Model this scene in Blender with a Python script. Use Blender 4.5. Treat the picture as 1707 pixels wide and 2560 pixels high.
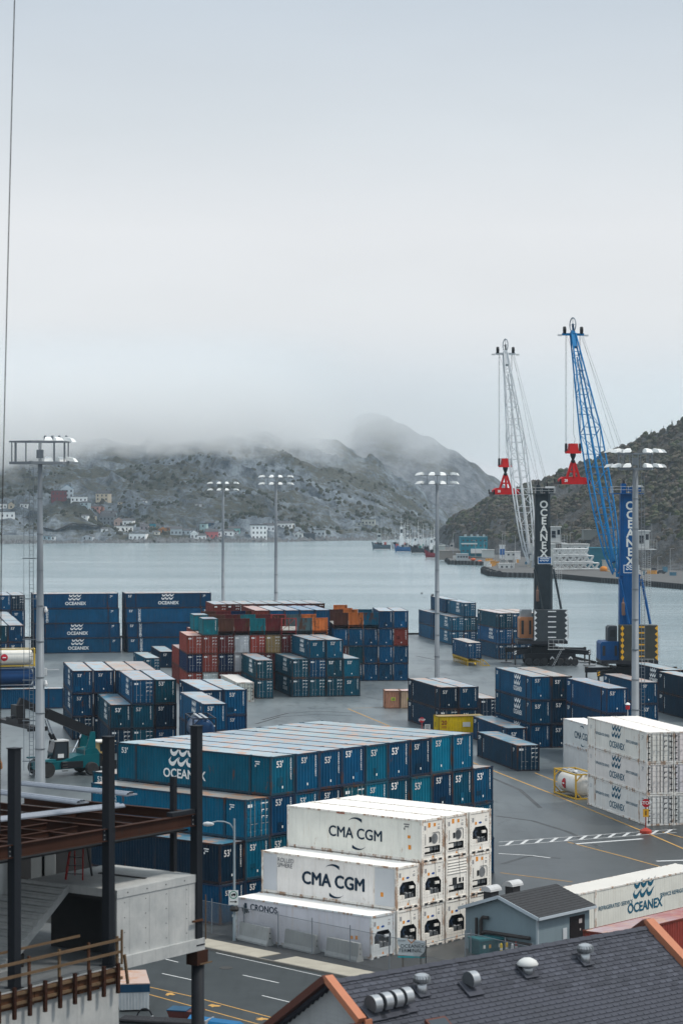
import bpy, math, random
from mathutils import Vector, Matrix, noise as mnoise

for _o in list(bpy.data.objects):
    bpy.data.objects.remove(_o)
SC = bpy.context.scene
COL = SC.collection
RND = random.Random(7)

# ---------------------------------------------------------------- camera
LENS, SENSOR = 85.0, 36.0
F = LENS / SENSOR * 2560.0          # focal length in photograph pixels
CX, HY, CH = 853.5, 1240.0, 30.6    # principal column, horizon row, eye height (m)
cam = bpy.data.cameras.new("camera")
cam.lens = LENS
cam.sensor_fit = 'VERTICAL'
cam.sensor_height = SENSOR
cam.sensor_width = 24.0
cam.shift_y = -40.0 / 2560.0
cam.clip_start = 1.0
cam.clip_end = 30000.0
cam.dof.use_dof = True
cam.dof.focus_distance = 240.0
cam.dof.aperture_fstop = 1.4
camo = bpy.data.objects.new("camera", cam)
camo.location = (0, 0, CH)
camo.rotation_euler = (math.radians(90), 0, 0)
COL.objects.link(camo)
SC.camera = camo

# ---------------------------------------------------------------- light
SUN_EL, SUN_AZ = math.radians(58), math.radians(90)      # sun to the right of the view
w = bpy.data.worlds.new("World")
SC.world = w
w.use_nodes = True
nt = w.node_tree
nt.nodes.clear()
out = nt.nodes.new('ShaderNodeOutputWorld')
bg = nt.nodes.new('ShaderNodeBackground')
sky = nt.nodes.new('ShaderNodeTexSky')
sky.sky_type = 'NISHITA'
sky.sun_disc = False
sky.sun_elevation = SUN_EL
sky.sun_rotation = SUN_AZ
sky.altitude = 0
sky.air_density = 1.2
sky.dust_density = 4.0
tc = nt.nodes.new('ShaderNodeTexCoord')
sep = nt.nodes.new('ShaderNodeSeparateXYZ')
nt.links.new(tc.outputs['Generated'], sep.inputs[0])
ramp = nt.nodes.new('ShaderNodeValToRGB')       # overcast cloud deck: bright low band, lens vignette painted in above, brighter zenith
cr = ramp.color_ramp
cr.elements[0].position = 0.0
cr.elements[0].color = (0.70, 0.735, 0.775, 1)
cr.elements[1].position = 1.0
cr.elements[1].color = (1.22, 1.36, 1.47, 1)
for p_, c_ in ((0.035, (0.74, 0.77, 0.805)), (0.075, (0.835, 0.85, 0.865)), (0.11, (0.825, 0.84, 0.86)), (0.15, (0.70, 0.745, 0.785)), (0.205, (0.565, 0.63, 0.70)), (0.3, (0.66, 0.735, 0.785)), (0.6, (0.96, 1.06, 1.13))):
    e_ = cr.elements.new(p_)
    e_.color = (*c_, 1)
nt.links.new(sep.outputs['Z'], ramp.inputs[0])
cn = nt.nodes.new('ShaderNodeTexNoise')
cn.inputs['Scale'].default_value = 2.3
cn.inputs['Detail'].default_value = 5
cn.inputs['Roughness'].default_value = 0.55
mp = nt.nodes.new('ShaderNodeMapping')
mp.inputs['Scale'].default_value = (1, 1, 3.2)
nt.links.new(tc.outputs['Generated'], mp.inputs[0])
nt.links.new(mp.outputs[0], cn.inputs['Vector'])
mr = nt.nodes.new('ShaderNodeMapRange')
mr.inputs['From Min'].default_value = 0.3
mr.inputs['From Max'].default_value = 0.7
mr.inputs['To Min'].default_value = 0.93
mr.inputs['To Max'].default_value = 1.05
nt.links.new(cn.outputs[0], mr.inputs[0])
mulc = nt.nodes.new('ShaderNodeMixRGB')
mulc.blend_type = 'MULTIPLY'
mulc.inputs[0].default_value = 1
nt.links.new(ramp.outputs[0], mulc.inputs[1])
nt.links.new(mr.outputs[0], mulc.inputs[2])
sks = nt.nodes.new('ShaderNodeMixRGB')
sks.blend_type = 'MULTIPLY'
sks.inputs[0].default_value = 1
sks.inputs[2].default_value = (0.09, 0.09, 0.09, 1)
nt.links.new(sky.outputs[0], sks.inputs[1])
mixs = nt.nodes.new('ShaderNodeMixRGB')
mixs.inputs[0].default_value = 0.94                    # the deck hides nearly all of the blue sky
nt.links.new(sks.outputs[0], mixs.inputs[1])
nt.links.new(mulc.outputs[0], mixs.inputs[2])
nt.links.new(mixs.outputs[0], bg.inputs[0])
bg.inputs[1].default_value = 1.0
nt.links.new(bg.outputs[0], out.inputs[0])
sun = bpy.data.lights.new("sun", 'SUN')
sun.energy = 2.4
sun.angle = math.radians(7)
sun.color = (1.0, 0.92, 0.82)
suno = bpy.data.objects.new("sun", sun)
suno.rotation_euler = (0, math.radians(90) - SUN_EL, math.radians(-8))
suno.location = (60, 60, 120)
COL.objects.link(suno)
SC.view_settings.view_transform = 'Standard'
SC.view_settings.look = 'None'
SC.view_settings.exposure = 0.06
SC.view_settings.gamma = 1.0
SC.view_settings.use_curve_mapping = False
SC.render.engine = 'CYCLES'
SC.cycles.use_denoising = True
SC.cycles.max_bounces = 10
SC.cycles.diffuse_bounces = 3
SC.cycles.glossy_bounces = 3
SC.cycles.transparent_max_bounces = 12
SC.cycles.volume_bounces = 7
SC.cycles.caustics_reflective = False
SC.cycles.caustics_refractive = False
SC.cycles.sample_clamp_indirect = 4.0

# ---------------------------------------------------------------- measuring helpers
def G(px, py, z=0.0):
    """ground (or level z) point seen at a photograph pixel"""
    Y = F * (CH - z) / (py - HY)
    return Vector(((px - CX) * Y / F, Y, z))
def P(px, py, Y):
    """point at distance Y seen at a photograph pixel"""
    return Vector(((px - CX) * Y / F, Y, CH - (py - HY) * Y / F))
def UV(deg):
    a = math.radians(deg)
    return Vector((math.cos(a), math.sin(a), 0)), Vector((-math.sin(a), math.cos(a), 0))

# ---------------------------------------------------------------- mesh builder
class MB:
    def __init__(s):
        s.v, s.f, s.m = [], [], []
    def add(s, vs, fs, mi=0):
        b = len(s.v)
        s.v += [tuple(p) for p in vs]
        s.f += [tuple(b + i for i in f) for f in fs]
        s.m += [mi] * len(fs)
        return s
    def box(s, x0, y0, z0, x1, y1, z1, mi=0):
        return s.add([(x0, y0, z0), (x1, y0, z0), (x1, y1, z0), (x0, y1, z0), (x0, y0, z1), (x1, y0, z1), (x1, y1, z1), (x0, y1, z1)],
                     [(0, 3, 2, 1), (4, 5, 6, 7), (0, 1, 5, 4), (1, 2, 6, 5), (2, 3, 7, 6), (3, 0, 4, 7)], mi)
    def poly(s, pts, mi=0):
        return s.add(pts, [tuple(range(len(pts)))], mi)
    def prism(s, pts, off, mi=0):
        n = len(pts)
        off = Vector(off)
        top = [Vector(p) + off for p in pts]
        return s.add(list(pts) + top, [tuple(reversed(range(n))), tuple(range(n, 2 * n))] + [(i, (i + 1) % n, n + (i + 1) % n, n + i) for i in range(n)], mi)
    def tube(s, p, q, r, r2=None, n=6, mi=0, caps=True):
        p, q = Vector(p), Vector(q)
        d = q - p
        if d.length < 1e-6:
            return s
        d.normalize()
        a = d.cross(Vector((0, 0, 1)))
        if a.length < 1e-3:
            a = Vector((1, 0, 0))
        a.normalize()
        b = d.cross(a)
        r2 = r if r2 is None else r2
        vs = []
        for c, rr in ((p, r), (q, r2)):
            for i in range(n):
                t = 2 * math.pi * i / n
                vs.append(c + a * (rr * math.cos(t)) + b * (rr * math.sin(t)))
        fs = [(i, (i + 1) % n, n + (i + 1) % n, n + i) for i in range(n)]
        if caps:
            fs += [tuple(reversed(range(n))), tuple(range(n, 2 * n))]
        return s.add(vs, fs, mi)
    def path(s, pts, r, n=6, mi=0):
        for a, b in zip(pts[:-1], pts[1:]):
            s.tube(a, b, r, n=n, mi=mi)
        return s
    def bar(s, p, q, wd, ht, mi=0, up=(0, 0, 1)):
        p, q = Vector(p), Vector(q)
        d = (q - p).normalized()
        a = d.cross(Vector(up))
        if a.length < 1e-3:
            a = Vector((1, 0, 0))
        a.normalize()
        b = a.cross(d)
        vs = []
        for c in (p, q):
            for i, j in ((-1, -1), (1, -1), (1, 1), (-1, 1)):
                vs.append(c + a * (i * wd / 2) + b * (j * ht / 2))
        return s.add(vs, [(3, 2, 1, 0), (4, 5, 6, 7), (0, 1, 5, 4), (1, 2, 6, 5), (2, 3, 7, 6), (3, 0, 4, 7)], mi)
    def lathe(s, prof, n=16, c=(0, 0, 0), ax='z', mi=0, caps=True):
        vs = []
        for r, h in prof:
            for i in range(n):
                t = 2 * math.pi * i / n
                x, y = r * math.cos(t), r * math.sin(t)
                vs.append({'z': (c[0] + x, c[1] + y, c[2] + h), 'y': (c[0] + x, c[1] + h, c[2] + y), 'x': (c[0] + h, c[1] + x, c[2] + y)}[ax])
        fs = []
        for k in range(len(prof) - 1):
            for i in range(n):
                fs.append((k * n + i, k * n + (i + 1) % n, (k + 1) * n + (i + 1) % n, (k + 1) * n + i))
        if caps and prof[0][0] > 1e-4:
            fs.append(tuple(reversed(range(n))))
        if caps and prof[-1][0] > 1e-4:
            fs.append(tuple(range((len(prof) - 1) * n, len(prof) * n)))
        return s.add(vs, fs, mi)
    def mesh(s, name, mats, smooth=False):
        me = bpy.data.meshes.new(name)
        me.from_pydata(s.v, [], s.f)
        if not isinstance(mats, (list, tuple)):
            mats = [mats]
        for m in mats:
            me.materials.append(m)
        if len(mats) > 1:
            me.polygons.foreach_set('material_index', s.m)
        if smooth:
            me.polygons.foreach_set('use_smooth', [True] * len(s.f))
        me.update()
        return me

def ob(name, mesh, parent=None, loc=(0, 0, 0), rz=0.0, col=None, mtx=None):
    o = bpy.data.objects.new(name, mesh)
    COL.objects.link(o)
    if parent is not None:
        o.parent = parent
    if mtx is not None:
        o.matrix_basis = mtx
    else:
        o.location = loc
        if rz:
            o.rotation_euler = (0, 0, rz)
    if col is not None:
        o.color = (*col, 1)
    return o
def tag(o, label=None, cat=None, group=None, kind=None):
    if label: o['label'] = label
    if cat: o['category'] = cat
    if group: o['group'] = group
    if kind: o['kind'] = kind
    return o
def thing(name, label, cat, loc=(0, 0, 0), rz=0.0, group=None):
    o = bpy.data.objects.new(name, None)
    o.empty_display_size = 0.3
    COL.objects.link(o)
    o.location = loc
    o.rotation_euler = (0, 0, rz)
    return tag(o, label, cat, group)

# ---------------------------------------------------------------- materials
MATS = {}
def nodes_mat(name):
    m = bpy.data.materials.new(name)
    m.use_nodes = True
    t = m.node_tree
    b = t.nodes['Principled BSDF']
    MATS[name] = m
    return m, t, b
def N(t, kind, **kw):
    n = t.nodes.new(kind)
    for k, v in kw.items():
        if k.startswith('i_'):
            n.inputs[k[2:].replace('_', ' ')].default_value = v
        else:
            setattr(n, k, v)
    return n
def pos_noise(t, scale=(1, 1, 1), detail=4, rough=0.55, rot=(0, 0, 0), nscale=1.0, obj=False):
    if obj:
        g = N(t, 'ShaderNodeTexCoord').outputs['Object']
    else:
        g = N(t, 'ShaderNodeNewGeometry').outputs['Position']
    mpn = N(t, 'ShaderNodeMapping')
    mpn.inputs['Scale'].default_value = scale
    mpn.inputs['Rotation'].default_value = rot
    t.links.new(g, mpn.inputs[0])
    nn = N(t, 'ShaderNodeTexNoise')
    nn.inputs['Scale'].default_value = nscale
    nn.inputs['Detail'].default_value = detail
    nn.inputs['Roughness'].default_value = rough
    t.links.new(mpn.outputs[0], nn.inputs['Vector'])
    return nn.outputs[0]
def rng(t, src, a, b, c=0.0, d=1.0):
    r = N(t, 'ShaderNodeMapRange')
    for k, v in (('From Min', a), ('From Max', b), ('To Min', c), ('To Max', d)):
        r.inputs[k].default_value = v
    t.links.new(src, r.inputs[0])
    return r.outputs[0]
def mix(t, fac, a, b, mode='MIX'):
    n = N(t, 'ShaderNodeMixRGB', blend_type=mode)
    for i, x in ((0, fac), (1, a), (2, b)):
        if isinstance(x, (int, float)):
            n.inputs[i].default_value = x if i == 0 else (x, x, x, 1)
        elif isinstance(x, (tuple, list)):
            n.inputs[i].default_value = (*x, 1)
        else:
            t.links.new(x, n.inputs[i])
    return n.outputs[0]
def mul(t, a, b):
    n = N(t, 'ShaderNodeMath', operation='MULTIPLY')
    for i, x in ((0, a), (1, b)):
        if isinstance(x, (int, float)):
            n.inputs[i].default_value = x
        else:
            t.links.new(x, n.inputs[i])
    return n.outputs[0]
def bump(t, b, h, strength=0.3, dist=0.05):
    n = N(t, 'ShaderNodeBump')
    n.inputs['Strength'].default_value = strength
    n.inputs['Distance'].default_value = dist
    t.links.new(h, n.inputs['Height'])
    t.links.new(n.outputs[0], b.inputs['Normal'])

RUST = (0.13, 0.052, 0.026)
def weathered(name, color=None, rough=0.5, metal=0.0, rust=0.0, dirt=0.35, streak=True, scale=1.0, fade=None, rustcol=RUST, spec=0.12, runs=0.0, runcol=(0.34, 0.22, 0.13)):
    """paint with vertical run streaks, blotches and rust; color None = object colour"""
    m, t, b = nodes_mat(name)
    if color is None:
        base = N(t, 'ShaderNodeObjectInfo').outputs['Color']
    else:
        rgb = N(t, 'ShaderNodeRGB')
        rgb.outputs[0].default_value = (*color, 1)
        base = rgb.outputs[0]
    n1 = pos_noise(t, (0.55 * scale,) * 3, 5, 0.6)
    c = mix(t, rng(t, n1, 0.3, 0.75, 0, dirt), base, mix(t, 1.0, base, (0.42, 0.42, 0.43), 'MULTIPLY'))
    if streak:
        n2 = pos_noise(t, (5 * scale, 5 * scale, 0.22 * scale), 3, 0.6)
        c = mix(t, rng(t, n2, 0.5, 0.78, 0, dirt * 0.9), c, mix(t, 1.0, base, (0.5, 0.5, 0.5), 'MULTIPLY'))
    if fade:
        n4 = pos_noise(t, (0.35 * scale, 0.35 * scale, 0.35 * scale), 6, 0.65)
        c = mix(t, rng(t, n4, 0.42, 0.66, 0, 0.55), c, fade)
    if runs > 0:
        n5 = pos_noise(t, (3.2 * scale, 3.2 * scale, 0.16 * scale), 4, 0.65)
        n6 = pos_noise(t, (0.8 * scale, 0.8 * scale, 0.5 * scale), 4, 0.6)
        c = mix(t, mul(t, rng(t, n5, 0.55, 0.70, 0, runs), rng(t, n6, 0.42, 0.62)), c, runcol)
    if rust > 0:
        n3 = pos_noise(t, (1.3 * scale, 1.3 * scale, 0.5 * scale), 8, 0.72)
        lo = 0.74 - rust * 0.3
        c = mix(t, rng(t, n3, lo, lo + 0.09, 0, 0.9), c, rustcol)
    t.links.new(c, b.inputs['Base Color'])
    b.inputs['Roughness'].default_value = rough
    b.inputs['Metallic'].default_value = metal
    b.inputs['Specular IOR Level'].default_value = spec
    return m
def plain(name, color, rough=0.6, metal=0.0, var=0.25, scale=2.0, bmp=0.0):
    m, t, b = nodes_mat(name)
    n1 = pos_noise(t, (scale,) * 3, 5, 0.6)
    c = mix(t, rng(t, n1, 0.3, 0.7, 0, 1), tuple(x * (1 - var) for x in color), tuple(min(1, x * (1 + var)) for x in color))
    t.links.new(c, b.inputs['Base Color'])
    b.inputs['Roughness'].default_value = rough
    b.inputs['Metallic'].default_value = metal
    if bmp:
        bump(t, b, n1, bmp, 0.05)
    return m

M_WALL = weathered('container_paint', None, 0.5, 0, rust=0.40, dirt=0.7, runs=0.45, runcol=(0.055, 0.035, 0.025))
M_FRAME = weathered('container_frame_paint', None, 0.65, 0, rust=0.72, dirt=0.6, rustcol=(0.075, 0.032, 0.018))
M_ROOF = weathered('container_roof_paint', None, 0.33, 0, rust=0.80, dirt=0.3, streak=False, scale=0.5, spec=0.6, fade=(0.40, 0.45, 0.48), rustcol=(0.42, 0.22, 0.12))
M_WHITE = weathered('reefer_white_paint', None, 0.45, 0, rust=0.36, dirt=0.30, runs=0.40, runcol=(0.46, 0.33, 0.22), rustcol=(0.30, 0.17, 0.09))
M_WFRAME = weathered('reefer_frame_paint', None, 0.55, 0, rust=0.80, dirt=0.3, scale=1.6, rustcol=(0.33, 0.19, 0.11))
M_WROOF = weathered('reefer_roof_paint', None, 0.5, 0, rust=0.14, dirt=0.16, streak=False, scale=0.6, rustcol=(0.35, 0.22, 0.14))
M_LET = weathered('lettering_paint', None, 0.6, 0, rust=0, dirt=0.12)
M_DARK = plain('dark_recess', (0.012, 0.014, 0.017), 0.7)
M_STEEL = weathered('galvanised_steel', (0.36, 0.38, 0.40), 0.5, 0.35, rust=0.03, dirt=0.25)
M_OBJ = weathered('machine_paint', None, 0.45, 0, rust=0.16, dirt=0.5, runs=0.25, runcol=(0.06, 0.05, 0.045))
M_RUBBER = plain('rubber', (0.018, 0.018, 0.019), 0.85)
M_CHROME = plain('chromed_rod', (0.75, 0.77, 0.8), 0.2, 1.0, 0.05)
m_, t_, b_ = nodes_mat('window_glass')
b_.inputs['Base Color'].default_value = (0.02, 0.03, 0.04, 1)
b_.inputs['Roughness'].default_value = 0.08
M_GLASS = m_

# ---------------------------------------------------------------- lettering
_TXT = {}
def text_mesh(s, size=1.0, bold=0.0, align='CENTER', sx=1.0, spacing=1.0):
    k = (s, size, bold, align, sx, spacing)
    if k in _TXT:
        return _TXT[k]
    cu = bpy.data.curves.new('lettering', 'FONT')
    cu.body = s
    cu.size = size
    cu.align_x = align
    cu.align_y = 'CENTER'
    cu.offset = bold * size
    cu.resolution_u = 3
    cu.space_character = spacing
    cu.space_line = 0.85
    o = bpy.data.objects.new('lettering', cu)
    me = bpy.data.meshes.new_from_object(o)
    bpy.data.objects.remove(o)
    bpy.data.curves.remove(cu)
    if sx != 1.0:
        me.transform(Matrix.Diagonal((sx, 1, 1, 1)))
    me.materials.clear()
    me.materials.append(M_LET)
    _TXT[k] = me
    return me
def heavy_text(s, size, wgt, align='CENTER'):
    """bold lettering: copies shifted by a stroke's part, each 3 mm above the last"""
    k = ('heavy', s, size, wgt, align)
    if k in _TXT:
        return _TXT[k]
    src = text_mesh(s, size, 0.0, align)
    mb = MB()
    vs = [v_.co.copy() for v_ in src.vertices]
    fs = [tuple(p.vertices) for p in src.polygons]
    for i, (dx, dy) in enumerate(((0, 0), (wgt, 0), (-wgt, 0), (0, wgt * 0.7), (0, -wgt * 0.7))):
        mb.add([v_ + Vector((dx, dy, 0.003 * i)) for v_ in vs], fs)
    me = mb.mesh('lettering', M_LET)
    _TXT[k] = me
    return me
R_LEFT = Matrix(((0, 0, -1), (-1, 0, 0), (0, 1, 0))).to_4x4()    # face with normal -x
R_RIGHT = Matrix(((0, 0, 1), (1, 0, 0), (0, 1, 0))).to_4x4()     # face with normal +x
R_FRONT = Matrix(((1, 0, 0), (0, 0, -1), (0, 1, 0))).to_4x4()    # face with normal -y
def T(x, y, z):
    return Matrix.Translation((x, y, z))
ROT90 = Matrix.Rotation(math.radians(-90), 4, 'Z')
# ================================================================ SETTING
# asphalt of the terminal
m, t, b = nodes_mat('asphalt')
n1 = pos_noise(t, (0.035, 0.035, 0.035), 6, 0.6)
n2 = pos_noise(t, (0.5, 0.06, 0.5), 5, 0.6, rot=(0, 0, math.radians(12)))
n3 = pos_noise(t, (9, 9, 9), 3, 0.6)
c = mix(t, rng(t, n1, 0.35, 0.65), (0.040, 0.046, 0.050), (0.068, 0.075, 0.078))
c = mix(t, rng(t, n2, 0.50, 0.70, 0, 0.7), c, (0.020, 0.024, 0.027))
c = mix(t, rng(t, n3, 0.35, 0.7, 0, 0.25), c, (0.03, 0.034, 0.037))
vo = N(t, 'ShaderNodeTexVoronoi', feature='DISTANCE_TO_EDGE')
vo.inputs['Scale'].default_value = 0.085
gv_ = N(t, 'ShaderNodeNewGeometry')
wq = N(t, 'ShaderNodeVectorMath', operation='MULTIPLY_ADD')
nw = N(t, 'ShaderNodeTexNoise')
nw.inputs['Scale'].default_value = 0.25
t.links.new(gv_.outputs['Position'], nw.inputs['Vector'])
t.links.new(nw.outputs['Color'], wq.inputs[0])
wq.inputs[1].default_value = (6, 6, 0)
t.links.new(gv_.outputs['Position'], wq.inputs[2])
t.links.new(wq.outputs[0], vo.inputs['Vector'])
c = mix(t, rng(t, vo.outputs['Distance'], 0.0, 0.012, 0.75, 0.0), c, (0.014, 0.016, 0.018))
vp = N(t, 'ShaderNodeTexVoronoi', feature='F1')
vp.inputs['Scale'].default_value = 0.03
t.links.new(gv_.outputs['Position'], vp.inputs['Vector'])
hs_ = N(t, 'ShaderNodeSeparateColor')
t.links.new(vp.outputs['Color'], hs_.inputs[0])
c = mix(t, rng(t, hs_.outputs[0], 0.0, 1.0, 0.0, 0.30), c, (0.03, 0.034, 0.037))
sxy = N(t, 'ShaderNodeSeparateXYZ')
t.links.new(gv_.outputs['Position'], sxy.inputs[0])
far_pale = N(t, 'ShaderNodeMath', operation='MULTIPLY_ADD')
t.links.new(n1, far_pale.inputs[0])
far_pale.inputs[1].default_value = 90.0
t.links.new(sxy.outputs['Y'], far_pale.inputs[2])
c = mix(t, rng(t, far_pale.outputs[0], 255.0, 345.0), mix(t, 1.0, c, (0.58, 0.61, 0.62), 'MULTIPLY'), mix(t, 1.0, c, (2.3, 2.45, 2.5), 'MULTIPLY'))   # colour gets paler with distance, edge broken up by noise
n5 = pos_noise(t, (0.16, 0.16, 0.16), 6, 0.7)
c = mix(t, rng(t, n5, 0.62, 0.70, 0, 0.6), c, (0.018, 0.02, 0.022))
t.links.new(c, b.inputs['Base Color'])
t.links.new(rng(t, n1, 0.35, 0.65, 0.30, 0.45), b.inputs['Roughness'])
bump(t, b, n3, 0.15, 0.02)
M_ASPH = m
m, t, b = nodes_mat('street_asphalt')
n1 = pos_noise(t, (0.3, 0.3, 0.3), 6, 0.6)
n2 = pos_noise(t, (1.2, 0.10, 1), 4, 0.6, rot=(0, 0, math.radians(-49)))
n3 = pos_noise(t, (14, 14, 14), 3, 0.6)
c = mix(t, rng(t, n1, 0.3, 0.7), (0.026, 0.032, 0.035), (0.042, 0.050, 0.054))
c = mix(t, rng(t, n2, 0.5, 0.75, 0, 0.5), c, (0.016, 0.020, 0.022))
c = mix(t, rng(t, n3, 0.35, 0.7, 0, 0.3), c, (0.014, 0.017, 0.018))
t.links.new(c, b.inputs['Base Color'])
b.inputs['Roughness'].default_value = 0.7
b.inputs['Specular IOR Level'].default_value = 0.25
bump(t, b, n3, 0.2, 0.02)
M_ROAD = m
M_CONC = weathered('concrete', (0.33, 0.345, 0.345), 0.85, 0, rust=0.0, dirt=0.45, scale=1.2)
M_WALK = weathered('sidewalk_concrete', (0.36, 0.335, 0.28), 0.9, 0, dirt=0.35, streak=False, scale=1.4)
M_QUAY = weathered('quay_timber', (0.035, 0.034, 0.033), 0.9, 0, rust=0.1, dirt=0.5)
M_YLINE = weathered('yellow_line_paint', (0.50, 0.29, 0.09), 0.8, 0, dirt=0.55, streak=False, scale=3)
M_WLINE = weathered('white_line_paint', (0.52, 0.53, 0.53), 0.8, 0, dirt=0.5, streak=False, scale=3)
M_DKPATCH = plain('dark_asphalt_patch', (0.026, 0.029, 0.032), 0.75, 0, 0.25, 1.5)

GR = 11.0
gu, gv = UV(GR)
QC = Vector((29.0, 536.0, 0))          # north-east corner of the terminal quay
def quay_poly():
    e = (Vector((45.6, 446, 0)) - QC).normalized()
    nrm = -gu
    far_l = QC + Vector((-0.985, -0.17, 0)) * 900
    return [QC, far_l, far_l + Vector((0, -900, 0)), Vector((600, -300, 0)), QC + e * 800]
qp = quay_poly()
mb = MB()
mb.poly([(p.x, p.y, 0) for p in qp])
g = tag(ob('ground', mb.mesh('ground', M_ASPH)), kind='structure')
mb = MB()
for a, b_2 in ((qp[4], qp[0]), (qp[0], qp[1])):
    d = (b_2 - a).normalized()
    nn = Vector((d.y, -d.x, 0))
    L = (b_2 - a).length
    mb.poly([(a.x, a.y, 0), (b_2.x, b_2.y, 0), (b_2.x, b_2.y, -6), (a.x, a.y, -6)])
tag(ob('quay_wall', mb.mesh('quay_wall', M_QUAY)), kind='structure')
# timber coping along the quay edge
for a, b_2 in ((QC, QC + Vector((-0.985, -0.17, 0)) * 140), (QC, QC + (Vector((45.6, 446, 0)) - QC).normalized() * 240)):
    L = (b_2 - a).length
    d = (b_2 - a) / L
    root = tag(ob('quay_coping', MB().bar(a + d * 0.4 + Vector((0, 0, 0.06)), a + d * 0.5 + Vector((0, 0, 0.06)), 0.35, 0.12).mesh('coping_base', M_QUAY)), kind='structure')
    k = 0
    while k * 8 + 7 < L and k < 40:
        p = a + d * (k * 8 + 0.5 + 0.4)
        q = a + d * (k * 8 + 7.6)
        ob('timber', MB().bar(p + Vector((0, 0, 0.2)), q + Vector((0, 0, 0.2)), 0.35, 0.38).mesh('timber', M_QUAY), root)
        k += 1

# water
m, t, b = nodes_mat('harbour_water')
w1 = pos_noise(t, (0.22, 0.75, 1), 4, 0.6)
w2 = pos_noise(t, (0.02, 0.055, 1), 4, 0.55)
w3 = pos_noise(t, (0.004, 0.02, 1), 3, 0.5)
b.inputs['Base Color'].default_value = (0.055, 0.105, 0.125, 1)
t.links.new(mix(t, rng(t, w3, 0.35, 0.65), (0.15, 0.215, 0.24), (0.24, 0.305, 0.33)), b.inputs['Base Color'])
b.inputs['Roughness'].default_value = 0.16
b.inputs['IOR'].default_value = 1.33
ad = N(t, 'ShaderNodeMath', operation='MULTIPLY_ADD')
ad.inputs[1].default_value = 3.0
t.links.new(w2, ad.inputs[0])
t.links.new(w1, ad.inputs[2])
bump(t, b, ad.outputs[0], 0.5, 0.55)
WZ = -2.5
mb = MB()
mb.poly([(-6000, 150, WZ), (6000, 150, WZ), (6000, 14000, WZ), (-6000, 14000, WZ)])
tag(ob('water', mb.mesh('water', m)), kind='structure')

# ---------------------------------------------------------------- hills
def interp(tab, x):
    if x <= tab[0][0]:
        return tab[0][1]
    for (x0, y0), (x1, y1) in zip(tab[:-1], tab[1:]):
        if x <= x1:
            k = (x - x0) / (x1 - x0)
            k = k * k * (3 - 2 * k)
            return y0 + (y1 - y0) * k
    return tab[-1][1]
def rocky(name, rock, rock2, veg, veg2, vegbias, strata, sc=1.0):
    m, t, b = nodes_mat(name)
    big = pos_noise(t, (0.011 * sc, 0.011 * sc, 0.016 * sc), 7, 0.66)
    st = pos_noise(t, (0.10 * sc, 0.03 * sc, 0.022 * sc), 6, 0.7, rot=(0, math.radians(strata), 0))
    fine = pos_noise(t, (0.2 * sc, 0.2 * sc, 0.2 * sc), 6, 0.72)
    r = mix(t, rng(t, st, 0.36, 0.62), rock, rock2)
    v = mix(t, rng(t, fine, 0.36, 0.62), veg, veg2)
    sel = N(t, 'ShaderNodeMath', operation='MULTIPLY_ADD')
    t.links.new(fine, sel.inputs[0])
    sel.inputs[1].default_value = 0.55
    t.links.new(big, sel.inputs[2])
    c = mix(t, rng(t, sel.outputs[0], vegbias - 0.07, vegbias + 0.07), r, v)
    t.links.new(c, b.inputs['Base Color'])
    b.inputs['Roughness'].default_value = 0.95
    add = N(t, 'ShaderNodeMath', operation='ADD')
    t.links.new(st, add.inputs[0])
    t.links.new(fine, add.inputs[1])
    bump(t, b, add.outputs[0], 1.0, 7.0)
    return m
M_HILL = rocky('signal_hill_rock', (0.020, 0.034, 0.052), (0.24, 0.285, 0.325), (0.028, 0.036, 0.026), (0.080, 0.078, 0.052), 0.80, 32)
M_HILL2 = rocky('far_ridge_rock', (0.045, 0.055, 0.07), (0.19, 0.21, 0.235), (0.04, 0.045, 0.03), (0.08, 0.075, 0.055), 0.86, 32)
M_HILL3 = rocky('near_hill_rock', (0.014, 0.018, 0.022), (0.13, 0.135, 0.14), (0.018, 0.020, 0.011), (0.062, 0.048, 0.032), 0.80, -38, 1.5)

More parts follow.
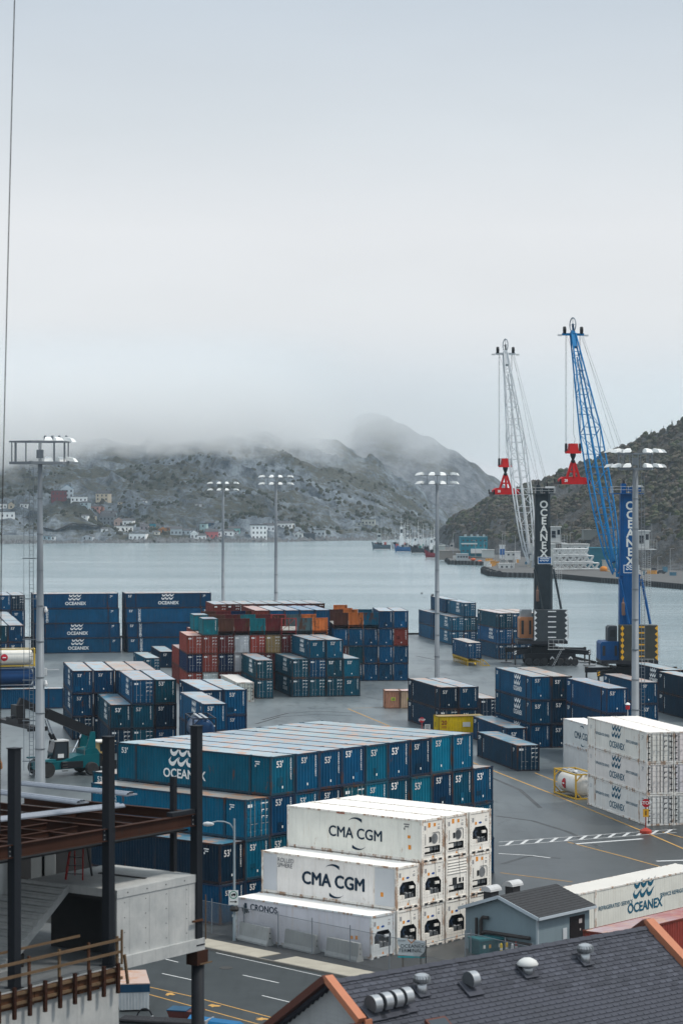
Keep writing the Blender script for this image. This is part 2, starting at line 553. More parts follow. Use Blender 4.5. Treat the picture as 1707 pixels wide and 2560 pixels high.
SHORE_A = [(-400, 1660), (0, 1672), (300, 1700), (600, 1720), (900, 1800), (1130, 1960), (1300, 2100)]
RIDGE_A = [(-400, 1105), (-50, 1112), (150, 1118), (330, 1116), (450, 1085), (540, 1064), (640, 1076), (740, 1092), (830, 1112), (920, 1160), (1020, 1215), (1090, 1270), (1150, 1338)]
BLUFF = [(175, 1252, 100, 1.0), (330, 1290, 50, 0.6), (700, 1250, 120, 0.3)]
def hill_a(px, s):
    """s 0 at the shore, 1 at the ridge, up to 1.4 behind it"""
    ys = interp(SHORE_A, px)
    Y = ys + 620 * s
    yr = ys + 620
    zr = CH - (interp(RIDGE_A, px) - HY) * yr / F
    X = (px - CX) * Y / F
    if s <= 1:
        k = 0.62 * s + 0.38 * s * s * (3 - 2 * s)
        foot = min(1, s / 0.02) * 3.2
        z = WZ - 0.6 + foot + (zr - WZ) * k
    else:
        z = WZ + (zr - WZ) * (1 - (s - 1) * 0.8)
    env = min(1, s / 0.10) * (1 - 0.45 * max(0, s - 0.7))
    v = Vector((X * 0.011, Y * 0.011, 3.1))
    n = mnoise.ridged_multi_fractal(v, 0.9, 2.1, 6, 1.0, 2.0) - 1.0
    z += env * n * 11.0 * min(1.0, max(0.12, (zr + 20) / 110))
    q = (X * 0.85 + Y * 0.22 + z * 1.5) / 26.0 + 1.6 * mnoise.noise(Vector((X * 0.008, Y * 0.008, 4.2)))
    q -= math.floor(q)
    crag = max(0.0, mnoise.noise(Vector((X * 0.012, Y * 0.012, 8.8))) + 0.35)
    z += env * crag * 6.5 * (q if q < 0.8 else (1 - q) * 4)
    z += env * 5 * mnoise.fractal(Vector((X * 0.03, Y * 0.03, 1.7)), 0.8, 2.0, 4)
    # rounded rock bluff above the shore road
    if 90 < px < 260:
        e = max(0, 1 - ((px - 175) / 80) ** 2)
        if s > 0.055:
            z += 16 * e * math.exp(-((s - 0.13) / 0.07) ** 2)
    return X, Y, z
def heightfield(name, fn, p0, p1, np_, s0, s1, ns, mat):
    mb = MB()
    for i in range(np_ + 1):
        for j in range(ns + 1):
            mb.v.append(fn(p0 + (p1 - p0) * i / np_, s0 + (s1 - s0) * (j / ns) ** 1.25))
    for i in range(np_):
        for j in range(ns):
            a = i * (ns + 1) + j
            mb.f.append((a, a + ns + 1, a + ns + 2, a + 1))
    mb.m = [0] * len(mb.f)
    return tag(ob(name, mb.mesh(name, mat)), kind='structure')
heightfield('hill', hill_a, -350, 1180, 460, 0.0, 1.35, 120, M_HILL)
RIDGE_B = [(-500, 1000), (-200, 1025), (0, 1068), (40, 1105), (110, 1160), (300, 1200), (700, 1160), (800, 1092), (870, 1050), (905, 1032), (930, 1026), (960, 1034), (1000, 1053), (1065, 1088), (1130, 1125), (1180, 1155), (1225, 1188), (1300, 1245), (1380, 1300), (1500, 1330)]
def hill_b(px, s):
    Y = 2420 + 480 * s
    yr = 2900
    zr = CH - (interp(RIDGE_B, px) - HY) * yr / F
    X = (px - CX) * Y / F
    k = s if s <= 1 else 1 - (s - 1) * 0.8
    z = WZ - 4 + (zr - WZ + 4) * (0.7 * k + 0.3 * k * k)
    n = mnoise.ridged_multi_fractal(Vector((X * 0.009, Y * 0.009, 9.1)), 0.9, 2.1, 6, 1.0, 2.0) - 1.0
    z += min(1, s / 0.1) * (1 - 0.75 * min(1, max(0, s * 2 - 1))) * n * 8 * min(1, zr / 90)
    return X, Y, z
heightfield('far_hill', hill_b, -420, 1500, 260, 0.0, 1.3, 60, M_HILL2)
SHORE_D = [(1085, 1620), (1160, 1420), (1250, 1280), (1400, 1150), (1550, 1070), (1707, 1010), (2000, 930)]
RIDGE_D = [(1085, 1335), (1110, 1312), (1160, 1276), (1250, 1240), (1340, 1215), (1400, 1192), (1480, 1160), (1560, 1122), (1640, 1088), (1707, 1066), (1850, 1020), (2000, 1000)]
def hill_d(px, s):
    ys = interp(SHORE_D, px)
    dep = interp([(1085, 120), (1250, 210), (1450, 300), (1707, 360), (2000, 400)], px)
    Y = ys + dep * s
    zr = CH - (interp(RIDGE_D, px) - HY) * (ys + dep) / F
    X = (px - CX) * Y / F
    k = s if s <= 1 else 1 - (s - 1) * 0.6
    prof = 0.75 * k + 0.25 * math.sin(k * math.pi / 2)
    steep = max(0, 1 - abs(px - 1160) / 120)
    if s <= 1:
        prof = prof * (1 - steep) + steep * k ** 0.55
    z = -0.6 + (zr + 0.6) * prof
    n = mnoise.ridged_multi_fractal(Vector((X * 0.02, Y * 0.02, 5.3)), 0.9, 2.1, 6, 1.0, 2.0) - 1.0
    z += min(1, s / 0.08) * (1 - 0.6 * max(0, min(1, s - 0.5))) * n * 5.0 * min(1.0, max(0.15, zr / 50))
    z += min(1, s / 0.1) * 1.6 * mnoise.fractal(Vector((X * 0.07, Y * 0.07, 2.7)), 0.8, 2.0, 4)
    return X, Y, z
heightfield('near_hill', hill_d, 1088, 1960, 240, 0.0, 1.4, 90, M_HILL3)

def on_hill(fn, px, py, smax=1.05):
    """first place along the sight line through a pixel where the slope is met"""
    best = None
    for i in range(1, 300):
        s = smax * i / 300
        X, Y, z = fn(px, s)
        if CH - (py - HY) * Y / F <= z:
            return Vector((X, Y, z)), s
    X, Y, z = fn(px, smax)
    return Vector((X, Y, z)), smax
# ================================================================ CONTAINERS
H_T = 2.9
BLUE = (0.0, 0.068, 0.158); BLUE2 = (0.0, 0.052, 0.128); TEAL = (0.0, 0.098, 0.180); NAVY = (0.003, 0.020, 0.075)
DARKB = (0.002, 0.027, 0.058); CYAN = (0.0, 0.145, 0.240); GREENB = (0.001, 0.066, 0.106)
RED = (0.25, 0.045, 0.032); DRED = (0.11, 0.018, 0.018); BROWN = (0.09, 0.034, 0.022); ORANGE = (0.60, 0.17, 0.045)
WHITE = (0.87, 0.84, 0.78); GREYW = (0.50, 0.53, 0.55); TAN = (0.46, 0.30, 0.13); YELLOW = (1.0, 0.70, 0.01)
GREYT = (0.07, 0.12, 0.14); SALMON = (0.62, 0.30, 0.20)
ROOFB = (0.22, 0.32, 0.38); ROOFD = (0.045, 0.17, 0.25); ROOFRUST = (0.26, 0.23, 0.21); ROOFPINK = (0.50, 0.24, 0.20)  # ROOFB: faded paint made paler, with the sky's reflection put into its colour
LW = (0.80, 0.82, 0.82)

def corr(mb, a, b, z0, z1, nrm, pitch, dep):
    """trapezoid sheet from a to b (2D points), ribs along z, recessed by dep against nrm"""
    a, b, nrm = Vector(a), Vector(b), Vector(nrm)
    L = (b - a).length
    n = max(1, round(L / pitch))
    d = (b - a) / n
    pts = []
    for i in range(n):
        for f, o in ((0, 0), (0.32, 0), (0.5, 1), (0.82, 1)):
            pts.append(a + d * (i + f) - nrm * (dep * o))
    pts.append(b)
    base = len(mb.v)
    for p in pts:
        mb.v.append((p.x, p.y, z0))
        mb.v.append((p.x, p.y, z1))
    for i in range(len(pts) - 1):
        mb.f.append((base + 2 * i, base + 2 * i + 2, base + 2 * i + 3, base + 2 * i + 1))
        mb.m.append(0)
_CM = {}
def cmesh(part, L, W, H, reefer=False):
    k = (part, L, W, H, reefer)
    if k in _CM:
        return _CM[k]
    mb = MB()
    wall, frame, roof = (M_WHITE, M_WFRAME, M_WROOF) if reefer else (M_WALL, M_FRAME, M_ROOF)
    mat = wall
    if part == 'frame':
        mat = frame
        p = 0.15
        for x in (0, W - p):
            for y in (0, L - p):
                mb.box(x, y, 0.11, x + p, y + p, H - 0.11)
            mb.box(x, p, 0.03, x + 0.10 if x == 0 else x + p, L - p, 0.19)
            mb.box(x + (0.0 if x == 0 else 0.05), p, H - 0.13, x + (0.10 if x == 0 else p), L - p, H - 0.02)
            if L > 15:
                for y in (2.0, L - 2.2):
                    mb.box(x - 0.012 if x == 0 else x + 0.05, y, 0.19, x + 0.1 if x == 0 else x + p + 0.012, y + 0.2, H - 0.13)
        for y in (0.0, L - 0.12):
            mb.box(p, y, 0.02, W - p, y + 0.12, 0.18)
            mb.box(p, y, H - 0.16, W - p, y + 0.12, H - 0.03)
        ys = [-0.015, L - 0.165] + ([1.98, L - 2.24] if L > 15 else [])
        for y in ys:
            for x in (-0.015, W - 0.165):
                for z in (0, H - 0.12):
                    mb.box(x, y, z, x + 0.18, y + 0.18, z + 0.12)
    elif part == 'side_l':
        corr(mb, (0.035, L - 0.14), (0.035, 0.14), 0.18, H - 0.12, (-1, 0), 0.30 if reefer else 0.29, 0.010 if reefer else 0.036)
    elif part == 'side_r':
        corr(mb, (W - 0.035, 0.14), (W - 0.035, L - 0.14), 0.18, H - 0.12, (1, 0), 0.30 if reefer else 0.29, 0.010 if reefer else 0.036)
    elif part == 'end_front':
        corr(mb, (0.14, 0.03), (W - 0.14, 0.03), 0.17, H - 0.15, (0, -1), 0.33, 0.06)
    elif part == 'end_back':
        corr(mb, (W - 0.14, L - 0.03), (0.14, L - 0.03), 0.17, H - 0.15, (0, 1), 0.33, 0.05)
    elif part == 'roof':
        mat = roof
        n = int(L / 0.58)
        base = len(mb.v)
        for i in range(n * 2 + 1):
            y = 0.05 + (L - 0.1) * i / (n * 2)
            z = H - 0.015 - (0.022 if (i % 2 and not reefer) else 0.006 if i % 2 else 0)
            mb.v += [(0.05, y, H - 0.03), (W / 2, y, z + 0.004), (W - 0.05, y, H - 0.03)]
        for i in range(n * 2):
            a = base + i * 3
            mb.f += [(a, a + 1, a + 4, a + 3), (a + 1, a + 2, a + 5, a + 4)]
            mb.m += [0, 0]
    elif part == 'door':
        hw = W / 2 - 0.16
        mb.box(0, 0.04, 0.18, hw, 0.09, H - 0.16)
        nb = 5
        for i in range(nb):
            z = 0.24 + i * (H - 0.5) / nb
            mb.box(0.06, 0.005, z, hw - 0.06, 0.04, z + (H - 0.5) / nb - 0.13)
    elif part == 'rod':
        mat = M_STEEL if not reefer else M_STEEL
        mb.tube((0, -0.02, 0.14), (0, -0.02, H - 0.12), 0.022, n=5)
        mb.box(-0.02, -0.05, 1.05, 0.26, -0.02, 1.09)
        for z in (0.5, H - 0.5):
            mb.box(-0.06, -0.03, z, 0.06, 0.01, z + 0.07)
    elif part == 'floor':
        mat = M_DARK
        mb.box(0.1, 0.1, 0.05, W - 0.1, L - 0.1, 0.17)
    me = mb.mesh(part, mat)
    _CM[k] = me
    return me

def rects(name, rs, d=0.0, mat=None):
    mb = MB()
    for (x0, z0, x1, z1) in rs:
        mb.poly([(x0, z0, 0), (x1, z0, 0), (x1, z1, 0), (x0, z1, 0)])
    return mb.mesh(name, mat or M_LET)
DOOR_MARKS = rects('markings', [(1.62, 2.48, 2.0, 2.56), (2.05, 2.48, 2.38, 2.56), (1.7, 2.02, 1.98, 2.08), (1.7, 1.9, 1.78, 2.02), (2.1, 2.02, 2.35, 2.07), (2.1, 1.94, 2.3, 1.98), (1.7, 1.55, 1.98, 1.61), (1.7, 1.42, 1.76, 1.55), (2.08, 1.52, 2.35, 1.58), (2.08, 1.42, 2.3, 1.46)])
DOOR_PLATE = rects('plate', [(0.25, 2.3, 0.72, 2.52)])
PATCH = rects('repair_patch', [(-0.3, -0.3, 0.3, 0.3)], mat=M_WALL)
SIDE_CODE = rects('markings', [(0, 0, 0.5, 0.08), (0.1, -0.16, 0.45, -0.08), (0, -0.34, 0.12, -0.2)])
DOT_MARKS = rects('reflector', [(1.22, 0.48, 1.34, 0.66)])
def wave_mesh():
    mb = MB()
    lo = [(0.0, 0.60), (0.04, 0.34), (0.16, 0.12), (0.36, 0.0), (0.56, 0.05), (0.70, 0.22), (0.84, 0.52), (1.12, 1.0)]
    up = [(0.80, 0.74), (0.62, 0.54), (0.46, 0.44), (0.33, 0.42), (0.22, 0.50), (0.18, 0.66), (0.30, 0.98)]
    for r in range(2):
        for k in range(3):
            ox, oy = -1.45 + k * 0.90 - r * 0.16, 0.42 - r * 0.74
            mb.poly([(ox + x, oy + y * 0.72, 0) for x, y in lo + up])
    return mb.mesh('emblem', M_LET)
WAVES = wave_mesh()
def arc_mesh():
    mb = MB()
    for sgn in (1, -1):
        pts_o, pts_i = [], []
        for i in range(11):
            k = i / 10
            ang = math.radians(150 - 95 * k)
            r = 1.0
            th = 0.02 + 0.30 * k ** 1.4
            pts_o.append((r * math.cos(ang), (r * math.sin(ang)) * 0.75))
            pts_i.append((r * math.cos(ang), (r * math.sin(ang)) * 0.75 - th))
        for i in range(10):
            q = [pts_o[i], pts_o[i + 1], pts_i[i + 1], pts_i[i]]
            mb.poly([(sgn * (x * 0.9 - 0.05), sgn * (y * 0.8 + 0.62), 0) for x, y in q])
    return mb.mesh('emblem', M_LET)
ARCS = arc_mesh()

ORD = ['first', 'second', 'third', 'fourth', 'fifth', 'sixth', 'seventh', 'eighth', 'ninth', 'tenth', 'eleventh', 'twelfth']
CNAME = {BLUE: 'blue', BLUE2: 'blue', TEAL: 'teal blue', NAVY: 'navy', DARKB: 'dark blue', CYAN: 'bright teal', GREENB: 'blue green', RED: 'red', DRED: 'dark red', BROWN: 'brown', ORANGE: 'orange', WHITE: 'white', GREYW: 'pale grey', TAN: 'tan', YELLOW: 'yellow', GREYT: 'grey teal', SALMON: 'salmon'}
def jit(c, k=0.12):
    f = 1 + RND.uniform(-k, k)
    return tuple(max(0, x * f * (1 + RND.uniform(-0.05, 0.05))) for x in c)

def letter(parent, me, mtx, col=LW, name='lettering'):
    o = ob(name, me, parent, col=col, mtx=mtx)
    return o
def container(org, deg, label, L=16.15, W=2.6, H=H_T, col=BLUE, roof=ROOFB, end='panel', group=None, side_l=True, side_r=False, name='shipping_container', lod=0,
              fifty=None, logo=None, vert=False, marks=True, reefer=False, back=False):
    """org = near-left bottom corner; local x along the end, local y along the length"""
    t = thing(name, label, 'container', org, math.radians(deg), group)
    c = jit(col, 0.3) if not reefer else tuple(x * RND.uniform(0.95, 1.03) for x in col)
    fc = tuple(x * 0.45 + y for x, y in zip(c, (0.020, 0.010, 0.006))) if not reefer else col
    ob('frame', cmesh('frame', L, W, H, reefer), t, col=fc)
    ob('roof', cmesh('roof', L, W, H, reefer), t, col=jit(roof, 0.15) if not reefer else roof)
    if side_l:
        ob('side_panel', cmesh('side_l', L, W, H, reefer), t, col=c)
    if side_r:
        ob('side_panel', cmesh('side_r', L, W, H, reefer), t, col=c)
    if back:
        ob('end_panel', cmesh('end_back', L, W, H, reefer), t, col=c)
    ob('floor', cmesh('floor', L, W, H, reefer), t)
    if end == 'panel':
        ob('end_panel', cmesh('end_front', L, W, H, reefer), t, col=c)
        if fifty is not None:
            fs = RND.choice((0.5, 0.6, 0.66)) if not isinstance(fifty, float) else RND.choice((0.58, 0.66, 0.74))
            letter(t, text_mesh("53'", fs, 0.02, sx=0.95), T(W * RND.uniform(0.28, 0.38), 0.012, H - RND.uniform(0.52, 0.8)) @ R_FRONT, tuple(RND.uniform(0.55, 0.82) for _ in range(1)) * 3)
        if vert and RND.random() < 0.8:
            letter(t, text_mesh("OCEANEX 530417", 0.2, 0.012), T(W - 0.42, 0.012, H - 1.05) @ R_FRONT @ ROT90)
        if RND.random() < 0.35:
            px_ = RND.uniform(0.7, W - 0.9)
            kf = RND.choice((0.45, 0.6, 1.3))
            ob('repair_patch', PATCH, t, col=tuple(x * kf for x in c), mtx=T(px_, 0.022, RND.uniform(0.5, 1.5)) @ R_FRONT @ Matrix.Diagonal((RND.uniform(0.5, 1.1), RND.uniform(0.5, 1.6), 1, 1)))
        if marks:
            letter(t, DOT_MARKS, T(0, 0.008, 0) @ R_FRONT, name='reflector')
    elif end == 'door':
        hw = W / 2 - 0.16
        for s in range(2):
            d = ob('door', cmesh('door', L, W, H, reefer), t, loc=(0.155 + s * (hw + 0.01), 0, 0), col=c)
            if lod == 0:
                for q in (0.32, 0.72):
                    ob('locking_rod', cmesh('rod', L, W, H, reefer), d, loc=(hw * q, 0.0, 0), col=c)
        letter(t, DOOR_MARKS, T(0, -0.006, 0) @ R_FRONT @ Matrix.Diagonal((W / 2.6, 1, 1, 1)), col=LW if not reefer else (0.05, 0.05, 0.06))
        if reefer:
            ob('door_gasket', gasket(W, H), t)
        if not reefer:
            letter(t, DOOR_PLATE, T(0, -0.006, 0) @ R_FRONT, name='plate')
    if logo == 'wave':
        yc = L * 0.55
        letter(t, WAVES, T(0.018, yc, 1.82) @ R_LEFT @ Matrix.Scale(1.02, 4), name='emblem')
        letter(t, text_mesh('OCEANEX', 0.95, 0.022), T(0.018, yc, 0.92) @ R_LEFT)
    elif logo == 'wave_s':
        yc = L * 0.36
        letter(t, WAVES, T(0.018, yc, 1.75) @ R_LEFT @ Matrix.Scale(1.0, 4), name='emblem')
        letter(t, text_mesh('OCEANEX', 0.8, 0.022), T(0.018, yc, 1.0) @ R_LEFT)
    elif logo == 'code':
        letter(t, SIDE_CODE, T(0.018, L - 1.0, H - 0.45) @ R_LEFT, name='markings')
        letter(t, text_mesh("OCEANEX", 0.34, 0.015), T(0.018, L - 2.6, H - 1.35) @ R_LEFT @ ROT90)
    if logo and not reefer:
        letter(t, text_mesh("53'", 0.6, 0.02), T(0.018, L - 0.85, H - 0.6) @ R_LEFT)
        letter(t, SIDE_CODE, T(0.018, 1.6, H - 0.5) @ R_LEFT, name='markings')
    return t

def gasket(W, H):
    k = ('gasket', W, H)
    if k not in _CM:
        mb = MB()
        for x in (0.15, W / 2, W - 0.15):
            mb.box(x - 0.028, -0.012, 0.2, x + 0.028, 0.0, H - 0.18)
        for x in (0.42, W / 2 - 0.3, W / 2 + 0.3, W - 0.42):
            mb.box(x - 0.012, -0.014, 0.2, x + 0.012, -0.002, H - 0.18)
        for x in (0.2, W - 0.2):
            for i in range(5):
                z = 0.4 + i * (H - 0.8) / 4
                mb.box(x - 0.12, -0.03, z - 0.05, x + 0.12, -0.013, z + 0.05)
        _CM[k] = mb.mesh('door_gasket', M_DARK)
    return _CM[k]
def tiern(k, n):
    if n == 1:
        return 'on the ground'
    return 'bottom tier' if k == 0 else 'top tier' if k == n - 1 else ORD[k] + ' tier'
def stack(corner, deg, rows, desc, group, L=16.15, W=2.6, pitch=2.67, H=H_T, **kw):
    """rows: list of lists of (colour, opts) from the ground up; corner = near-left ground corner of row 0"""
    u, v = UV(deg)
    top = max(len(r) for r in rows)
    for i, r in enumerate(rows):
        for k, spec in enumerate(r):
            if spec is None:
                continue
            col, opt = spec if isinstance(spec[0], tuple) else (spec, {})
            o = dict(kw)
            o.update(opt)
            sh = o.pop('shift', 0.0)
            outer_l = i == 0 or len(rows[i - 1]) <= k
            outer_r = i == len(rows) - 1 or len(rows[i + 1]) <= k
            o.setdefault('side_l', outer_l or sh != 0)
            o.setdefault('side_r', outer_r or sh != 0)
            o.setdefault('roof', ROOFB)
            if not outer_l and 'logo' in o and sh == 0:
                o.pop('logo')
            rown = 'only row' if len(rows) == 1 else f'{ORD[i]} from left'
            lab = f"{CNAME[col]} container, " + (f"{ORD[i]} from left, " if len(rows) > 1 else '') + f"{tiern(k, top)}, {desc}"
            p = corner + u * (i * pitch + RND.uniform(-0.03, 0.03)) + v * (RND.uniform(-0.09, 0.09) + sh) + Vector((0, 0, k * H))
            container(p, deg, lab, L=L, W=W, H=H, col=col, group=group, **o)

def E(c, **k):
    return (c, k)
P53 = dict(fifty=True, vert=True)
PR = lambda c, **k: E(c, fifty=True, vert=True, **k)
DR = lambda c, **k: E(c, end='door', **k)

# ---- A: the long near stack
uA, vA = UV(49)
cA = G(677, 1892, 11.6); cA.z = 0
u1 = uA * 2.67
gA = 'containers of the long near stack'
rowsA = []
colsA = [[BLUE, CYAN, BLUE2, CYAN], [TEAL, BLUE2, CYAN, BLUE], [BLUE, BLUE, BLUE2, BLUE], [BLUE, BLUE2, GREENB, BLUE], [BLUE, TEAL, CYAN, TEAL], [BLUE2, BLUE, TEAL, BLUE], [BLUE, CYAN, CYAN, BLUE2], [BLUE, BLUE, BLUE2, CYAN], [BLUE, BLUE, TEAL, TEAL], [BLUE, TEAL, BLUE]]
rA = []
rA.append([PR(BLUE2), PR(DARKB, logo='code', roof=ROOFD)])                                       # two high, foremost
rA.append([PR(BLUE), PR(TEAL), DR(TEAL, roof=ROOFRUST, logo='code')])
for i, cs in enumerate(colsA):
    col_ = []
    for k, c_ in enumerate(cs):
        o = dict(fifty=0.72, vert=True)
        if k == 3 and i == 0:
            o['logo'] = 'wave'
        if k == 2 and i == 1:
            o['shift'] = 5.6
            o['logo'] = 'code'
        if k == 2 and i == 3:
            o = dict(end='door')
        o['roof'] = ROOFB if k == 3 else ROOFRUST
        col_.append(E(c_, **o))
    rA.append(col_)
stack(cA - u1 * 2, 49, rA, 'long near stack behind the white reefers', gA)

container(cA + u1 + Vector((0, 0, 5.8)), 49, 'short teal box filling the gap, second row, third tier of long near stack', L=5.4, col=TEAL, roof=ROOFRUST, fifty=True, vert=True, group=gA, side_l=False)
# ---- D/E: left middle blue stacks
gD = 'blue containers left of the yard'
cD1 = G(331.4, 1699.8, 8.7); cD1.z = 0
uD, vD = UV(11)
stack(cD1 - uD * 2.66, 11, [[DR(DARKB), PR(GREENB, logo='wave_s', roof=ROOFD)], [DR(GREENB), PR(GREENB), DR(BLUE, logo='wave_s')], [PR(BLUE2), PR(DARKB), PR(GREENB)]],
      'stepped stack with orange placard', gD)
cD2 = G(181.2, 1676.6, 8.7); cD2.z = 0
stack(cD2, 10.5, [[DR(DARKB), PR(BLUE2, logo='wave_s'), PR(BLUE2, logo='wave_s')], [DR(DARKB), PR(DARKB), PR(BLUE2)], [PR(BLUE2), PR(BLUE2), PR(BLUE2, roof=ROOFRUST)], [PR(BLUE2), PR(BLUE2), PR(DARKB, roof=ROOFRUST)]],
      'four-wide stack behind the reach stacker', gD)
cE1 = G(502.4, 1725, 8.7); cE1.z = 0
stack(cE1, 12.5, [[PR(BLUE), PR(BLUE), PR(BLUE, logo='code')], [PR(BLUE), PR(BLUE2), PR(BLUE)]], 'pair in front of the pale reefer', gD)
cE2 = G(506.7, 1759.7, 8.7); cE2.z = 0
stack(cE2, 12.5, [[PR(BLUE), PR(BLUE), PR(BLUE, logo='wave_s')]], 'single stack behind the blue tank', gD)

# ---- F/G: centre blue stacks
gF = 'blue containers in the middle of the yard'
cF = G(773.7, 1599.7, 8.7); cF.z = 0
uF, vF = UV(12)
stack(cF - uF * 2.7, 12, [[DR(GREENB, logo='wave_s'), DR(GREENB, logo='wave_s', roof=ROOFD)], [DR(GREENB), DR(BLUE), PR(TEAL, logo='wave_s')], [DR(GREENB), PR(GREENB), PR(TEAL)], [PR(GREENB), PR(CYAN)]], 'middle stack before the red block', gF)
cG = G(641, 1650.7, 5.8); cG.z = 0
stack(cG, 10.5, [[DR(GREENB), DR(GREENB, logo='wave_s')]], 'narrow pair left of the middle stack', gF)
cW = G(591.3, 1706, 2.9); cW.z = 0
container(cW, 11, 'pale grey reefer with doors facing out beside the narrow blue pair', col=(0.60, 0.60, 0.58), roof=(0.62, 0.60, 0.58), end='door', side_l=True, side_r=True, name='refrigerated_container', reefer=True)

# ---- H: mixed forty-foot block with flat racks on top
gH = 'mixed containers of the red block'
cH = G(467.7, 1588.9, 8.7); cH.z = 0
uH, vH = UV(9.5)
D40 = dict(L=12.19, W=2.44, pitch=2.49)
rowsH = [[DR(RED), DR(NAVY), DR(RED, roof=ROOFPINK)], [DR(GREYW), DR(RED), DR(RED, roof=(0.5, 0.5, 0.48))], [DR(DRED), DR(NAVY), DR(DRED)], [DR(RED), DR(GREYW), DR(GREYW)],
         [DR(DRED), DR(RED), DR(RED)], [DR(RED), DR(DRED), DR(TAN)], [DR(NAVY), DR(RED), DR(DRED)], [DR(DRED), DR(NAVY), DR(BLUE)], [DR(RED), DR(DRED), DR(DRED)]]
stack(cH, 9.5, rowsH, 'front of the red block', gH, **D40)
cH2 = cH + vH * 12.75
stack(cH2, 9.5, [[DR(RED), DR(RED, roof=ROOFPINK)], [DR(RED), DR(RED), DR(RED, roof=ROOFPINK)], [DR(DRED), DR(BROWN), DR(BROWN)], [DR(DRED), DR(DRED), DR(DRED)], [DR(RED), DR(BROWN), DR(BROWN)], [DR(NAVY), DR(BLUE), DR(BLUE)], [DR(RED), DR(BLUE), DR(DRED)], [DR(BLUE), DR(BLUE), DR(BLUE)], [DR(RED), DR(BLUE), DR(BLUE)]], 'second line of the red block', gH, **D40)
TEAL2 = (0.008, 0.16, 0.20)
CNAME[TEAL2] = 'light teal'
container(cH + uH * 2.49 + Vector((0, 0, 8.7)), 9.5, 'light teal short container on top of the red block, front', L=6.06, W=2.44, H=2.6, col=TEAL2, roof=ROOFD, side_r=True, marks=False, vert=True, group=gH)
container(cH2 + uH * 2.4 + Vector((0, 0, 8.7)), 9.5, 'light teal short container on top of the red block, further back', L=6.06, W=2.44, H=2.6, col=TEAL2, roof=ROOFD, side_r=True, marks=False, group=gH)
FRM = {}
def flat_rack(org, deg, label, col, open_=False, L=12.19, wall_h=1.95, group='flat racks on top of the blocks'):
    t = thing('flat_rack', label, 'flat rack', org, math.radians(deg), group)
    c = jit(col)
    W = 2.44
    k = ('rack', L)
    if k not in FRM:
        mb = MB()
        for x in (0.0, W - 0.14):
            mb.box(x, 0.12, 0.06, x + 0.14, L - 0.12, 0.62)
        for i in range(9):
            y = 0.6 + i * (L - 1.4) / 8
            mb.box(0.14, y, 0.25, W - 0.14, y + 0.14, 0.58)
        for x in (0, W - 0.18):
            for y in (-0.02, L - 0.16):
                mb.box(x, y, 0, x + 0.18, y + 0.18, 0.12)
        FRM[k] = mb.mesh('base_frame', M_FRAME)
        FRM['deck'] = MB().box(0.02, 0.3, 0.62, W - 0.02, L - 0.3, 0.68).mesh('deck', plain('deck_planks', (0.25, 0.24, 0.22), 0.9))
        mb = MB()
        corr(mb, (0.16, 0.08), (W - 0.16, 0.08), 0.68, 0.68 + wall_h - 0.1, (0, -1), 0.24, 0.03)
        mb.box(0.14, 0.05, 0.62, W - 0.14, 0.2, 0.70)
        FRM['end'] = mb.mesh('end_wall', M_FRAME)
        mb = MB()
        for x in (0, W - 0.16):
            mb.box(x, 0, 0.62, x + 0.16, 0.2, 0.68 + wall_h)
        mb.box(0.16, 0.02, 0.62 + wall_h - 0.06, W - 0.16, 0.18, 0.66 + wall_h)
        FRM['post'] = mb.mesh('end_frame', M_FRAME)
        mb = MB()
        mb.bar((0.14, 0.1, 0.7), (W - 0.14, 0.1, 0.62 + wall_h), 0.06, 0.06)
        mb.box(W / 2 - 0.04, 0.06, 0.68, W / 2 + 0.04, 0.14, 0.62 + wall_h)
        FRM['x'] = mb.mesh('brace', M_FRAME)
    ob('base_frame', FRM[k], t, col=tuple(x * 0.5 for x in c))
    ob('deck', FRM['deck'], t)
    for y, sg in ((0, 1), (L, -1)):
        mt = T(0, y, 0) if sg == 1 else T(W, y, 0) @ Matrix.Rotation(math.pi, 4, 'Z')
        e = ob('end_frame', FRM['post'], t, col=c, mtx=mt)
        if open_:
            ob('brace', FRM['x'], e, col=c)
        else:
            ob('end_wall', FRM['end'], e, col=c)
    return t
fr = [(2, BROWN, False, 'rusty brown'), (3, DRED, False, 'dark red'), (4, TEAL2, False, 'light teal'), (5, DRED, False, 'dark red'), (6, (0.32, 0.04, 0.04), True, 'open red'), (7, GREYT, False, 'grey teal'), (8, ORANGE, False, 'orange')]
for i, c_, op, nm in fr:
    flat_rack(cH + uH * (2.49 * i) + Vector((0, 0, 8.7)), 9.5, f'{nm} flat rack end, {ORD[i - 2]} from left atop the red block', c_, op)
for i, c_ in ((2, BROWN), (3, DRED), (4, NAVY), (5, BROWN), (6, BROWN)):
    flat_rack(cH2 + uH * (2.49 * i) + Vector((0, 0, 8.7)), 9.5, f'flat rack, {ORD[i - 2]} from left, second line atop the red block', c_)
# boxed line with pale roofs behind
cH3 = G(636.8, 1526, 11.6); cH3.z = 0
RB = dict(L=16.15, W=2.44, pitch=2.55)
stack(cH3, 9.5, [[DR(RED), DR(RED), DR(RED), E(RED, roof=ROOFPINK)], [DR(BLUE), DR(BLUE), DR(BLUE), E(BLUE, roof=(0.32, 0.40, 0.46))], [DR(BLUE), DR(BLUE), DR(BLUE), E(BLUE, roof=(0.24, 0.36, 0.46))], [DR(BLUE), DR(BLUE), DR(BLUE), E(BLUE, roof=(0.04, 0.20, 0.36))], [DR(BLUE), DR(BLUE), DR(BLUE), E(BLUE, roof=(0.04, 0.20, 0.36))]], 'third line of the red block', gH, **RB)
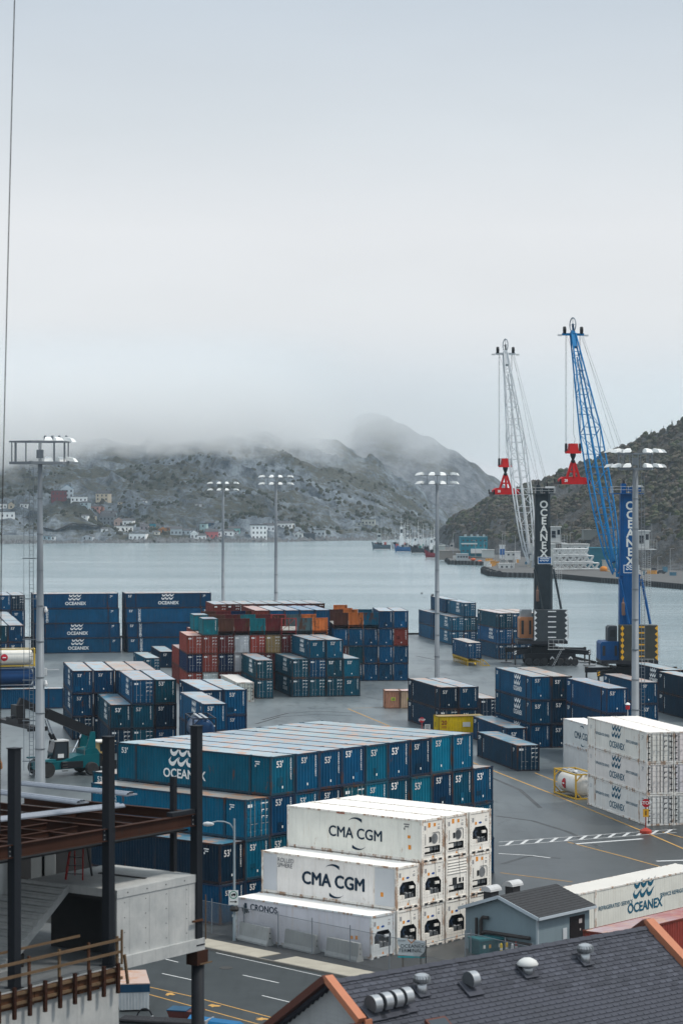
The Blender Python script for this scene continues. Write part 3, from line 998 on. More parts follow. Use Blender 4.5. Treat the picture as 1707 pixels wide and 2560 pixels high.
# low dark red line along the water
cH4 = P(533, 1512, 425); cH4.z = 0
stack(cH4, 9.5, [[DR(DRED)] * 3 + [DR((0.42, 0.02, 0.03), logo=None)]] + [[DR(DRED)] * 3 + [E(DRED, marks=False)] for i in range(7)] if False else [[DR(DRED), DR(DRED), DR(DRED), DR(RED)]] + [[DR(DRED), DR(DRED), DR(DRED), DR(c_)] for c_ in (DRED, RED, DRED, BROWN, DRED, DRED, BROWN)], 'waterside line of the red block', gH, lod=1, **D40)

# ---- I: blue four-high block
gI = 'blue containers of the four-high block'
cI = Vector((6.16 - 2.49 * 3, 399.3, 0))
B4 = dict(vert=True, marks=True)
stack(cI, 4, [[E(BLUE, **B4)] * 3, [E(BLUE, **B4), E(DRED, **B4), E(BLUE, **B4)], [E(BLUE, **B4), E(GREENB, **B4), E(BLUE, **B4)], [E(BLUE, **B4)] * 4, [E(BLUE, **B4)] * 4][1:3] + [[E(BLUE, **B4)] * 3, [E(BLUE, roof=(0.30, 0.40, 0.46), **B4)] * 4, [E(BLUE, **B4), E(BLUE, **B4), E(RED, **B4), E(BLUE, roof=(0.30, 0.40, 0.46), **B4)]],
      'four-high block beside the red block', gI, **D40)
uI, vI = UV(4)
for i, (c_, nm) in enumerate(((BROWN, 'dark brown'), (ORANGE, 'orange'), (TEAL, 'teal blue'))):
    flat_rack(cI + uI * (2.49 * i) + Vector((0, 0, 8.7)), 4, f'{nm} flat rack end atop the four-high blue block', c_)
flat_rack(cI + uI * 1.6 + vI * 12.4 + Vector((0, 0, 8.9)), 4, 'orange open flat rack behind the brown one on the blue block', ORANGE)

# ---- J: broadside stacks by the water
gJ = 'blue containers lying broadside by the water'
def broadside(right_px, deg, desc, Lx, logos, y_ground=1631, rows=3):
    u, v = UV(deg)
    right = G(right_px, y_ground)
    for r in range(rows):
        for k in range(4):
            near_left = right - u * Lx + v * (r * 2.68) + u * (0.18 * (k if r == 0 else 2)) * -1 + Vector((0, 0, k * H_T))
            org = near_left + v * 2.6                      # local x runs towards the camera
            lab = f"blue broadside container, {tiern(k, 4)}, " + (f"front of the {desc}" if r == 0 else f"{ORD[r]} line of the {desc}")
            t = container(org, deg - 90, lab, L=Lx, col=BLUE2 if (k + r) % 2 else BLUE, roof=(0.40, 0.43, 0.44) if k == 3 else ROOFRUST, end='panel', side_l=r == rows - 1, side_r=r == 0, group=gJ, marks=False, fifty=None)
            if r == 0:
                xs = 2.6 - 0.018
                letter(t, text_mesh("53'", 0.62, 0.02), T(xs, 0.95, 2.3) @ R_RIGHT)
                letter(t, SIDE_CODE, T(xs, Lx - 1.6, 2.4) @ R_RIGHT, name='markings')
                if logos[k]:
                    letter(t, WAVES, T(xs, Lx * 0.5, 1.85) @ R_RIGHT @ Matrix.Scale(0.86, 4), name='emblem')
                    letter(t, text_mesh('OCEANEX', 0.86, 0.03), T(xs, Lx * 0.5, 0.95) @ R_RIGHT)
                else:
                    letter(t, text_mesh('OCEANEX', 0.62, 0.02), T(xs, 2.6, 1.45) @ R_RIGHT @ ROT90)
broadside(303, 11, 'stack by the light mast', 16.6, [1, 1, 0, 1], 1631.5)
broadside(535, 11, 'stack next to the red block', 16.9, [0, 0, 0, 1], 1629)
cJ = G(363.5, 1645, 2.9); cJ.z = 0
container(cJ, 12, 'lone blue container with pale roof before the broadside stack', end='door', col=TEAL, roof=ROOFB, side_r=True, logo='code', group=gJ)
cJ = G(400, 1629, 2.9); cJ.z = 0
container(cJ, 10, 'lone dark blue container squeezed beside the red block', end='panel', fifty=True, col=DARKB, side_r=True, group=gJ)

# ---- K: left edge stacks
gK = 'containers at the left edge'
uK, vK = UV(11)
cK = Vector((-53.7, 410, 0)) - uK * (2.67 * 3)
for bay in range(3):
    stack(cK + vK * (16.6 * bay), 11, [[PR(BLUE2), PR(BLUE2), PR(TEAL, roof=ROOFB)], [PR(DARKB), PR(BLUE2), PR(GREENB, roof=ROOFB)], [PR(BLUE2), PR(BLUE2), PR(BLUE2, roof=ROOFD if bay == 0 else ROOFB)]], f'left edge stack, {ORD[bay]} line from the camera', gK)
cK2 = P(66, 1490, 462); cK2.z = 0
stack(cK2 - uK * 2.67 * 3 + vK * 2, 11, [[PR(BLUE)] * 4, [PR(BLUE)] * 4, [PR(BLUE2), PR(BLUE2), PR(BLUE2), DR(DARKB)]], 'tall stack at left edge by water', gK)
cK3 = G(159, 1771)
container(cK3 - uK * 16.15 + vK * 2.6, 11 - 90, 'long blue container broadside on the ground at the left edge', col=BLUE2, roof=(0.30, 0.40, 0.46), side_r=True, side_l=True, group=gK, marks=False)
pb = G(100, 1745) - uK * 13.0
stack(Vector((-57.5, 354, 0)), 11 - 90, [[E(BLUE2)]], 'under the tanks at the left edge', gK, W=2.44, L=12.19)

# ---- L: right middle
gL = 'blue containers right of the yard'
cL = G(1098, 1718, 5.8); cL.z = 0
stack(cL, 13, [[DR(DARKB, logo='code'), PR(DARKB, logo='code')], [PR(BLUE), PR(BLUE)]], 'two-high stack behind the yellow box', gL)
cL = G(1264, 1820, 2.9); cL.z = 0
stack(cL, 11, [[PR(BLUE, roof=ROOFD, logo='code')]], 'low box beside the yellow box', gL)
cL = G(1292, 1863.5, 2.9); cL.z = 0
stack(cL, 12.7, [[DR(DARKB, roof=ROOFD, logo='code')]], 'low box nearest the yellow lane line', gL)
cL = G(1324.7, 1691.5, 8.7); cL.z = 0
stack(cL, 11.7, [[PR(BLUE, logo='wave_s')] * 3, [PR(DARKB), PR(DARKB), PR(DARKB, roof=ROOFRUST)]], 'three-high stack before the dark crane', gL)
cL = G(1514, 1720.6, 8.7); cL.z = 0
stack(cL, 11, [[PR(BLUE2, logo='code')] * 3], 'single stack left of the tall mast', gL)
cL = Vector((39.6, 321.8, 0))
stack(cL, 11, [[PR(BLUE2, logo='code'), PR(BLUE2, logo='code', roof=ROOFRUST)]], 'pair below the blue crane', gL)
cL = G(1664, 1675, 5.8); cL.z = 0
stack(cL, 11, [[PR(DARKB, logo='code'), DR(DARKB, logo='wave_s')]], 'dark pair right of the tall mast', gL)
cL = Vector((47.9, 326.5, 0))
stack(cL, 11, [[PR(DARKB, logo='code'), PR(DARKB, logo='code')]], 'dark pair at the right edge', gL)
cL = Vector((18.9, 331, 0))
stack(cL, 12, [[DR(DARKB, roof=ROOFRUST)]], 'lone dark box behind the two-high stack', gL)
# yellow twenty-foot box, broadside
cY = G(1095.7, 1791, 2.6); cY.z = 0
uY, vY = UV(13)
ty = container(cY + vY * 2.44, 13 - 90, 'yellow short container broadside with a number 20 decal', L=6.06, W=2.44, H=2.6, col=YELLOW, roof=(0.5, 0.4, 0.2), side_r=True, side_l=True, marks=False)
letter(ty, text_mesh('20', 0.75, 0.03), T(2.425, 0.75, 1.75) @ R_RIGHT, col=(0.25, 0.05, 0.02))
letter(ty, rects('decal', [(-0.32, -0.02, 0.32, 0.05), (-0.32, -0.16, 0.32, -0.10)]), T(2.425, 0.75, 1.25) @ R_RIGHT, col=(0.35, 0.08, 0.03), name='decal')
letter(ty, rects('placard', [(-0.5, -0.3, 0.5, 0.3)]), T(2.425, 3.7, 1.5) @ R_RIGHT, col=(0.7, 0.7, 0.66), name='placard')

# ---- M: far right by the quay
gM = 'blue containers by the quay'
cM = G(1128, 1542.6, 5.8); cM.z = 0
uM, vM = UV(9)
stack(cM, 9, [[DR(TEAL, logo='wave_s'), DR(TEAL, logo='wave_s')], [DR(BLUE), DR(GREENB), DR(TEAL, logo='wave_s')], [DR(TEAL), DR(TEAL)]], 'stepped stack at the quay corner', gM, pitch=2.55)
stack(Vector((19.4, 513, 0)), 9, [[PR(BLUE), PR(BLUE)], [PR(BLUE), PR(BLUE), PR(BLUE)], [PR(BLUE), PR(BLUE)]], 'back line at the quay corner', gM)
cM = G(1246, 1532.9, 8.7); cM.z = 0
stack(cM, 11, [[DR(BLUE, logo='code'), DR(BLUE, logo='wave_s'), DR(GREENB, logo='code', roof=(0.45, 0.42, 0.40))], [DR(BLUE), DR(BLUE), DR(BLUE, roof=(0.45, 0.42, 0.40))], [DR(BLUE), DR(BLUE), E(GREYT, roof=(0.45, 0.42, 0.40))]], 'three-high stack beside the dark crane', gM)
cM3 = G(1168, 1606.6, 4.2); cM3.z = 1.3
uM3, vM3 = UV(9)
container(cM3, 9, 'blue container raised on a yellow trailer frame', L=13.7, end='door', col=BLUE, roof=(0.5, 0.45, 0.42), side_r=True, logo='code')
tr = thing('trailer_frame', 'yellow steel trailer frame under a blue container', 'trailer', Vector((cM3.x, cM3.y, 0)), math.radians(9))
M_YEL = weathered('yellow_machine_paint', (0.60, 0.38, 0.03), 0.6, 0, rust=0.2, dirt=0.5)
for i in range(8):
    y = 0.4 + i * 1.75
    mb = MB()
    mb.bar((0.1, y, 0), (0.1, y, 1.2), 0.16, 0.16); mb.bar((2.5, y, 0), (2.5, y, 1.2), 0.16, 0.16)
    mb.bar((0.1, y, 0.1), (0.1, y + 0.9, 1.15), 0.1, 0.1); mb.bar((0.1, y, 0.7), (2.5, y, 0.7), 0.14, 0.2)
    ob('support', mb.mesh('support', M_YEL), tr)
for x in (0.1, 2.5):
    ob('rail', MB().box(x - 0.1, 0.1, 1.05, x + 0.1, 13.5, 1.29).mesh('rail', M_YEL), tr)
ob('hitch', MB().bar((1.3, 0, 0.5), (1.3, -0.9, 0.3), 0.2, 0.2).bar((2.7, -0.4, 0), (2.7, -0.4, 1.2), 0.14, 0.14).bar((2.7, -0.4, 1.2), (4.0, -0.5, 0.0), 0.14, 0.14).bar((2.7, -0.4, 0.1), (3.9, -0.5, 0.1), 0.14, 0.14).mesh('hitch', M_YEL), tr)

# ---- salmon boxes
for k, (x0, ww, col_, lab) in enumerate(((961.7, 38, SALMON, 'salmon pink upright box container with green number decal'), (1001, 40, (0.60, 0.44, 0.30), 'beige box container with rusty base behind the blue stack'))):
    cS = G(x0, 1771.6)
    ww /= 17.37
    ts = container(cS, 4, lab, L=2.9, W=round(ww, 2), H=2.6, col=col_, roof=(0.66, 0.45, 0.38), side_r=True, marks=False)
    letter(ts, rects('decal', [(-0.3, -0.2, 0.3, 0.25)]), T(ww * 0.55, -0.02, 1.35) @ R_FRONT, col=(0.45, 0.55, 0.05), name='decal')
    letter(ts, text_mesh('44' if k == 0 else '33', 0.4, 0.03), T(ww * 0.55, -0.026, 1.36) @ R_FRONT, col=(0.05, 0.05, 0.05))

# ---------------------------------------------------------------- refrigerated containers with machinery ends
def reefer_parts():
    d = {}
    W, H = 2.44, 2.9
    def plate(x0, x1, z0, z1, z2, c):
        mb = MB()
        y = 0.035
        o = [(0.14, 0.16), (W - 0.14, 0.16), (W - 0.14, H - 0.13), (0.14, H - 0.13)]
        a, b_, c2, d2 = o
        i = [(x0, z0), (x1, z0), (x1, z2), (x1 - c, z1), (x0 + c, z1), (x0, z2)]
        def q(*pts):
            mb.poly([(p[0], y, p[1]) for p in pts])
        q(a, b_, i[1], i[0])
        q(b_, (W - 0.14, z2), i[2], i[1])
        q((W - 0.14, z2), c2, i[3], i[2])
        q(c2, d2, i[4], i[3])
        q(d2, (0.14, z2), i[5], i[4])
        q((0.14, z2), a, i[0], i[5])
        return mb.mesh('unit_panel', M_WHITE)
    d['p1'] = plate(0.36, 2.08, 0.68, 1.80, 1.48, 0.3)
    d['p2'] = plate(0.34, 2.02, 0.52, 1.02, 0.98, 0.04)
    def recess(x0, x1, z0, z1, dep=0.45):
        mb = MB()
        y0, y1 = 0.036, dep
        mb.poly([(x0, y1, z0), (x1, y1, z0), (x1, y1, z1), (x0, y1, z1)])
        mb.poly([(x0, y0, z0), (x0, y1, z0), (x0, y1, z1), (x0, y0, z1)])
        mb.poly([(x1, y0, z0), (x1, y0, z1), (x1, y1, z1), (x1, y1, z0)])
        mb.poly([(x0, y0, z1), (x0, y1, z1), (x1, y1, z1), (x1, y0, z1)])
        mb.poly([(x0, y0, z0), (x1, y0, z0), (x1, y1, z0), (x0, y1, z0)])
        return mb.mesh('recess', M_DARK)
    d['r1'] = recess(0.36, 2.08, 0.68, 1.80)
    d['r2'] = recess(0.34, 2.02, 0.52, 1.02)
    mb = MB()
    mb.lathe([(0.12, 0), (0.15, 0.05), (0.15, 0.34), (0.1, 0.4)], 10, (1.25, 0.26, 0.66)); mb.lathe([(0.1, 0), (0.1, 0.3), (0.06, 0.34)], 8, (1.62, 0.22, 0.68))
    mb.box(1.0, 0.12, 0.68, 1.1, 0.3, 0.95); mb.tube((0.9, 0.2, 0.9), (1.9, 0.2, 1.0), 0.02); mb.box(1.78, 0.16, 0.68, 1.98, 0.3, 0.9)
    d['comp'] = mb.mesh('compressor', plain('machinery_grey', (0.16, 0.17, 0.18), 0.5, 0.3))
    d['box1'] = MB().box(0.37, 0.06, 0.66, 0.92, 0.3, 0.92).mesh('control_box', M_WHITE)
    d['box2'] = MB().box(1.55, 0.1, 1.28, 1.98, 0.2, 1.46).mesh('control_box', M_WHITE)
    mb = MB()
    for i in range(5):
        a = 2 * math.pi * i / 5
        cx, cz = 0.95, 1.38
        p = lambda r, aa: (cx + r * math.cos(aa), 0.30 + 0.04 * math.sin(aa - a), cz + r * math.sin(aa))
        mb.poly([p(0.08, a), p(0.32, a - 0.1), p(0.34, a + 0.5), p(0.08, a + 0.6)])
    mb.lathe([(0.09, 0), (0.09, -0.05)], 10, (0.95, 0.3, 1.38), 'y')
    d['fan'] = mb.mesh('fan', plain('fan_blue', (0.02, 0.04, 0.08), 0.4))
    mb = MB()
    for r in (0.33, 0.27, 0.21, 0.15, 0.08):
        mb.lathe([(r, 0), (r + 0.02, -0.015), (r - 0.02, -0.015)], 18, (1.42, 0.03, 1.5), 'y')
    d['grille'] = mb.mesh('fan_grille', plain('grille_grey', (0.20, 0.21, 0.22), 0.5, 0.3))
    d['win'] = MB().box(0.84, 0.015, 1.28, 1.06, 0.034, 1.66).mesh('display_window', M_DARK)
    mb = MB()
    mb.bar((0.4, 0.0, 1.16), (0.4, 0.0, 1.9), 0.02, 0.02); mb.path([(1.95, 0, 1.16), (1.95, 0, 1.82), (1.85, 0, 1.92), (1.2, 0, 1.92)], 0.018, 5)
    mb.bar((0.25, 0.01, 0.45), (2.15, 0.01, 0.45), 0.015, 0.02)
    d['trim'] = mb.mesh('trim', plain('trim_grey', (0.12, 0.12, 0.13), 0.6))
    OR = (0.75, 0.30, 0.05)
    d['stk'] = rects('stickers', [(0.72, 2.3, 0.98, 2.62), (1.32, 2.32, 1.56, 2.55)])
    d['stk1'] = rects('stickers', [(0.62, 1.95, 0.84, 2.15)])
    mb = MB()
    mb.poly([(1.22 + 0.17 * math.cos(a * math.pi / 8), 2.06 + 0.075 * math.sin(a * math.pi / 8), 0) for a in range(16)])
    d['oval'] = mb.mesh('badge', M_LET)
    mb = MB()
    mb.poly([(1.12, 0.22, 0), (1.36, 0.22, 0), (1.24, 0.43, 0)])
    d['tri'] = mb.mesh('warning_triangle', M_LET)
    mb = MB()
    for i in range(5):
        z = 1.72 + i * 0.19
        mb.add([(0.18, 0.035, z), (W - 0.18, 0.035, z), (W - 0.18, -0.02, z + 0.05), (0.18, -0.02, z + 0.05), (0.18, 0.0, z + 0.15), (W - 0.18, 0.0, z + 0.15)], [(0, 1, 2, 3), (3, 2, 5, 4)])
    d['louv'] = mb.mesh('louvre_panel', M_WHITE)
    d['win3'] = MB().box(0.75, 0.01, 0.98, 1.22, 0.034, 1.48).box(1.45, 0.012, 1.12, 1.68, 0.034, 1.4).box(1.85, 0.013, 1.12, 1.98, 0.034, 1.4).mesh('display_window', M_DARK)
    mb = MB()
    rr = random.Random(3)
    for zz in (2.68, 0.5):
        for i in range(12):
            mb.box(0.2 + i * 0.175, 0.02, zz, 0.23 + i * 0.175, 0.034, zz + 0.03)
    for x in (0.19, W - 0.22):
        for i in range(11):
            mb.box(x, 0.02, 0.55 + i * 0.19, x + 0.03, 0.034, 0.58 + i * 0.19)
    d['bolts'] = mb.mesh('bolts', plain('bolt_grey', (0.22, 0.21, 0.2), 0.7))
    d['fork'] = MB().box(0.25, -0.005, 0.0, 0.6, 0.1, 0.13).box(0.85, -0.005, 0.0, 1.6, 0.1, 0.10).box(1.85, -0.005, 0.0, 2.2, 0.1, 0.13).mesh('fork_pocket', M_DARK)
    d['code'] = rects('markings', [(0.3, 2.15, 0.5, 2.45), (1.75, 2.1, 2.0, 2.16), (1.75, 2.2, 2.0, 2.26), (1.8, 2.4, 1.98, 2.46)])
    mb = MB()
    mb.path([(1.3, -0.02, 0.6), (1.38, -0.05, 0.0), (1.5, -0.06, -1.2), (1.75, -0.05, -2.6)], 0.012, 4)
    d['cord'] = mb.mesh('power_cord', M_RUBBER)
    return d
RP = reefer_parts()
OR_ = (0.72, 0.28, 0.04)
def reefer40(org, deg, label, typ, brand=None, col=WHITE, cord=False, grp='white reefers stacked by the gatehouse'):
    t = container(org, deg, label, L=12.19, W=2.44, H=2.9, col=col, roof=(0.82, 0.80, 0.77), end='unit', side_l=True, side_r=True, back=True, name='refrigerated_container', reefer=True, group=grp)
    u_ = ob('unit_panel', RP['p1' if typ == 1 else 'p2'], t, col=col)
    ob('recess', RP['r1' if typ == 1 else 'r2'], u_)
    ob('compressor', RP['comp'], u_)
    ob('control_box', RP['box1'], u_, col=col)
    ob('bolts', RP['bolts'], u_)
    letter(u_, RP['tri'], T(0, 0.028, 0) @ R_FRONT, OR_, 'warning_triangle')
    letter(u_, RP['code'], T(0, 0.028, 0) @ R_FRONT, (0.3, 0.3, 0.31), 'markings')
    if typ == 1:
        ob('fan', RP['fan'], u_)
        ob('control_box', RP['box2'], u_, col=col)
        letter(u_, RP['stk1'], T(0, 0.028, 0) @ R_FRONT, OR_, 'sticker')
        letter(u_, RP['oval'], T(0, 0.028, 0) @ R_FRONT, (0.02, 0.08, 0.30), 'badge')
    elif typ == 2:
        ob('fan_grille', RP['grille'], u_)
        ob('display_window', RP['win'], u_)
        ob('trim', RP['trim'], u_)
        letter(u_, RP['stk'], T(0, 0.028, 0) @ R_FRONT, OR_, 'sticker')
    else:
        ob('louvre_panel', RP['louv'], u_, col=col)
        ob('display_window', RP['win3'], u_)
    ob('fork_pocket', RP['fork'], t)
    if cord:
        ob('power_cord', RP['cord'], t)
    if brand == 'cma':
        INK = (0.012, 0.03, 0.055)
        letter(t, heavy_text('CMA CGM', 1.05, 0.018), T(0.02, 5.9, 1.42) @ R_LEFT, INK)
        letter(t, ARCS, T(0.02, 5.75, 1.45) @ R_LEFT @ Matrix.Scale(0.92, 4), INK, 'emblem')
        letter(t, rects('sticker', [(0, 0, 0.25, 0.3), (-0.05, 0.75, 0.2, 0.95)]), T(0.02, 1.2, 0.8) @ R_LEFT, OR_, 'sticker')
        letter(t, SIDE_CODE, T(0.02, 1.6, 2.45) @ R_LEFT, (0.2, 0.2, 0.2), 'markings')
        letter(t, rects('plate', [(0, 0, 0.75, 0.12)]), T(0.0, 7.6, 2.72) @ R_LEFT, (0.35, 0.08, 0.03), 'plate')
    elif brand == 'cma2':
        INK = (0.012, 0.03, 0.055)
        letter(t, heavy_text('CMA CGM', 1.22, 0.045), T(0.02, 5.6, 1.35) @ R_LEFT, INK)
        letter(t, ARCS, T(0.02, 5.5, 1.4) @ R_LEFT @ Matrix.Scale(0.95, 4), INK, 'emblem')
        letter(t, text_mesh('ROLLED\nSPHERE', 0.42, 0.0, 'LEFT'), T(0.012, 10.7, 2.2) @ R_LEFT, (0.1, 0.11, 0.13))
        letter(t, rects('repainted_patch', [(0, 0, 1.25, 2.5)]), T(0.016, 12.0, 0.22) @ R_LEFT, (0.55, 0.57, 0.60), 'repainted_patch')
        letter(t, rects('repainted_patch', [(0, 0, 1.7, 2.5)]), T(0.016, 1.9, 0.22) @ R_LEFT, (0.58, 0.60, 0.62), 'repainted_patch')
        letter(t, rects('sticker', [(0, 0, 0.25, 0.3)]), T(0.012, 1.4, 0.8) @ R_LEFT, OR_, 'sticker')
    elif brand == 'cronos':
        INK = (0.03, 0.05, 0.075)
        letter(t, heavy_text('CRONOS', 0.6, 0.012), T(0.02, 9.6, 2.3) @ R_LEFT, INK)
        mb = MB()
        for (x, y, r) in ((0, 0.1, 0.16), (-0.1, -0.15, 0.2), (0.12, -0.1, 0.16), (0.02, 0.3, 0.12), (-0.28, 0.0, 0.08), (0.3, -0.2, 0.06)):
            mb.poly([(x + r * math.cos(a), y + r * (1 + 0.4 * math.sin(3 * a)) * math.sin(a), 0) for a in [i * math.pi / 5 for i in range(10)]])
        letter(t, mb.mesh('emblem', M_LET), T(0.02, 11.3, 2.15) @ R_LEFT, INK, 'emblem')
        letter(t, rects('sticker', [(0, 0, 0.2, 0.25), (-0.4, 0, -0.2, 0.2)]), T(0.02, 1.4, 1.2) @ R_LEFT, OR_, 'sticker')
    return t
cB = G(1054, 2050, 8.7); cB.z = 0
uB, vB = UV(49.5)
pB = 2.66
tB = {2: [2, 2, 1], 1: [1, 1, 3, 2], 0: [1, 1, 1, 1, 1]}
for k in range(3):
    for i, typ in enumerate(tB[k]):
        row = i + (k - 2)
        br = {2: 'cma', 1: 'cma2', 0: 'cronos'}[k] if i == 0 else None
        colr = WHITE if not (k == 0 and i == 0) else (0.62, 0.66, 0.68)
        what = {1: 'dark octagonal machinery recess', 2: 'round fan grille', 3: 'louvred machinery panel'}[typ]
        lab = f"white reefer with {what}, {ORD[i]} from left, {tiern(k, 3)} by gatehouse"
        p = cB + uB * (row * pB) + vB * RND.uniform(-0.05, 0.05) + Vector((0, 0, k * H_T))
        reefer40(p, 49.5, lab, typ, br, colr, cord=(k > 0))

# ---- C: white reefers on the right
gC = 'white reefers right of the lane'
cC = G(1616, 1830.6, 8.7); cC.z = 0
uC, vC = UV(14)
INKB = (0.012, 0.10, 0.17)
for i in range(2):
    for k in range(3):
        t = container(cC + uC * (i * 2.68) + Vector((0, 0, k * H_T)), 14, f'white reefer with doors facing out, {tiern(k, 3)}, ' + ('near row of right stack' if i == 0 else 'far row of right stack'), col=(0.80, 0.78, 0.74), roof=(0.74, 0.71, 0.67), end='door', side_l=i == 0, side_r=i == 1, back=True,
                      name='refrigerated_container', reefer=True, group=gC)
        if i == 0:
            yc = 8.0
            letter(t, WAVES, T(0.02, yc, 1.85) @ R_LEFT @ Matrix.Scale(0.88, 4), INKB, 'emblem')
            letter(t, text_mesh('OCEANEX', 0.88, 0.014), T(0.02, yc, 0.85) @ R_LEFT, INKB)
            letter(t, text_mesh('REFRIGERATED SERVICE', 0.36, 0.01), T(0.02, yc + 4.0, 1.55) @ R_LEFT, INKB)
            letter(t, text_mesh('SERVICE REFRIGERE', 0.36, 0.01), T(0.02, yc - 4.0, 1.55) @ R_LEFT, INKB)
            letter(t, text_mesh("53'", 0.5, 0.0), T(0.02, 15.2, 2.0) @ R_LEFT, (0.35, 0.4, 0.43))
            letter(t, SIDE_CODE, T(0.02, 1.4, 2.4) @ R_LEFT, (0.3, 0.33, 0.36), 'markings')
cC2 = P(1407, 1795.5, 270); cC2.z = 0
cC2 = cC2 - vC * 12.19
for k in range(2):
    t = container(cC2 + Vector((0, 0, k * H_T)), 14, f'white reefer behind the right stack, {tiern(k, 2)}', L=12.19, W=2.44, col=(0.66, 0.68, 0.69), roof=(0.8, 0.78, 0.75), end='door', side_l=True, side_r=True, back=True, name='refrigerated_container', reefer=True, group=gC)
    if k == 1:
        letter(t, heavy_text('CMA CGM', 1.05, 0.018), T(0.02, 6.1, 1.42) @ R_LEFT, (0.02, 0.08, 0.13))
        letter(t, ARCS, T(0.02, 6.0, 1.45) @ R_LEFT @ Matrix.Scale(0.95, 4), (0.02, 0.08, 0.13), 'emblem')
# ---- lying reefer and red container behind the gatehouse
cN = G(1444.6, 2234, 2.9); cN.z = 0
uN, vN = UV(49)
t = container(cN + vN * 2.6, 49 - 90, 'white reefer lying lengthwise behind the gatehouse with blue wave emblem', col=(0.76, 0.74, 0.70), roof=(0.58, 0.56, 0.52), end='door', side_l=True, side_r=True, back=True, name='refrigerated_container', reefer=True)
xs = 2.6 - 0.015
letter(t, text_mesh('REFRIGERATED SERVICE', 0.4, 0.01), T(xs, 4.6, 1.5) @ R_RIGHT, INKB)
letter(t, WAVES, T(xs, 8.3, 1.95) @ R_RIGHT @ Matrix.Scale(0.95, 4), INKB, 'emblem')
letter(t, text_mesh('OCEANEX', 0.95, 0.025), T(xs, 8.3, 1.0) @ R_RIGHT, INKB)
letter(t, text_mesh('SERVICE REFRIGERE', 0.4, 0.01), T(xs, 12.0, 1.5) @ R_RIGHT, INKB)
letter(t, text_mesh("53'", 0.5, 0.0), T(xs, 0.9, 2.0) @ R_RIGHT, (0.35, 0.4, 0.43))
container(G(1456, 2325, 2.6) * 1.0 - Vector((0, 0, 2.6)), 49 - 90, 'long red container with corrugated roof behind the shingle roof', L=12.19, W=2.44, H=2.6, col=RED, roof=(0.34, 0.07, 0.055), side_r=True, side_l=True, back=True, marks=False)

# ---------------------------------------------------------------- tank containers
def tank(org, deg, label, tank_col, frame_col, emblem=None, L=6.06, W=2.44, H=2.59, side=1):
    t = thing('tank_container', label, 'tank container', org, math.radians(deg), None)
    mt = weathered('tank_' + label[:12], tank_col, 0.3, 0, rust=0.04, dirt=0.3)
    mf = weathered('tank_frame_' + label[:12], frame_col, 0.5, 0, rust=0.3, dirt=0.3)
    r = 1.12
    pr = [(0.0, 0.22), (0.55, 0.26), (0.9, 0.4), (1.05, 0.55), (r, 0.8), (r, L - 0.8), (1.05, L - 0.55), (0.9, L - 0.4), (0.55, L - 0.26), (0.0, L - 0.22)]
    vsl = ob('vessel', MB().lathe(pr, 24, (W / 2, 0, 1.32), 'y').mesh('vessel', mt, smooth=True), t)
    ob('manhole', MB().lathe([(0.3, 0), (0.32, 0.12), (0.2, 0.16)], 12, (W / 2, L * 0.5, 2.42)).mesh('manhole', mt), vsl)
    for y in (0.06, L - 0.06):
        mb = MB()
        for x in (0.08, W - 0.08):
            mb.bar((x, y, 0), (x, y, H), 0.15, 0.13)
        for z in (0.09, H - 0.07):
            mb.bar((0.15, y, z), (W - 0.15, y, z), 0.12, 0.14)
        for x, s in ((0.12, 1), (W - 0.12, -1)):
            mb.bar((x, y, H - 0.75), (x + 0.62 * s, y, H - 0.1), 0.09, 0.1)
            mb.bar((x, y, 0.75), (x + 0.62 * s, y, 0.1), 0.09, 0.1)
        ob('end_frame', mb.mesh('end_frame', mf), t)
    for x in (0.08, W - 0.08):
        for z in (0.09, H - 0.07):
            ob('rail', MB().bar((x, 0.12, z), (x, L - 0.12, z), 0.12, 0.12).mesh('rail', mf), t)
    ob('walkway', MB().box(W / 2 - 0.42, 0.3, H - 0.06, W / 2 - 0.12, L - 0.3, H - 0.02).box(W / 2 + 0.12, 0.3, H - 0.06, W / 2 + 0.42, L - 0.3, H - 0.02).mesh('walkway', M_STEEL), t)
    if emblem:
        c_, yy = emblem
        mb = MB()
        n = 20
        for (a0, rr, off) in ((0, 0.52, 0.012),):
            pts = []
            for i in range(n):
                th = 2 * math.pi * i / n
                dy, dz = rr * math.cos(th), rr * math.sin(th)
                xx = math.sqrt(max(0, (r + off) ** 2 - dz * dz))
                pts.append((W / 2 + (xx if side == 1 else -xx), yy + dy, 1.32 + dz))
            cpt = (W / 2 + (r + 0.05) * side, yy, 1.32)
            pts = [(p_[0] + 0.035 * side, p_[1], p_[2]) for p_ in pts]
            mb.add([cpt] + pts, [(0, i + 1, (i + 1) % n + 1) for i in range(n)])
        ob('emblem', mb.mesh('emblem', M_LET), t, col=c_)
        letter(t, rects('markings', [(-0.25, -0.06, 0.25, 0.06)]), T(W / 2 + (r + 0.075) * (1 if side == 1 else -1), yy, 1.32) @ (R_RIGHT if side == 1 else R_LEFT), LW, 'markings')
    return t
tank(G(1437, 2000) , 16, 'white tank container in a yellow frame beside the white reefers', (0.70, 0.69, 0.66), (0.58, 0.36, 0.05), ((0.42, 0.03, 0.04), 3.4), side=-1)
tn = G(481.8, 1795.5, 8.4); tn.z = 5.8
tank(tn, 11, 'dark blue tank container in dark frame behind the long stack', (0.012, 0.05, 0.13), (0.02, 0.03, 0.05))
tb0 = Vector((tn.x, tn.y, 0))
stack(tb0, 11, [[E(NAVY, roof=ROOFD), E(NAVY, roof=ROOFD)]], 'under the dark blue tank', 'short boxes under the blue tank', L=6.06, W=2.44, H=2.9)
ktk = P(89, 1670, 352)
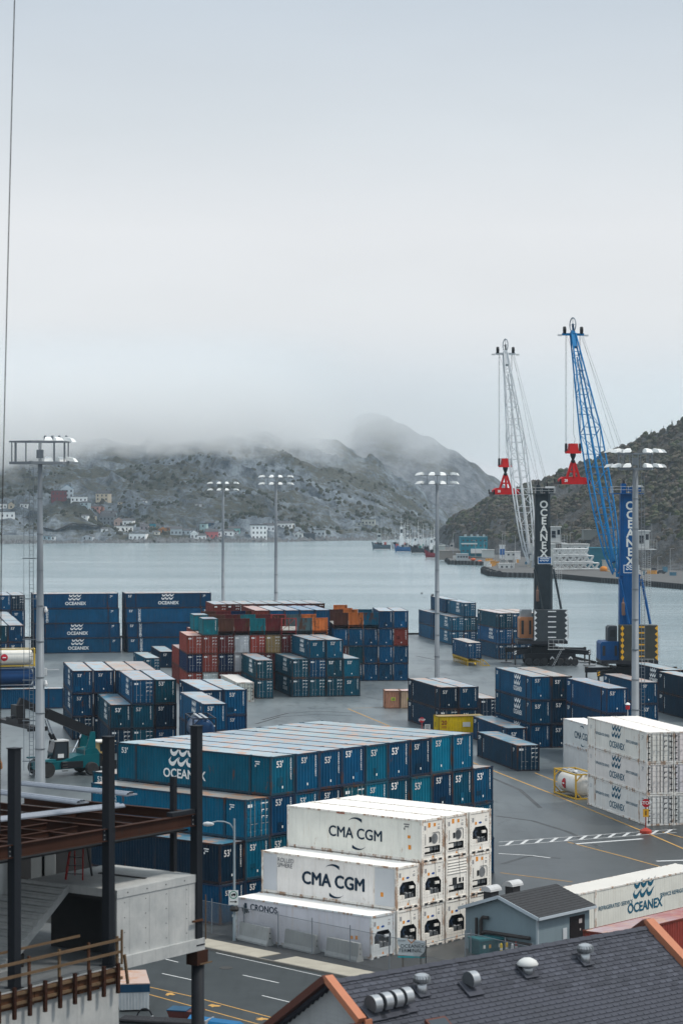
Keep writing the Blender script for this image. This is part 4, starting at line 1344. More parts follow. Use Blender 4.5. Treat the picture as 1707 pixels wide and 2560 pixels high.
tank(Vector((ktk.x, 352, 5.8)) - uK * 6.06 + vK * 2.44, 11 - 90, 'white tank container in yellow frame with red disc, left edge', (0.72, 0.71, 0.67), (0.62, 0.42, 0.05), ((0.45, 0.02, 0.04), 1.6))
tank(Vector((ktk.x, 352, 2.95)) - uK * 6.06 + vK * 2.44, 11 - 90, 'deep blue tank container under the white tank at the left edge', (0.01, 0.05, 0.15), (0.012, 0.04, 0.10))
# ================================================================ CRANES, MASTS, VEHICLES
UNIT_TUBE = MB().tube((0, 0, 0), (0, 0, 1), 1.0, n=8).mesh('tube', M_OBJ, smooth=False)
def strut(name, p, q, r, parent, col):
    """a round bar between two points, one object"""
    p, q = Vector(p), Vector(q)
    d = q - p
    rot = d.to_track_quat('Z', 'Y').to_matrix().to_4x4()
    return ob(name, UNIT_TUBE, parent, col=col, mtx=Matrix.Translation(p) @ rot @ Matrix.Diagonal((r, r, d.length, 1)))
def om(name, mb, parent, col, smooth=False, mat=None):
    return ob(name, mb.mesh(name, mat or M_OBJ, smooth), parent, col=col)
GAL = (0.50, 0.52, 0.53)
BLK = (0.02, 0.021, 0.024)
def ladder(parent, p, q, wd, col, name='ladder', step=0.33, side=(1, 0, 0), r=0.025):
    p, q, sd = Vector(p), Vector(q), Vector(side)
    mb = MB()
    mb.tube(p, q, r, n=4)
    mb.tube(p + sd * wd, q + sd * wd, r, n=4)
    n = int((q - p).length / step)
    for i in range(1, n):
        c = p + (q - p) * (i / n)
        mb.tube(c, c + sd * wd, r * 0.8, n=4)
    return om(name, mb, parent, col)
def crane(org, rz, label, tower_c, boom_c, house_c, mark_c, deck_c, head, emblem_bg, house):
    t = thing('harbour_crane', label, 'crane', org, rz, 'mobile harbour cranes on the quay')
    # tower: eight-sided lower shaft, slimmer upper shaft
    def shaft(z0, z1, x0, x1, X0, X1, dy):
        mb = MB()
        ring = []
        for z, a, b_ in ((z0, x0, x1), (z1, X0, X1)):
            c_ = 0.45
            ring.append([(a, 0.45, z), (a + c_, 0, z), (b_ - c_, 0, z), (b_, 0.45, z), (b_, dy - c_, z), (b_ - c_, dy, z), (a + c_, dy, z), (a, dy - c_, z)])
        mb.add(ring[0] + ring[1], [(i, (i + 1) % 8, 8 + (i + 1) % 8, 8 + i) for i in range(8)] + [tuple(range(8, 16))])
        return mb
    tw = om('tower', shaft(4.4, 18.0, -1.75, 1.6, -1.65, 1.55, 3.0), t, tower_c)
    om('tower_upper', shaft(18.0, 31.0, -1.6, 1.25, -1.55, 1.15, 2.6), t, tower_c)
    om('seam_band', MB().box(-1.72, -0.06, 17.85, 1.62, 3.05, 18.05), tw, tower_c)
    for i, ch in enumerate('OCEANEX'):
        o = letter(t, text_mesh(ch, 1.85, 0.03, sx=1.0), T(-0.05, -0.03, 29.0 - i * 1.48) @ R_FRONT, (0.72, 0.73, 0.70))
    pl = ob('emblem_plate', rects('emblem_plate', [(-1.25, -0.65, 1.25, 0.65)]), t, col=LW, mtx=T(0.1, -0.04, 18.95) @ R_FRONT)
    ob('emblem_field', rects('emblem_field', [(-1.14, -0.55, 1.14, 0.55)]), pl, col=emblem_bg, mtx=T(0, 0, 0.015))
    ob('emblem', WAVES, pl, col=LW, mtx=T(0.1, -0.02, 0.03) @ Matrix.Diagonal((0.62, 0.5, 1, 1)))
    # head of the tower
    hd = om('tower_head', MB().box(-2.9, -0.9, 30.9, 2.0, 3.4, 31.05).box(-1.4, 0.2, 31.05, -0.7, 2.0, 32.6).box(0.2, 0.2, 31.05, 0.9, 2.0, 32.2).box(-0.6, -0.3, 31.3, 1.7, 0.1, 32.0), t, tower_c)
    for x in (-1.05, 0.55):
        om('sheave', MB().lathe([(0.85, -0.12), (0.75, 0), (0.85, 0.12)], 18, (x, 1.1, 32.5), 'x'), hd, BLK)
    mb = MB()
    for x0, y0, x1, y1 in ((-2.9, -0.9, 2.0, -0.9), (2.0, -0.9, 2.0, 3.4), (-2.9, -0.9, -2.9, 3.4)):
        for z in (31.6, 32.1):
            mb.tube((x0, y0, z), (x1, y1, z), 0.025, n=4)
        for k in range(5):
            mb.tube((x0 + (x1 - x0) * k / 4, y0 + (y1 - y0) * k / 4, 31.05), (x0 + (x1 - x0) * k / 4, y0 + (y1 - y0) * k / 4, 32.1), 0.025, n=4)
    om('guard_rail', mb, hd, GAL)
    om('lamp', MB().box(0.2, -0.5, 32.0, 1.8, -0.2, 32.35), hd, (0.7, 0.7, 0.7))
    # operator cab on the side of the tower
    cb = om('cab', MB().box(1.2, 0.2, 22.2, 3.0, 2.8, 24.9).box(1.1, 0.0, 24.9, 3.2, 3.0, 25.1), t, (0.55, 0.57, 0.57))
    ob('window', MB().box(1.4, 0.15, 23.0, 2.1, 0.2, 24.3).box(2.4, 0.15, 23.6, 2.9, 0.2, 24.5).mesh('window', M_GLASS), cb)
    mb = MB()
    mb.box(1.2, -0.6, 22.0, 4.1, 3.0, 22.1)
    for x in (3.05, 3.6, 4.1):
        for z in (22.6, 23.1, 23.6):
            mb.tube((1.3, -0.6, z), (4.1, -0.6, z), 0.02, n=4)
        mb.tube((x, -0.6, 22.1), (x, -0.6, 23.6), 0.025, n=4)
    om('cab_gallery', mb, cb, GAL)
    for x in (1.9, 2.7):
        ladder(t, (x, -0.3, 10.2), (x, -0.3, 22.0), 0.45, GAL, 'access_ladder')
    # stays from the tower to the slewing platform
    for p, q in (((-1.75, -0.2, 17.3), (-0.4, -1.0, 10.2)), ((1.7, -0.2, 17.4), (3.0, -1.0, 10.2))):
        s_ = om('stay', MB().bar(p, q, 0.28, 0.32), t, tower_c)
    om('silencer', MB().lathe([(0.0, 0), (0.3, 0.1), (0.33, 1.2), (0.33, 2.0), (0.2, 2.2), (0.12, 3.0), (0.0, 3.0)], 10, (-1.2, -0.55, 11.5)), t, (0.22, 0.13, 0.10))
    # counterweight with warning chevrons
    cw = om('counterweight', MB().box(-2.0, -3.0, 4.5, 3.95, -0.05, 10.1), t, deck_c)
    for i in range(6):
        z = 5.0 + i * 0.93
        for x, s in ((-2.0, 1), (3.95, -1)):
            mb = MB()
            if s == 1 and mark_c[0] > mark_c[2] * 2:
                mb.poly([(x + 0.02, z, 0), (x + 0.32, z - 0.45, 0), (x + 0.62, z, 0), (x + 0.32, z + 0.45, 0)])
            else:
                mb.poly([(x + 0.012 * s, z - 0.47, 0), (x + 0.5 * s, z, 0), (x + 0.012 * s, z + 0.47, 0)][::s])
            ob('chevron', mb.mesh('chevron', M_LET), cw, col=mark_c, mtx=T(0, -3.015, 0) @ R_FRONT)
        ob('marking_bar', rects('marking_bar', [(0.45, z + 0.2 - 0.1, 1.9, z + 0.2 + 0.1)]), cw, col=mark_c, mtx=T(0, -3.015, 0) @ R_FRONT)
    mb = MB()
    for k in range(4):
        mb.tube((4.2, -2.8 + k * 0.9, 5.0), (4.2, -2.8 + k * 0.9, 8.6), 0.025, n=4)
    for z in (5.6, 7.0, 8.5):
        mb.tube((4.2, -2.8, z), (4.2, -0.1, z), 0.025, n=4); mb.tube((3.95, -2.8, z), (4.2, -2.8, z), 0.025, n=4)
    om('side_rail', mb, cw, GAL)
    # machinery house
    for (x0, y0, z0, x1, y1, z1, c_) in house:
        h = MB()
        bv = 0.3
        prof = [(x0, z0), (x1, z0), (x1, z1), (x0 + bv, z1), (x0, z1 - bv)]
        h.prism([(x, y0, z) for x, z in prof], (0, y1 - y0, 0))
        hh = om('machine_house', h, t, c_)
        ob('louvre', MB().box(x0 + 0.35, y0 - 0.03, z0 + 0.7, x0 + 0.8, y0, z1 - 0.6).box(x1 - 0.7, y0 - 0.03, z0 + 0.7, x1 - 0.3, y0, z1 - 0.6).mesh('louvre', M_DARK), hh)
    om('slewing_deck', MB().box(-5.0, -3.0, 4.0, 4.0, 5.0, 4.5).lathe([(2.0, 3.2), (2.2, 3.6), (2.2, 4.0)], 20, (0, 1.5, 0)), t, (0.03, 0.03, 0.035))
    # undercarriage
    ch = om('chassis', MB().box(-3.6, -1.2, 1.25, 5.6, 4.2, 2.2).box(-2.4, -0.8, 2.2, 2.6, 3.8, 3.3), t, BLK)
    whl = MB().lathe([(0.25, -0.22), (0.55, -0.24), (0.68, -0.16), (0.68, 0.16), (0.55, 0.24), (0.25, 0.22)], 16, (0, 0, 0.68), 'y').mesh('wheel', M_RUBBER)
    hub = MB().lathe([(0.02, -0.26), (0.24, -0.25), (0.24, -0.18)], 10, (0, 0, 0.68), 'y').mesh('hub', M_STEEL)
    for x in (-2.9, -1.5, -0.1, 1.4, 2.8, 4.2, 5.4):
        for y in (-1.6, -1.05, 4.0, 4.6):
            wo = ob('wheel', whl, ch, loc=(x, y, 0))
    for x0, xs, ys in ((-2.0, -5.4, -2.6), (2.4, 8.0, -1.8), (-2.0, -6.4, 6.5), (2.4, 8.0, 6.5)):
        s = 1 if xs > 0 else -1
        arm = MB()
        arm.bar((x0, 0.5 if ys < 0 else 2.8, 2.7), (xs, ys, 2.35), 0.75, 0.8)
        a_ = om('outrigger', arm, t, BLK)
        om('jack', MB().tube((xs, ys, 2.5), (xs, ys, 0.2), 0.16, n=8).box(xs - 0.25, ys - 0.3, 2.0, xs + 0.25, ys + 0.3, 2.9), a_, (0.06, 0.06, 0.06))
        om('foot_pad', MB().box(xs - 1.0, ys - 0.9, 0.02, xs + 1.0, ys + 0.9, 0.2), a_, (0.25, 0.26, 0.27))
        for k in range(2):
            ob('hazard_stripe', rects('hazard_stripe', [(-0.22, -0.1, 0.22, 0.08)]), a_, col=mark_c, mtx=T(xs, ys - 0.31, 2.25 + k * 0.38) @ R_FRONT @ Matrix.Rotation(0.6, 4, 'Z'))
    for x in (1.3, 4.6):
        mb = MB()
        mb.poly([(-0.35, -0.3, 0), (0, 0.05, 0), (0.35, -0.3, 0), (0.35, 0.0, 0), (0, 0.35, 0), (-0.35, 0.0, 0)])
        ob('chevron', mb.mesh('chevron', M_LET), ch, col=mark_c, mtx=T(x, -1.95, 1.4) @ R_FRONT)
    # stairs on the undercarriage
    ladder(t, (1.2, -3.3, 0.1), (2.7, -3.2, 3.0), 0.7, GAL, 'stair', 0.3, (0.3, -0.9, 0), 0.04)
    mb = MB()
    mb.box(0.4, -3.6, 3.0, 3.4, -2.9, 3.1)
    for x in (0.5, 1.4, 2.3, 3.2):
        mb.tube((x, -3.6, 3.1), (x, -3.6, 4.8), 0.03, n=4)
    for z in (3.6, 4.1, 4.8):
        mb.tube((0.5, -3.6, z), (3.2, -3.6, z), 0.03, n=4)
    om('landing', mb, t, GAL)
    # lattice boom
    foot = Vector((-2.2, 2.0, 18.2))
    hx = Vector(head)
    bo = om('boom', MB().bar(foot + Vector((0.1, -0.2, -0.3)), foot + Vector((1.2, -0.6, -0.2)), 0.5, 0.6), t, boom_c)
    d = (hx - foot)
    L = d.length
    d.normalize()
    sx = d.cross(Vector((0, 0, 1))).normalized()
    sz = sx.cross(d)
    wprof = [(0, 0.35), (0.10, 1.15), (0.30, 1.55), (0.58, 1.45), (1.0, 0.36)]
    hprof = [(0, 0.3), (0.10, 1.0), (0.58, 1.2), (1.0, 0.4)]
    def lin(tab, x):
        for (a, b_), (c_, d_) in zip(tab[:-1], tab[1:]):
            if x <= c_:
                return b_ + (d_ - b_) * (x - a) / (c_ - a)
        return tab[-1][1]
    def node(k, i):
        c0 = foot + d * (L * k)
        return c0 + sx * (lin(wprof, k) * (1, 1, -1, -1)[i]) + sz * (lin(hprof, k) * (1, -1, -1, 1)[i])
    NP = 12
    ks = [k / NP for k in range(NP + 1)]
    for i in range(4):
        mb = MB()
        for a, b_ in zip(ks[:-1], ks[1:]):
            mb.tube(node(a, i), node(b_, i), 0.14, n=8)
        om('chord', mb, bo, boom_c)
    for n_, (a, b_) in enumerate(zip(ks[:-1], ks[1:])):
        for f in range(4):
            i, j = f, (f + 1) % 4
            if f in (1, 3) or n_ % 2 == 0:
                strut('brace', node(b_, i), node(b_, j), 0.06, bo, boom_c)
            p, q = (node(a, i), node(b_, j)) if (n_ + f) % 2 else (node(a, j), node(b_, i))
            if n_ < NP - 1:
                strut('brace', p, q, 0.05, bo, boom_c)
    # boom head
    bh = om('boom_head', MB().bar(hx - sx * 1.9, hx + sx * 1.9, 0.4, 0.4).bar(hx - d * 2.6, hx + d * 0.6, 0.7, 0.7), t, boom_c)
    hdk = tuple(x * 0.25 for x in boom_c)
    shv = om('sheave', MB().lathe([(1.16, -0.07), (1.26, -0.06), (1.26, 0.06), (1.16, 0.07), (1.05, 0.05), (1.05, -0.05), (1.16, -0.07)], 28, (0, 0, 0), 'x', caps=False).bar((0, -1.1, 0), (0, 1.1, 0), 0.06, 0.08).bar((0, 0, -1.1), (0, 0, 1.1), 0.06, 0.08), bh, (0.32, 0.36, 0.40))
    shv.location = hx + d * 0.8 + Vector((0.1, 0.2, 1.0))
    shv.rotation_euler = (0, 0, math.radians(20))
    om('sheave_hub', MB().lathe([(0.3, -0.14), (0.3, 0.14)], 12, tuple(hx + d * 0.8 + Vector((0.1, 0.2, 0.9))), 'x').bar(hx + Vector((0.1, 0.2, 0.4)), hx + d * 0.8 + Vector((0.1, 0.2, 0.9)), 0.3, 0.3), bh, hdk)
    for s in (-1, 1):
        om('sheave', MB().lathe([(0.6, -0.25), (0.66, 0), (0.6, 0.25), (0.2, 0.3)], 14, tuple(hx + sx * (1.5 * s) + Vector((0, 0, 0.7))), 'x'), bh, BLK)
        om('lamp', MB().box(-0.35, -0.2, -0.15, 0.35, 0.2, 0.15), bh, (0.7, 0.7, 0.7)).location = hx + sx * (2.35 * s) + Vector((0, 0, -0.15))
    # ropes: boom head to tower head
    for s, a in ((1.7, 0.6), (1.55, -0.9), (1.3, 0.3), (-1.2, -1.1)):
        om('rope', MB().tube(hx + sx * s, (a, 1.1, 33.2), 0.022, n=4), t, (0.10, 0.105, 0.11))
    om('rope', MB().tube(foot + d * 2, foot + d * (L * 0.9), 0.35, 0.12, n=8), bo, tuple(x * 0.9 for x in boom_c))
    return t, hx
RED_S = (0.52, 0.012, 0.014)
def spreader(pt, top, label, rz):
    """container spreader hanging on ropes; pt = centre of the beam bottom"""
    t = thing('container_spreader', label, 'spreader', pt, rz, 'red container spreaders hanging from the cranes')
    om('beam', MB().prism([(-2.6, -0.5, 0.0), (2.3, -0.5, 0.0), (2.3, -0.5, 1.1), (0.9, -0.5, 1.25), (-2.0, -0.5, 1.25), (-2.6, -0.5, 0.8)], (0, 1.0, 0)), t, RED_S)
    om('end_arm', MB().box(-3.0, -1.2, 0, -2.6, 1.2, 0.45), t, (0.05, 0.04, 0.04))
    om('end_arm', MB().box(2.3, -1.2, 0, 2.7, 1.2, 0.45).box(2.3, -0.5, 0.45, 2.6, 0.5, 1.1), t, RED_S)
    for x, y in ((-2.85, -1.1), (2.5, -1.1), (2.5, 1.1), (-2.85, 1.1)):
        om('flipper', MB().bar((x, y, 0.1), (x, y * 1.25, 0.9), 0.18, 0.3), t, BLK)
    letter(t, text_mesh('20', 0.6, 0.03), T(-1.5, -0.52, 0.6) @ R_FRONT, (0.8, 0.8, 0.8))
    om('mast_frame', MB().bar((-1.1, 0, 1.2), (-0.25, 0, 3.7), 0.35, 0.35).bar((1.1, 0, 1.2), (0.25, 0, 3.7), 0.35, 0.35).bar((0, -0.5, 1.2), (0, 0, 3.6), 0.35, 0.35).box(-0.7, -0.35, 2.0, 0.7, 0.35, 2.3), t, RED_S)
    om('rotator', MB().lathe([(0.3, 3.6), (0.4, 3.9), (0.22, 4.2), (0.35, 4.5), (0.5, 4.9), (0.5, 5.2)], 12), t, BLK)
    mb = MB()
    mb.prism([(-1.25, -0.45, 5.2), (1.25, -0.45, 5.2), (1.4, -0.45, 5.6), (0.85, -0.45, 5.65), (0.7, -0.45, 6.9), (-0.7, -0.45, 6.9), (-0.85, -0.45, 5.65), (-1.4, -0.45, 5.6)], (0, 0.9, 0))
    om('hook_block', mb, t, (0.62, 0.02, 0.02))
    for s in (-1, 1):
        om('rope_socket', MB().box(1.28 * s - 0.12, -0.3, 5.5, 1.28 * s + 0.12, 0.3, 6.9), t, BLK)
        for y in (-0.2, 0.2):
            om('rope', MB().tube((1.28 * s, y, 6.8), (1.28 * s, y, top - pt[2]), 0.028, n=4), t, (0.12, 0.12, 0.13))
    om('cable', MB().path([(0.2, 0, 6.9), (0.4, 0, 7.6), (0.1, 0, 8.6), (0.1, 0, top - pt[2])], 0.03, 4), t, (0.1, 0.1, 0.1))
c1 = Vector((36.6, 437.5, 0))
h1 = (-5.3, 25.0, 57.8)
crane(c1, 0, 'dark grey harbour crane with white lattice boom on the quay', (0.035, 0.047, 0.055), (0.50, 0.54, 0.57), None, (0.78, 0.79, 0.79), (0.055, 0.065, 0.072), h1, (0.01, 0.10, 0.30),
      [(-4.5, -0.5, 4.9, -2.05, 4.5, 8.7, (0.46, 0.20, 0.09)), (-4.2, 0.5, 8.7, -2.2, 4.0, 10.0, (0.30, 0.33, 0.35))])
spreader((c1.x + h1[0], c1.y + h1[1], 30.9), 57.6, 'red spreader hanging from the white crane boom', math.radians(18))
c2 = Vector((46.1, 386.0, 0))
h2 = (-6.9, 24.0, 58.0)
crane(c2, 0, 'blue harbour crane with blue lattice boom behind the tall mast', (0.001, 0.085, 0.27), (0.002, 0.165, 0.40), None, (0.78, 0.40, 0.03), (0.055, 0.058, 0.05), h2, (0.001, 0.085, 0.27),
      [(-5.0, -1.5, 4.5, -2.05, 4.5, 7.4, (0.006, 0.07, 0.21)), (-3.6, 0.5, 7.4, -2.1, 4.0, 9.8, (0.06, 0.07, 0.08))])
spreader((c2.x + h2[0], c2.y + h2[1], 32.6), 57.8, 'red spreader hanging from the blue crane boom', math.radians(18))

# ---------------------------------------------------------------- high masts
LAMP = None
def lamp_mesh():
    mb = MB()
    mb.add([(-0.32, 0, 0), (0.32, 0, 0), (0.4, -0.85, -0.12), (-0.4, -0.85, -0.12), (-0.2, 0.05, 0.32), (0.2, 0.05, 0.32), (0.3, -0.6, 0.2), (-0.3, -0.6, 0.2)],
           [(0, 1, 2, 3), (7, 6, 5, 4), (0, 4, 5, 1), (1, 5, 6, 2), (2, 6, 7, 3), (3, 7, 4, 0)])
    mb.box(-0.12, 0.0, -0.1, 0.12, 0.3, 0.25)
    return mb.mesh('flood_lamp', M_LET)
LAMP = lamp_mesh()
M_MAST = weathered('mast_galvanised', (0.20, 0.225, 0.25), 0.5, 0.1, rust=0, dirt=0.25)
def mast(org, h, r0, r1, label, lamps, plat, gridlad=True, lamp_s=1.0, rz=0.0):
    t = thing('light_mast', label, 'light mast', org, rz, 'tall light masts of the yard')
    mb = MB()
    mb.lathe([(r0 + 0.25, 0), (r0 + 0.25, 0.08), (r0, 0.09), (r0 + (r1 - r0) * 0.33, h * 0.33), (r0 + (r1 - r0) * 0.34, h * 0.33), (r0 + (r1 - r0) * 0.66, h * 0.66), (r1, h)], 14)
    ob('pole', mb.mesh('pole', M_MAST, True), t)
    for k in range(1, 9):
        z = h * k / 9
        rr = r0 + (r1 - r0) * k / 9
        ob('collar', MB().lathe([(rr + 0.04, z), (rr + 0.04, z + 0.1)], 14).mesh('collar', M_MAST), t)
    if gridlad:
        ld = MB()
        x = -(r0 + 0.15)
        ld.tube((x, 0, 1.0), (x, 0, h - 0.5), 0.03, n=4); ld.tube((x - 0.42, 0, 1.0), (x - 0.42, 0, h - 0.5), 0.03, n=4)
        for k in range(int(h / 0.45)):
            ld.tube((x, 0, 1 + k * 0.45), (x - 0.42, 0, 1 + k * 0.45), 0.022, n=4)
        ob('ladder', ld.mesh('ladder', M_MAST), t)
        cg = MB()
        cg.tube((x - 1.0, 0, 1.5), (x - 1.0, 0, h - 0.8), 0.025, n=4)
        for k in range(8):
            cg.bar((0, 0, 2.5 + k * (h - 4) / 7), (x - 1.15, 0, 2.5 + k * (h - 4) / 7), 0.08, 0.1)
        ob('ladder_guard', cg.mesh('ladder_guard', M_MAST), t)
    if plat:
        R, hh = plat
        n = 6
        ring = [Vector((R * math.cos(math.pi * 2 * i / n + 0.35), R * 0.8 * math.sin(math.pi * 2 * i / n + 0.35), h)) for i in range(n)]
        mb = MB()
        for i in range(n):
            a, b_ = ring[i], ring[(i + 1) % n]
            mb.bar(a, b_, 0.1, 0.26)
            mb.bar(a, (0, 0, h), 0.12, 0.16)
            mb.bar((a + b_) / 2, (0, 0, h - 0.02), 0.1, 0.1)
        ob('platform', mb.mesh('platform', M_MAST), t)
        top = Vector((0, 0, hh))
        for i in range(n):
            a, b_ = ring[i], ring[(i + 1) % n]
            ob('top_rail', MB().bar(a + top, b_ + top, 0.14, 0.16).mesh('top_rail', M_MAST), t)
            for k in range(2):
                p = a + (b_ - a) * (k + 0.5) / 2
                ob('baluster', MB().bar(p, p + top, 0.12, 0.09).mesh('baluster', M_MAST), t)
        ob('control_box', MB().box(-0.35, -0.3, h + 0.5, 0.35, 0.3, h + 1.4).mesh('control_box', M_MAST), t)
    else:
        for z in (h - 0.1, h + 1.35):
            ob('cross_arm', MB().bar((-2.7, 0, z), (2.7, 0, z), 0.12, 0.14).bar((0, -1.4, z), (0, 1.4, z), 0.12, 0.14).mesh('cross_arm', M_MAST), t)
        for x in (-1.7, 0, 1.7):
            ob('hanger', MB().bar((x, 0, h - 0.1), (x, 0, h + 1.35), 0.1, 0.1).mesh('hanger', M_MAST), t)
    for (x, y, z, a) in lamps:
        ob('flood_lamp', LAMP, t, col=(0.72, 0.74, 0.74), mtx=T(x, y, h + z) @ Matrix.Rotation(a, 4, 'Z') @ Matrix.Scale(1.25 * lamp_s, 4))
    return t
L8 = [(x, y, z, a) for z in (0.05, 1.5) for (x, y, a) in ((-2.6, 0, -1.3), (-0.75, -0.5, -0.25), (0.75, -0.5, 0.25), (2.6, 0, 1.3))]
m1 = mast(G(101, 1962), 34.1, 0.56, 0.24, 'tall light mast with open railed platform beside the broadside stack',
     [(x, y, z, a) for z, lst in ((2.35, ((0.9, -0.6, 0.2), (1.8, -0.4, 0.5), (2.7, 0, 1.2))), (0.25, ((0.9, -0.5, 0.2), (2.0, 0.3, 0.6), (2.9, 0, 1.3)))) for (x, y, a) in lst], (3.3, 2.25))
for k in range(4):
    ob('aviation_fitting', MB().lathe([(0.14, 0), (0.14, 0.6)], 8, (0.5 + k * 0.75, 0.3, 36.4)).mesh('aviation_fitting', M_MAST), m1)
for z in (18.6, 10.8):
    ob('camera_dome', MB().lathe([(0.0, -0.35), (0.16, -0.3), (0.2, -0.1), (0.1, 0.25), (0, 0.28)], 10, (0.62, -0.1, z)).box(0.2, -0.12, z + 0.2, 0.7, -0.04, z + 0.28).mesh('camera_dome', M_LET), m1, col=(0.7, 0.7, 0.7))
mast(Vector(((558 - CX) * 531 / F, 531, 0)), 31.9, 0.40, 0.26, 'slim light mast rising behind the red block, first of the pair', L8, None, False, 0.85)
mast(Vector(((690 - CX) * 490 / F, 490, 0)), 33.0, 0.42, 0.26, 'slim light mast rising behind the red block, second of the pair', L8, None, False, 0.9)
mast(G(1092, 1696), 32.7, 0.44, 0.27, 'light mast on open asphalt in the middle of the yard', L8, None, False, 1.0)
l12 = [(2.9 * math.cos(a), 2.2 * math.sin(a), z, a + math.pi / 2) for z in (0.3, 2.15) for a in [math.radians(d_) for d_ in (-178, -140, -112, -68, -40, -2, 60, 120)]]
mast(Vector(((1587 - CX) * 303 / F, 303, 0)), 34.0, 0.50, 0.36, 'tall light mast with crowded lamp ring before the blue crane', l12, (2.4, 1.9), False, 0.95)
mm = MB()
x_ = 0.75
mm.tube((x_, 0, 1), (x_, 0, 33.5), 0.03, n=4); mm.tube((x_ + 0.42, 0, 1), (x_ + 0.42, 0, 33.5), 0.03, n=4)
for k in range(72):
    mm.tube((x_ - 0.3 if k % 6 == 0 else x_, 0, 1 + k * 0.45), (x_ + 0.42, 0, 1 + k * 0.45), 0.022, n=4)
ob('ladder', mm.mesh('ladder', M_MAST), bpy.data.objects['light_mast.004'])

# ---------------------------------------------------------------- reach stacker
TQ = (0.002, 0.115, 0.14)
rs = thing('reach_stacker', 'teal reach stacker with black boom beside the mast', 'reach stacker', G(160, 1937), math.radians(118))
ch = om('chassis', MB().prism([(-1.5, -3.6, 0.9), (-1.5, 3.2, 0.7), (-1.5, 3.2, 1.5), (-1.5, 0.4, 1.7), (-1.5, -1.0, 2.2), (-1.5, -3.6, 2.3)], (3.0, 0, 0)), rs, TQ)
cwm = MB()
cwm.prism([(-1.4, -3.7, 1.2), (-1.4, -2.0, 1.2), (-1.4, -2.0, 2.7), (-1.4, -2.5, 2.95), (-1.4, -3.3, 2.9), (-1.4, -3.7, 2.4)], (2.8, 0, 0))
om('engine_cover', cwm, rs, TQ)
for x in (-1.75, 1.75):
    for y, r in ((2.6, 0.85), (-2.6, 0.72)):
        wo = ob('wheel', MB().lathe([(0.35, -0.35), (r - 0.08, -0.36), (r, -0.25), (r, 0.25), (r - 0.08, 0.36), (0.35, 0.35)], 22, (x, y, r), 'x').mesh('wheel', M_RUBBER), rs)
        ob('rim', MB().lathe([(0.05, -0.3), (0.36, -0.3), (0.36, 0.3), (0.05, 0.3)], 12, (x, y, r), 'x').mesh('rim', M_OBJ), wo, col=(0.12, 0.12, 0.12))
cbm = MB()
cbm.prism([(-0.8, -0.2, 1.8), (-0.8, 1.5, 1.8), (-0.8, 1.6, 2.6), (-0.8, 1.25, 3.75), (-0.8, -0.2, 3.75)], (1.6, 0, 0))
cb = om('cab', cbm, rs, (0.03, 0.035, 0.04), mat=M_GLASS)
om('cab_roof', MB().box(-0.9, -0.3, 3.75, 0.9, 1.35, 3.9), cb, (0.62, 0.63, 0.63))
for x in (-0.82, 0.82):
    for y in (-0.2, 1.3):
        om('pillar', MB().bar((x, y + 0.25 if y > 0 else y, 1.8), (x, y, 3.75), 0.1, 0.1), cb, BLK)
for x in (-1.15, 1.15):
    om('boom_support', MB().prism([(x - 0.12, -3.3, 2.0), (x - 0.12, -1.9, 2.0), (x - 0.12, -2.7, 4.7), (x - 0.12, -3.2, 4.7)], (0.24, 0, 0)), rs, TQ)
bq, bp = Vector((0, -3.0, 4.6)), Vector((0, 5.2, 8.3))
bmx = om('boom', MB().bar(bq, bq + (bp - bq) * 0.62, 0.85, 1.05).bar(bq + (bp - bq) * 0.55, bp, 0.66, 0.8), rs, BLK)
for x in (-0.62, 0.62):
    om('lift_cylinder', MB().tube((x, 0.2, 2.0), (x * 0.8, 1.5, 4.6), 0.15, n=10), rs, BLK)
    ob('piston_rod', MB().tube((x * 0.8, 1.5, 4.6), (x * 0.7, 2.1, 6.2), 0.09, n=10).mesh('piston_rod', M_CHROME), rs)
ob('tilt_rod', MB().tube((1.3, -1.6, 2.3), (1.25, -2.6, 4.2), 0.09, n=8).mesh('tilt_rod', M_CHROME), rs)
sp = om('spreader', MB().box(-6.1, 4.9, 5.6, 6.1, 5.7, 6.0).box(-6.1, 4.2, 5.55, -5.7, 6.4, 6.0).box(5.7, 4.2, 5.55, 6.1, 6.4, 6.0).box(-1.8, 4.6, 6.0, 1.8, 6.0, 6.5).box(-0.9, 4.8, 6.5, 0.9, 5.8, 7.9), rs, (0.022, 0.022, 0.024))
om('rotator', MB().lathe([(0.8, 6.4), (0.8, 6.7), (0.5, 6.8), (0.5, 7.6)], 14, (0, 5.3, 0)), sp, BLK)
om('mudguard', MB().box(-2.2, 1.7, 1.8, -1.4, 3.5, 1.95).box(1.4, 1.7, 1.8, 2.2, 3.5, 1.95), rs, TQ)
letter(rs, rects('placard', [(-0.35, -0.22, 0.35, 0.22)]), T(-0.95, 0.7, 2.2) @ R_LEFT, (0.75, 0.75, 0.75), 'placard')
om('exhaust', MB().tube((1.0, -2.2, 2.7), (1.0, -2.2, 4.0), 0.08, n=8), rs, BLK)
om('fuel_tank', MB().box(-1.72, -1.6, 0.9, -1.4, 0.9, 1.6), rs, BLK)
for k in range(4):
    om('access_step', MB().box(-1.85, 0.2 + k * 0.02, 0.6 + k * 0.32, -1.5, 0.8, 0.66 + k * 0.32), rs, (0.1, 0.1, 0.1))
om('hand_rail', MB().path([(-1.55, -1.8, 2.2), (-1.55, -1.8, 3.1), (-1.55, 0.0, 3.1), (-1.55, 0.0, 2.0)], 0.03, 5), rs, (0.25, 0.25, 0.22))
om('hydraulic_hose', MB().path([(0.3, -2.6, 4.9), (0.45, 0.0, 6.2), (0.45, 2.5, 7.4), (0.3, 5.0, 7.9)], 0.05, 5), rs, BLK)
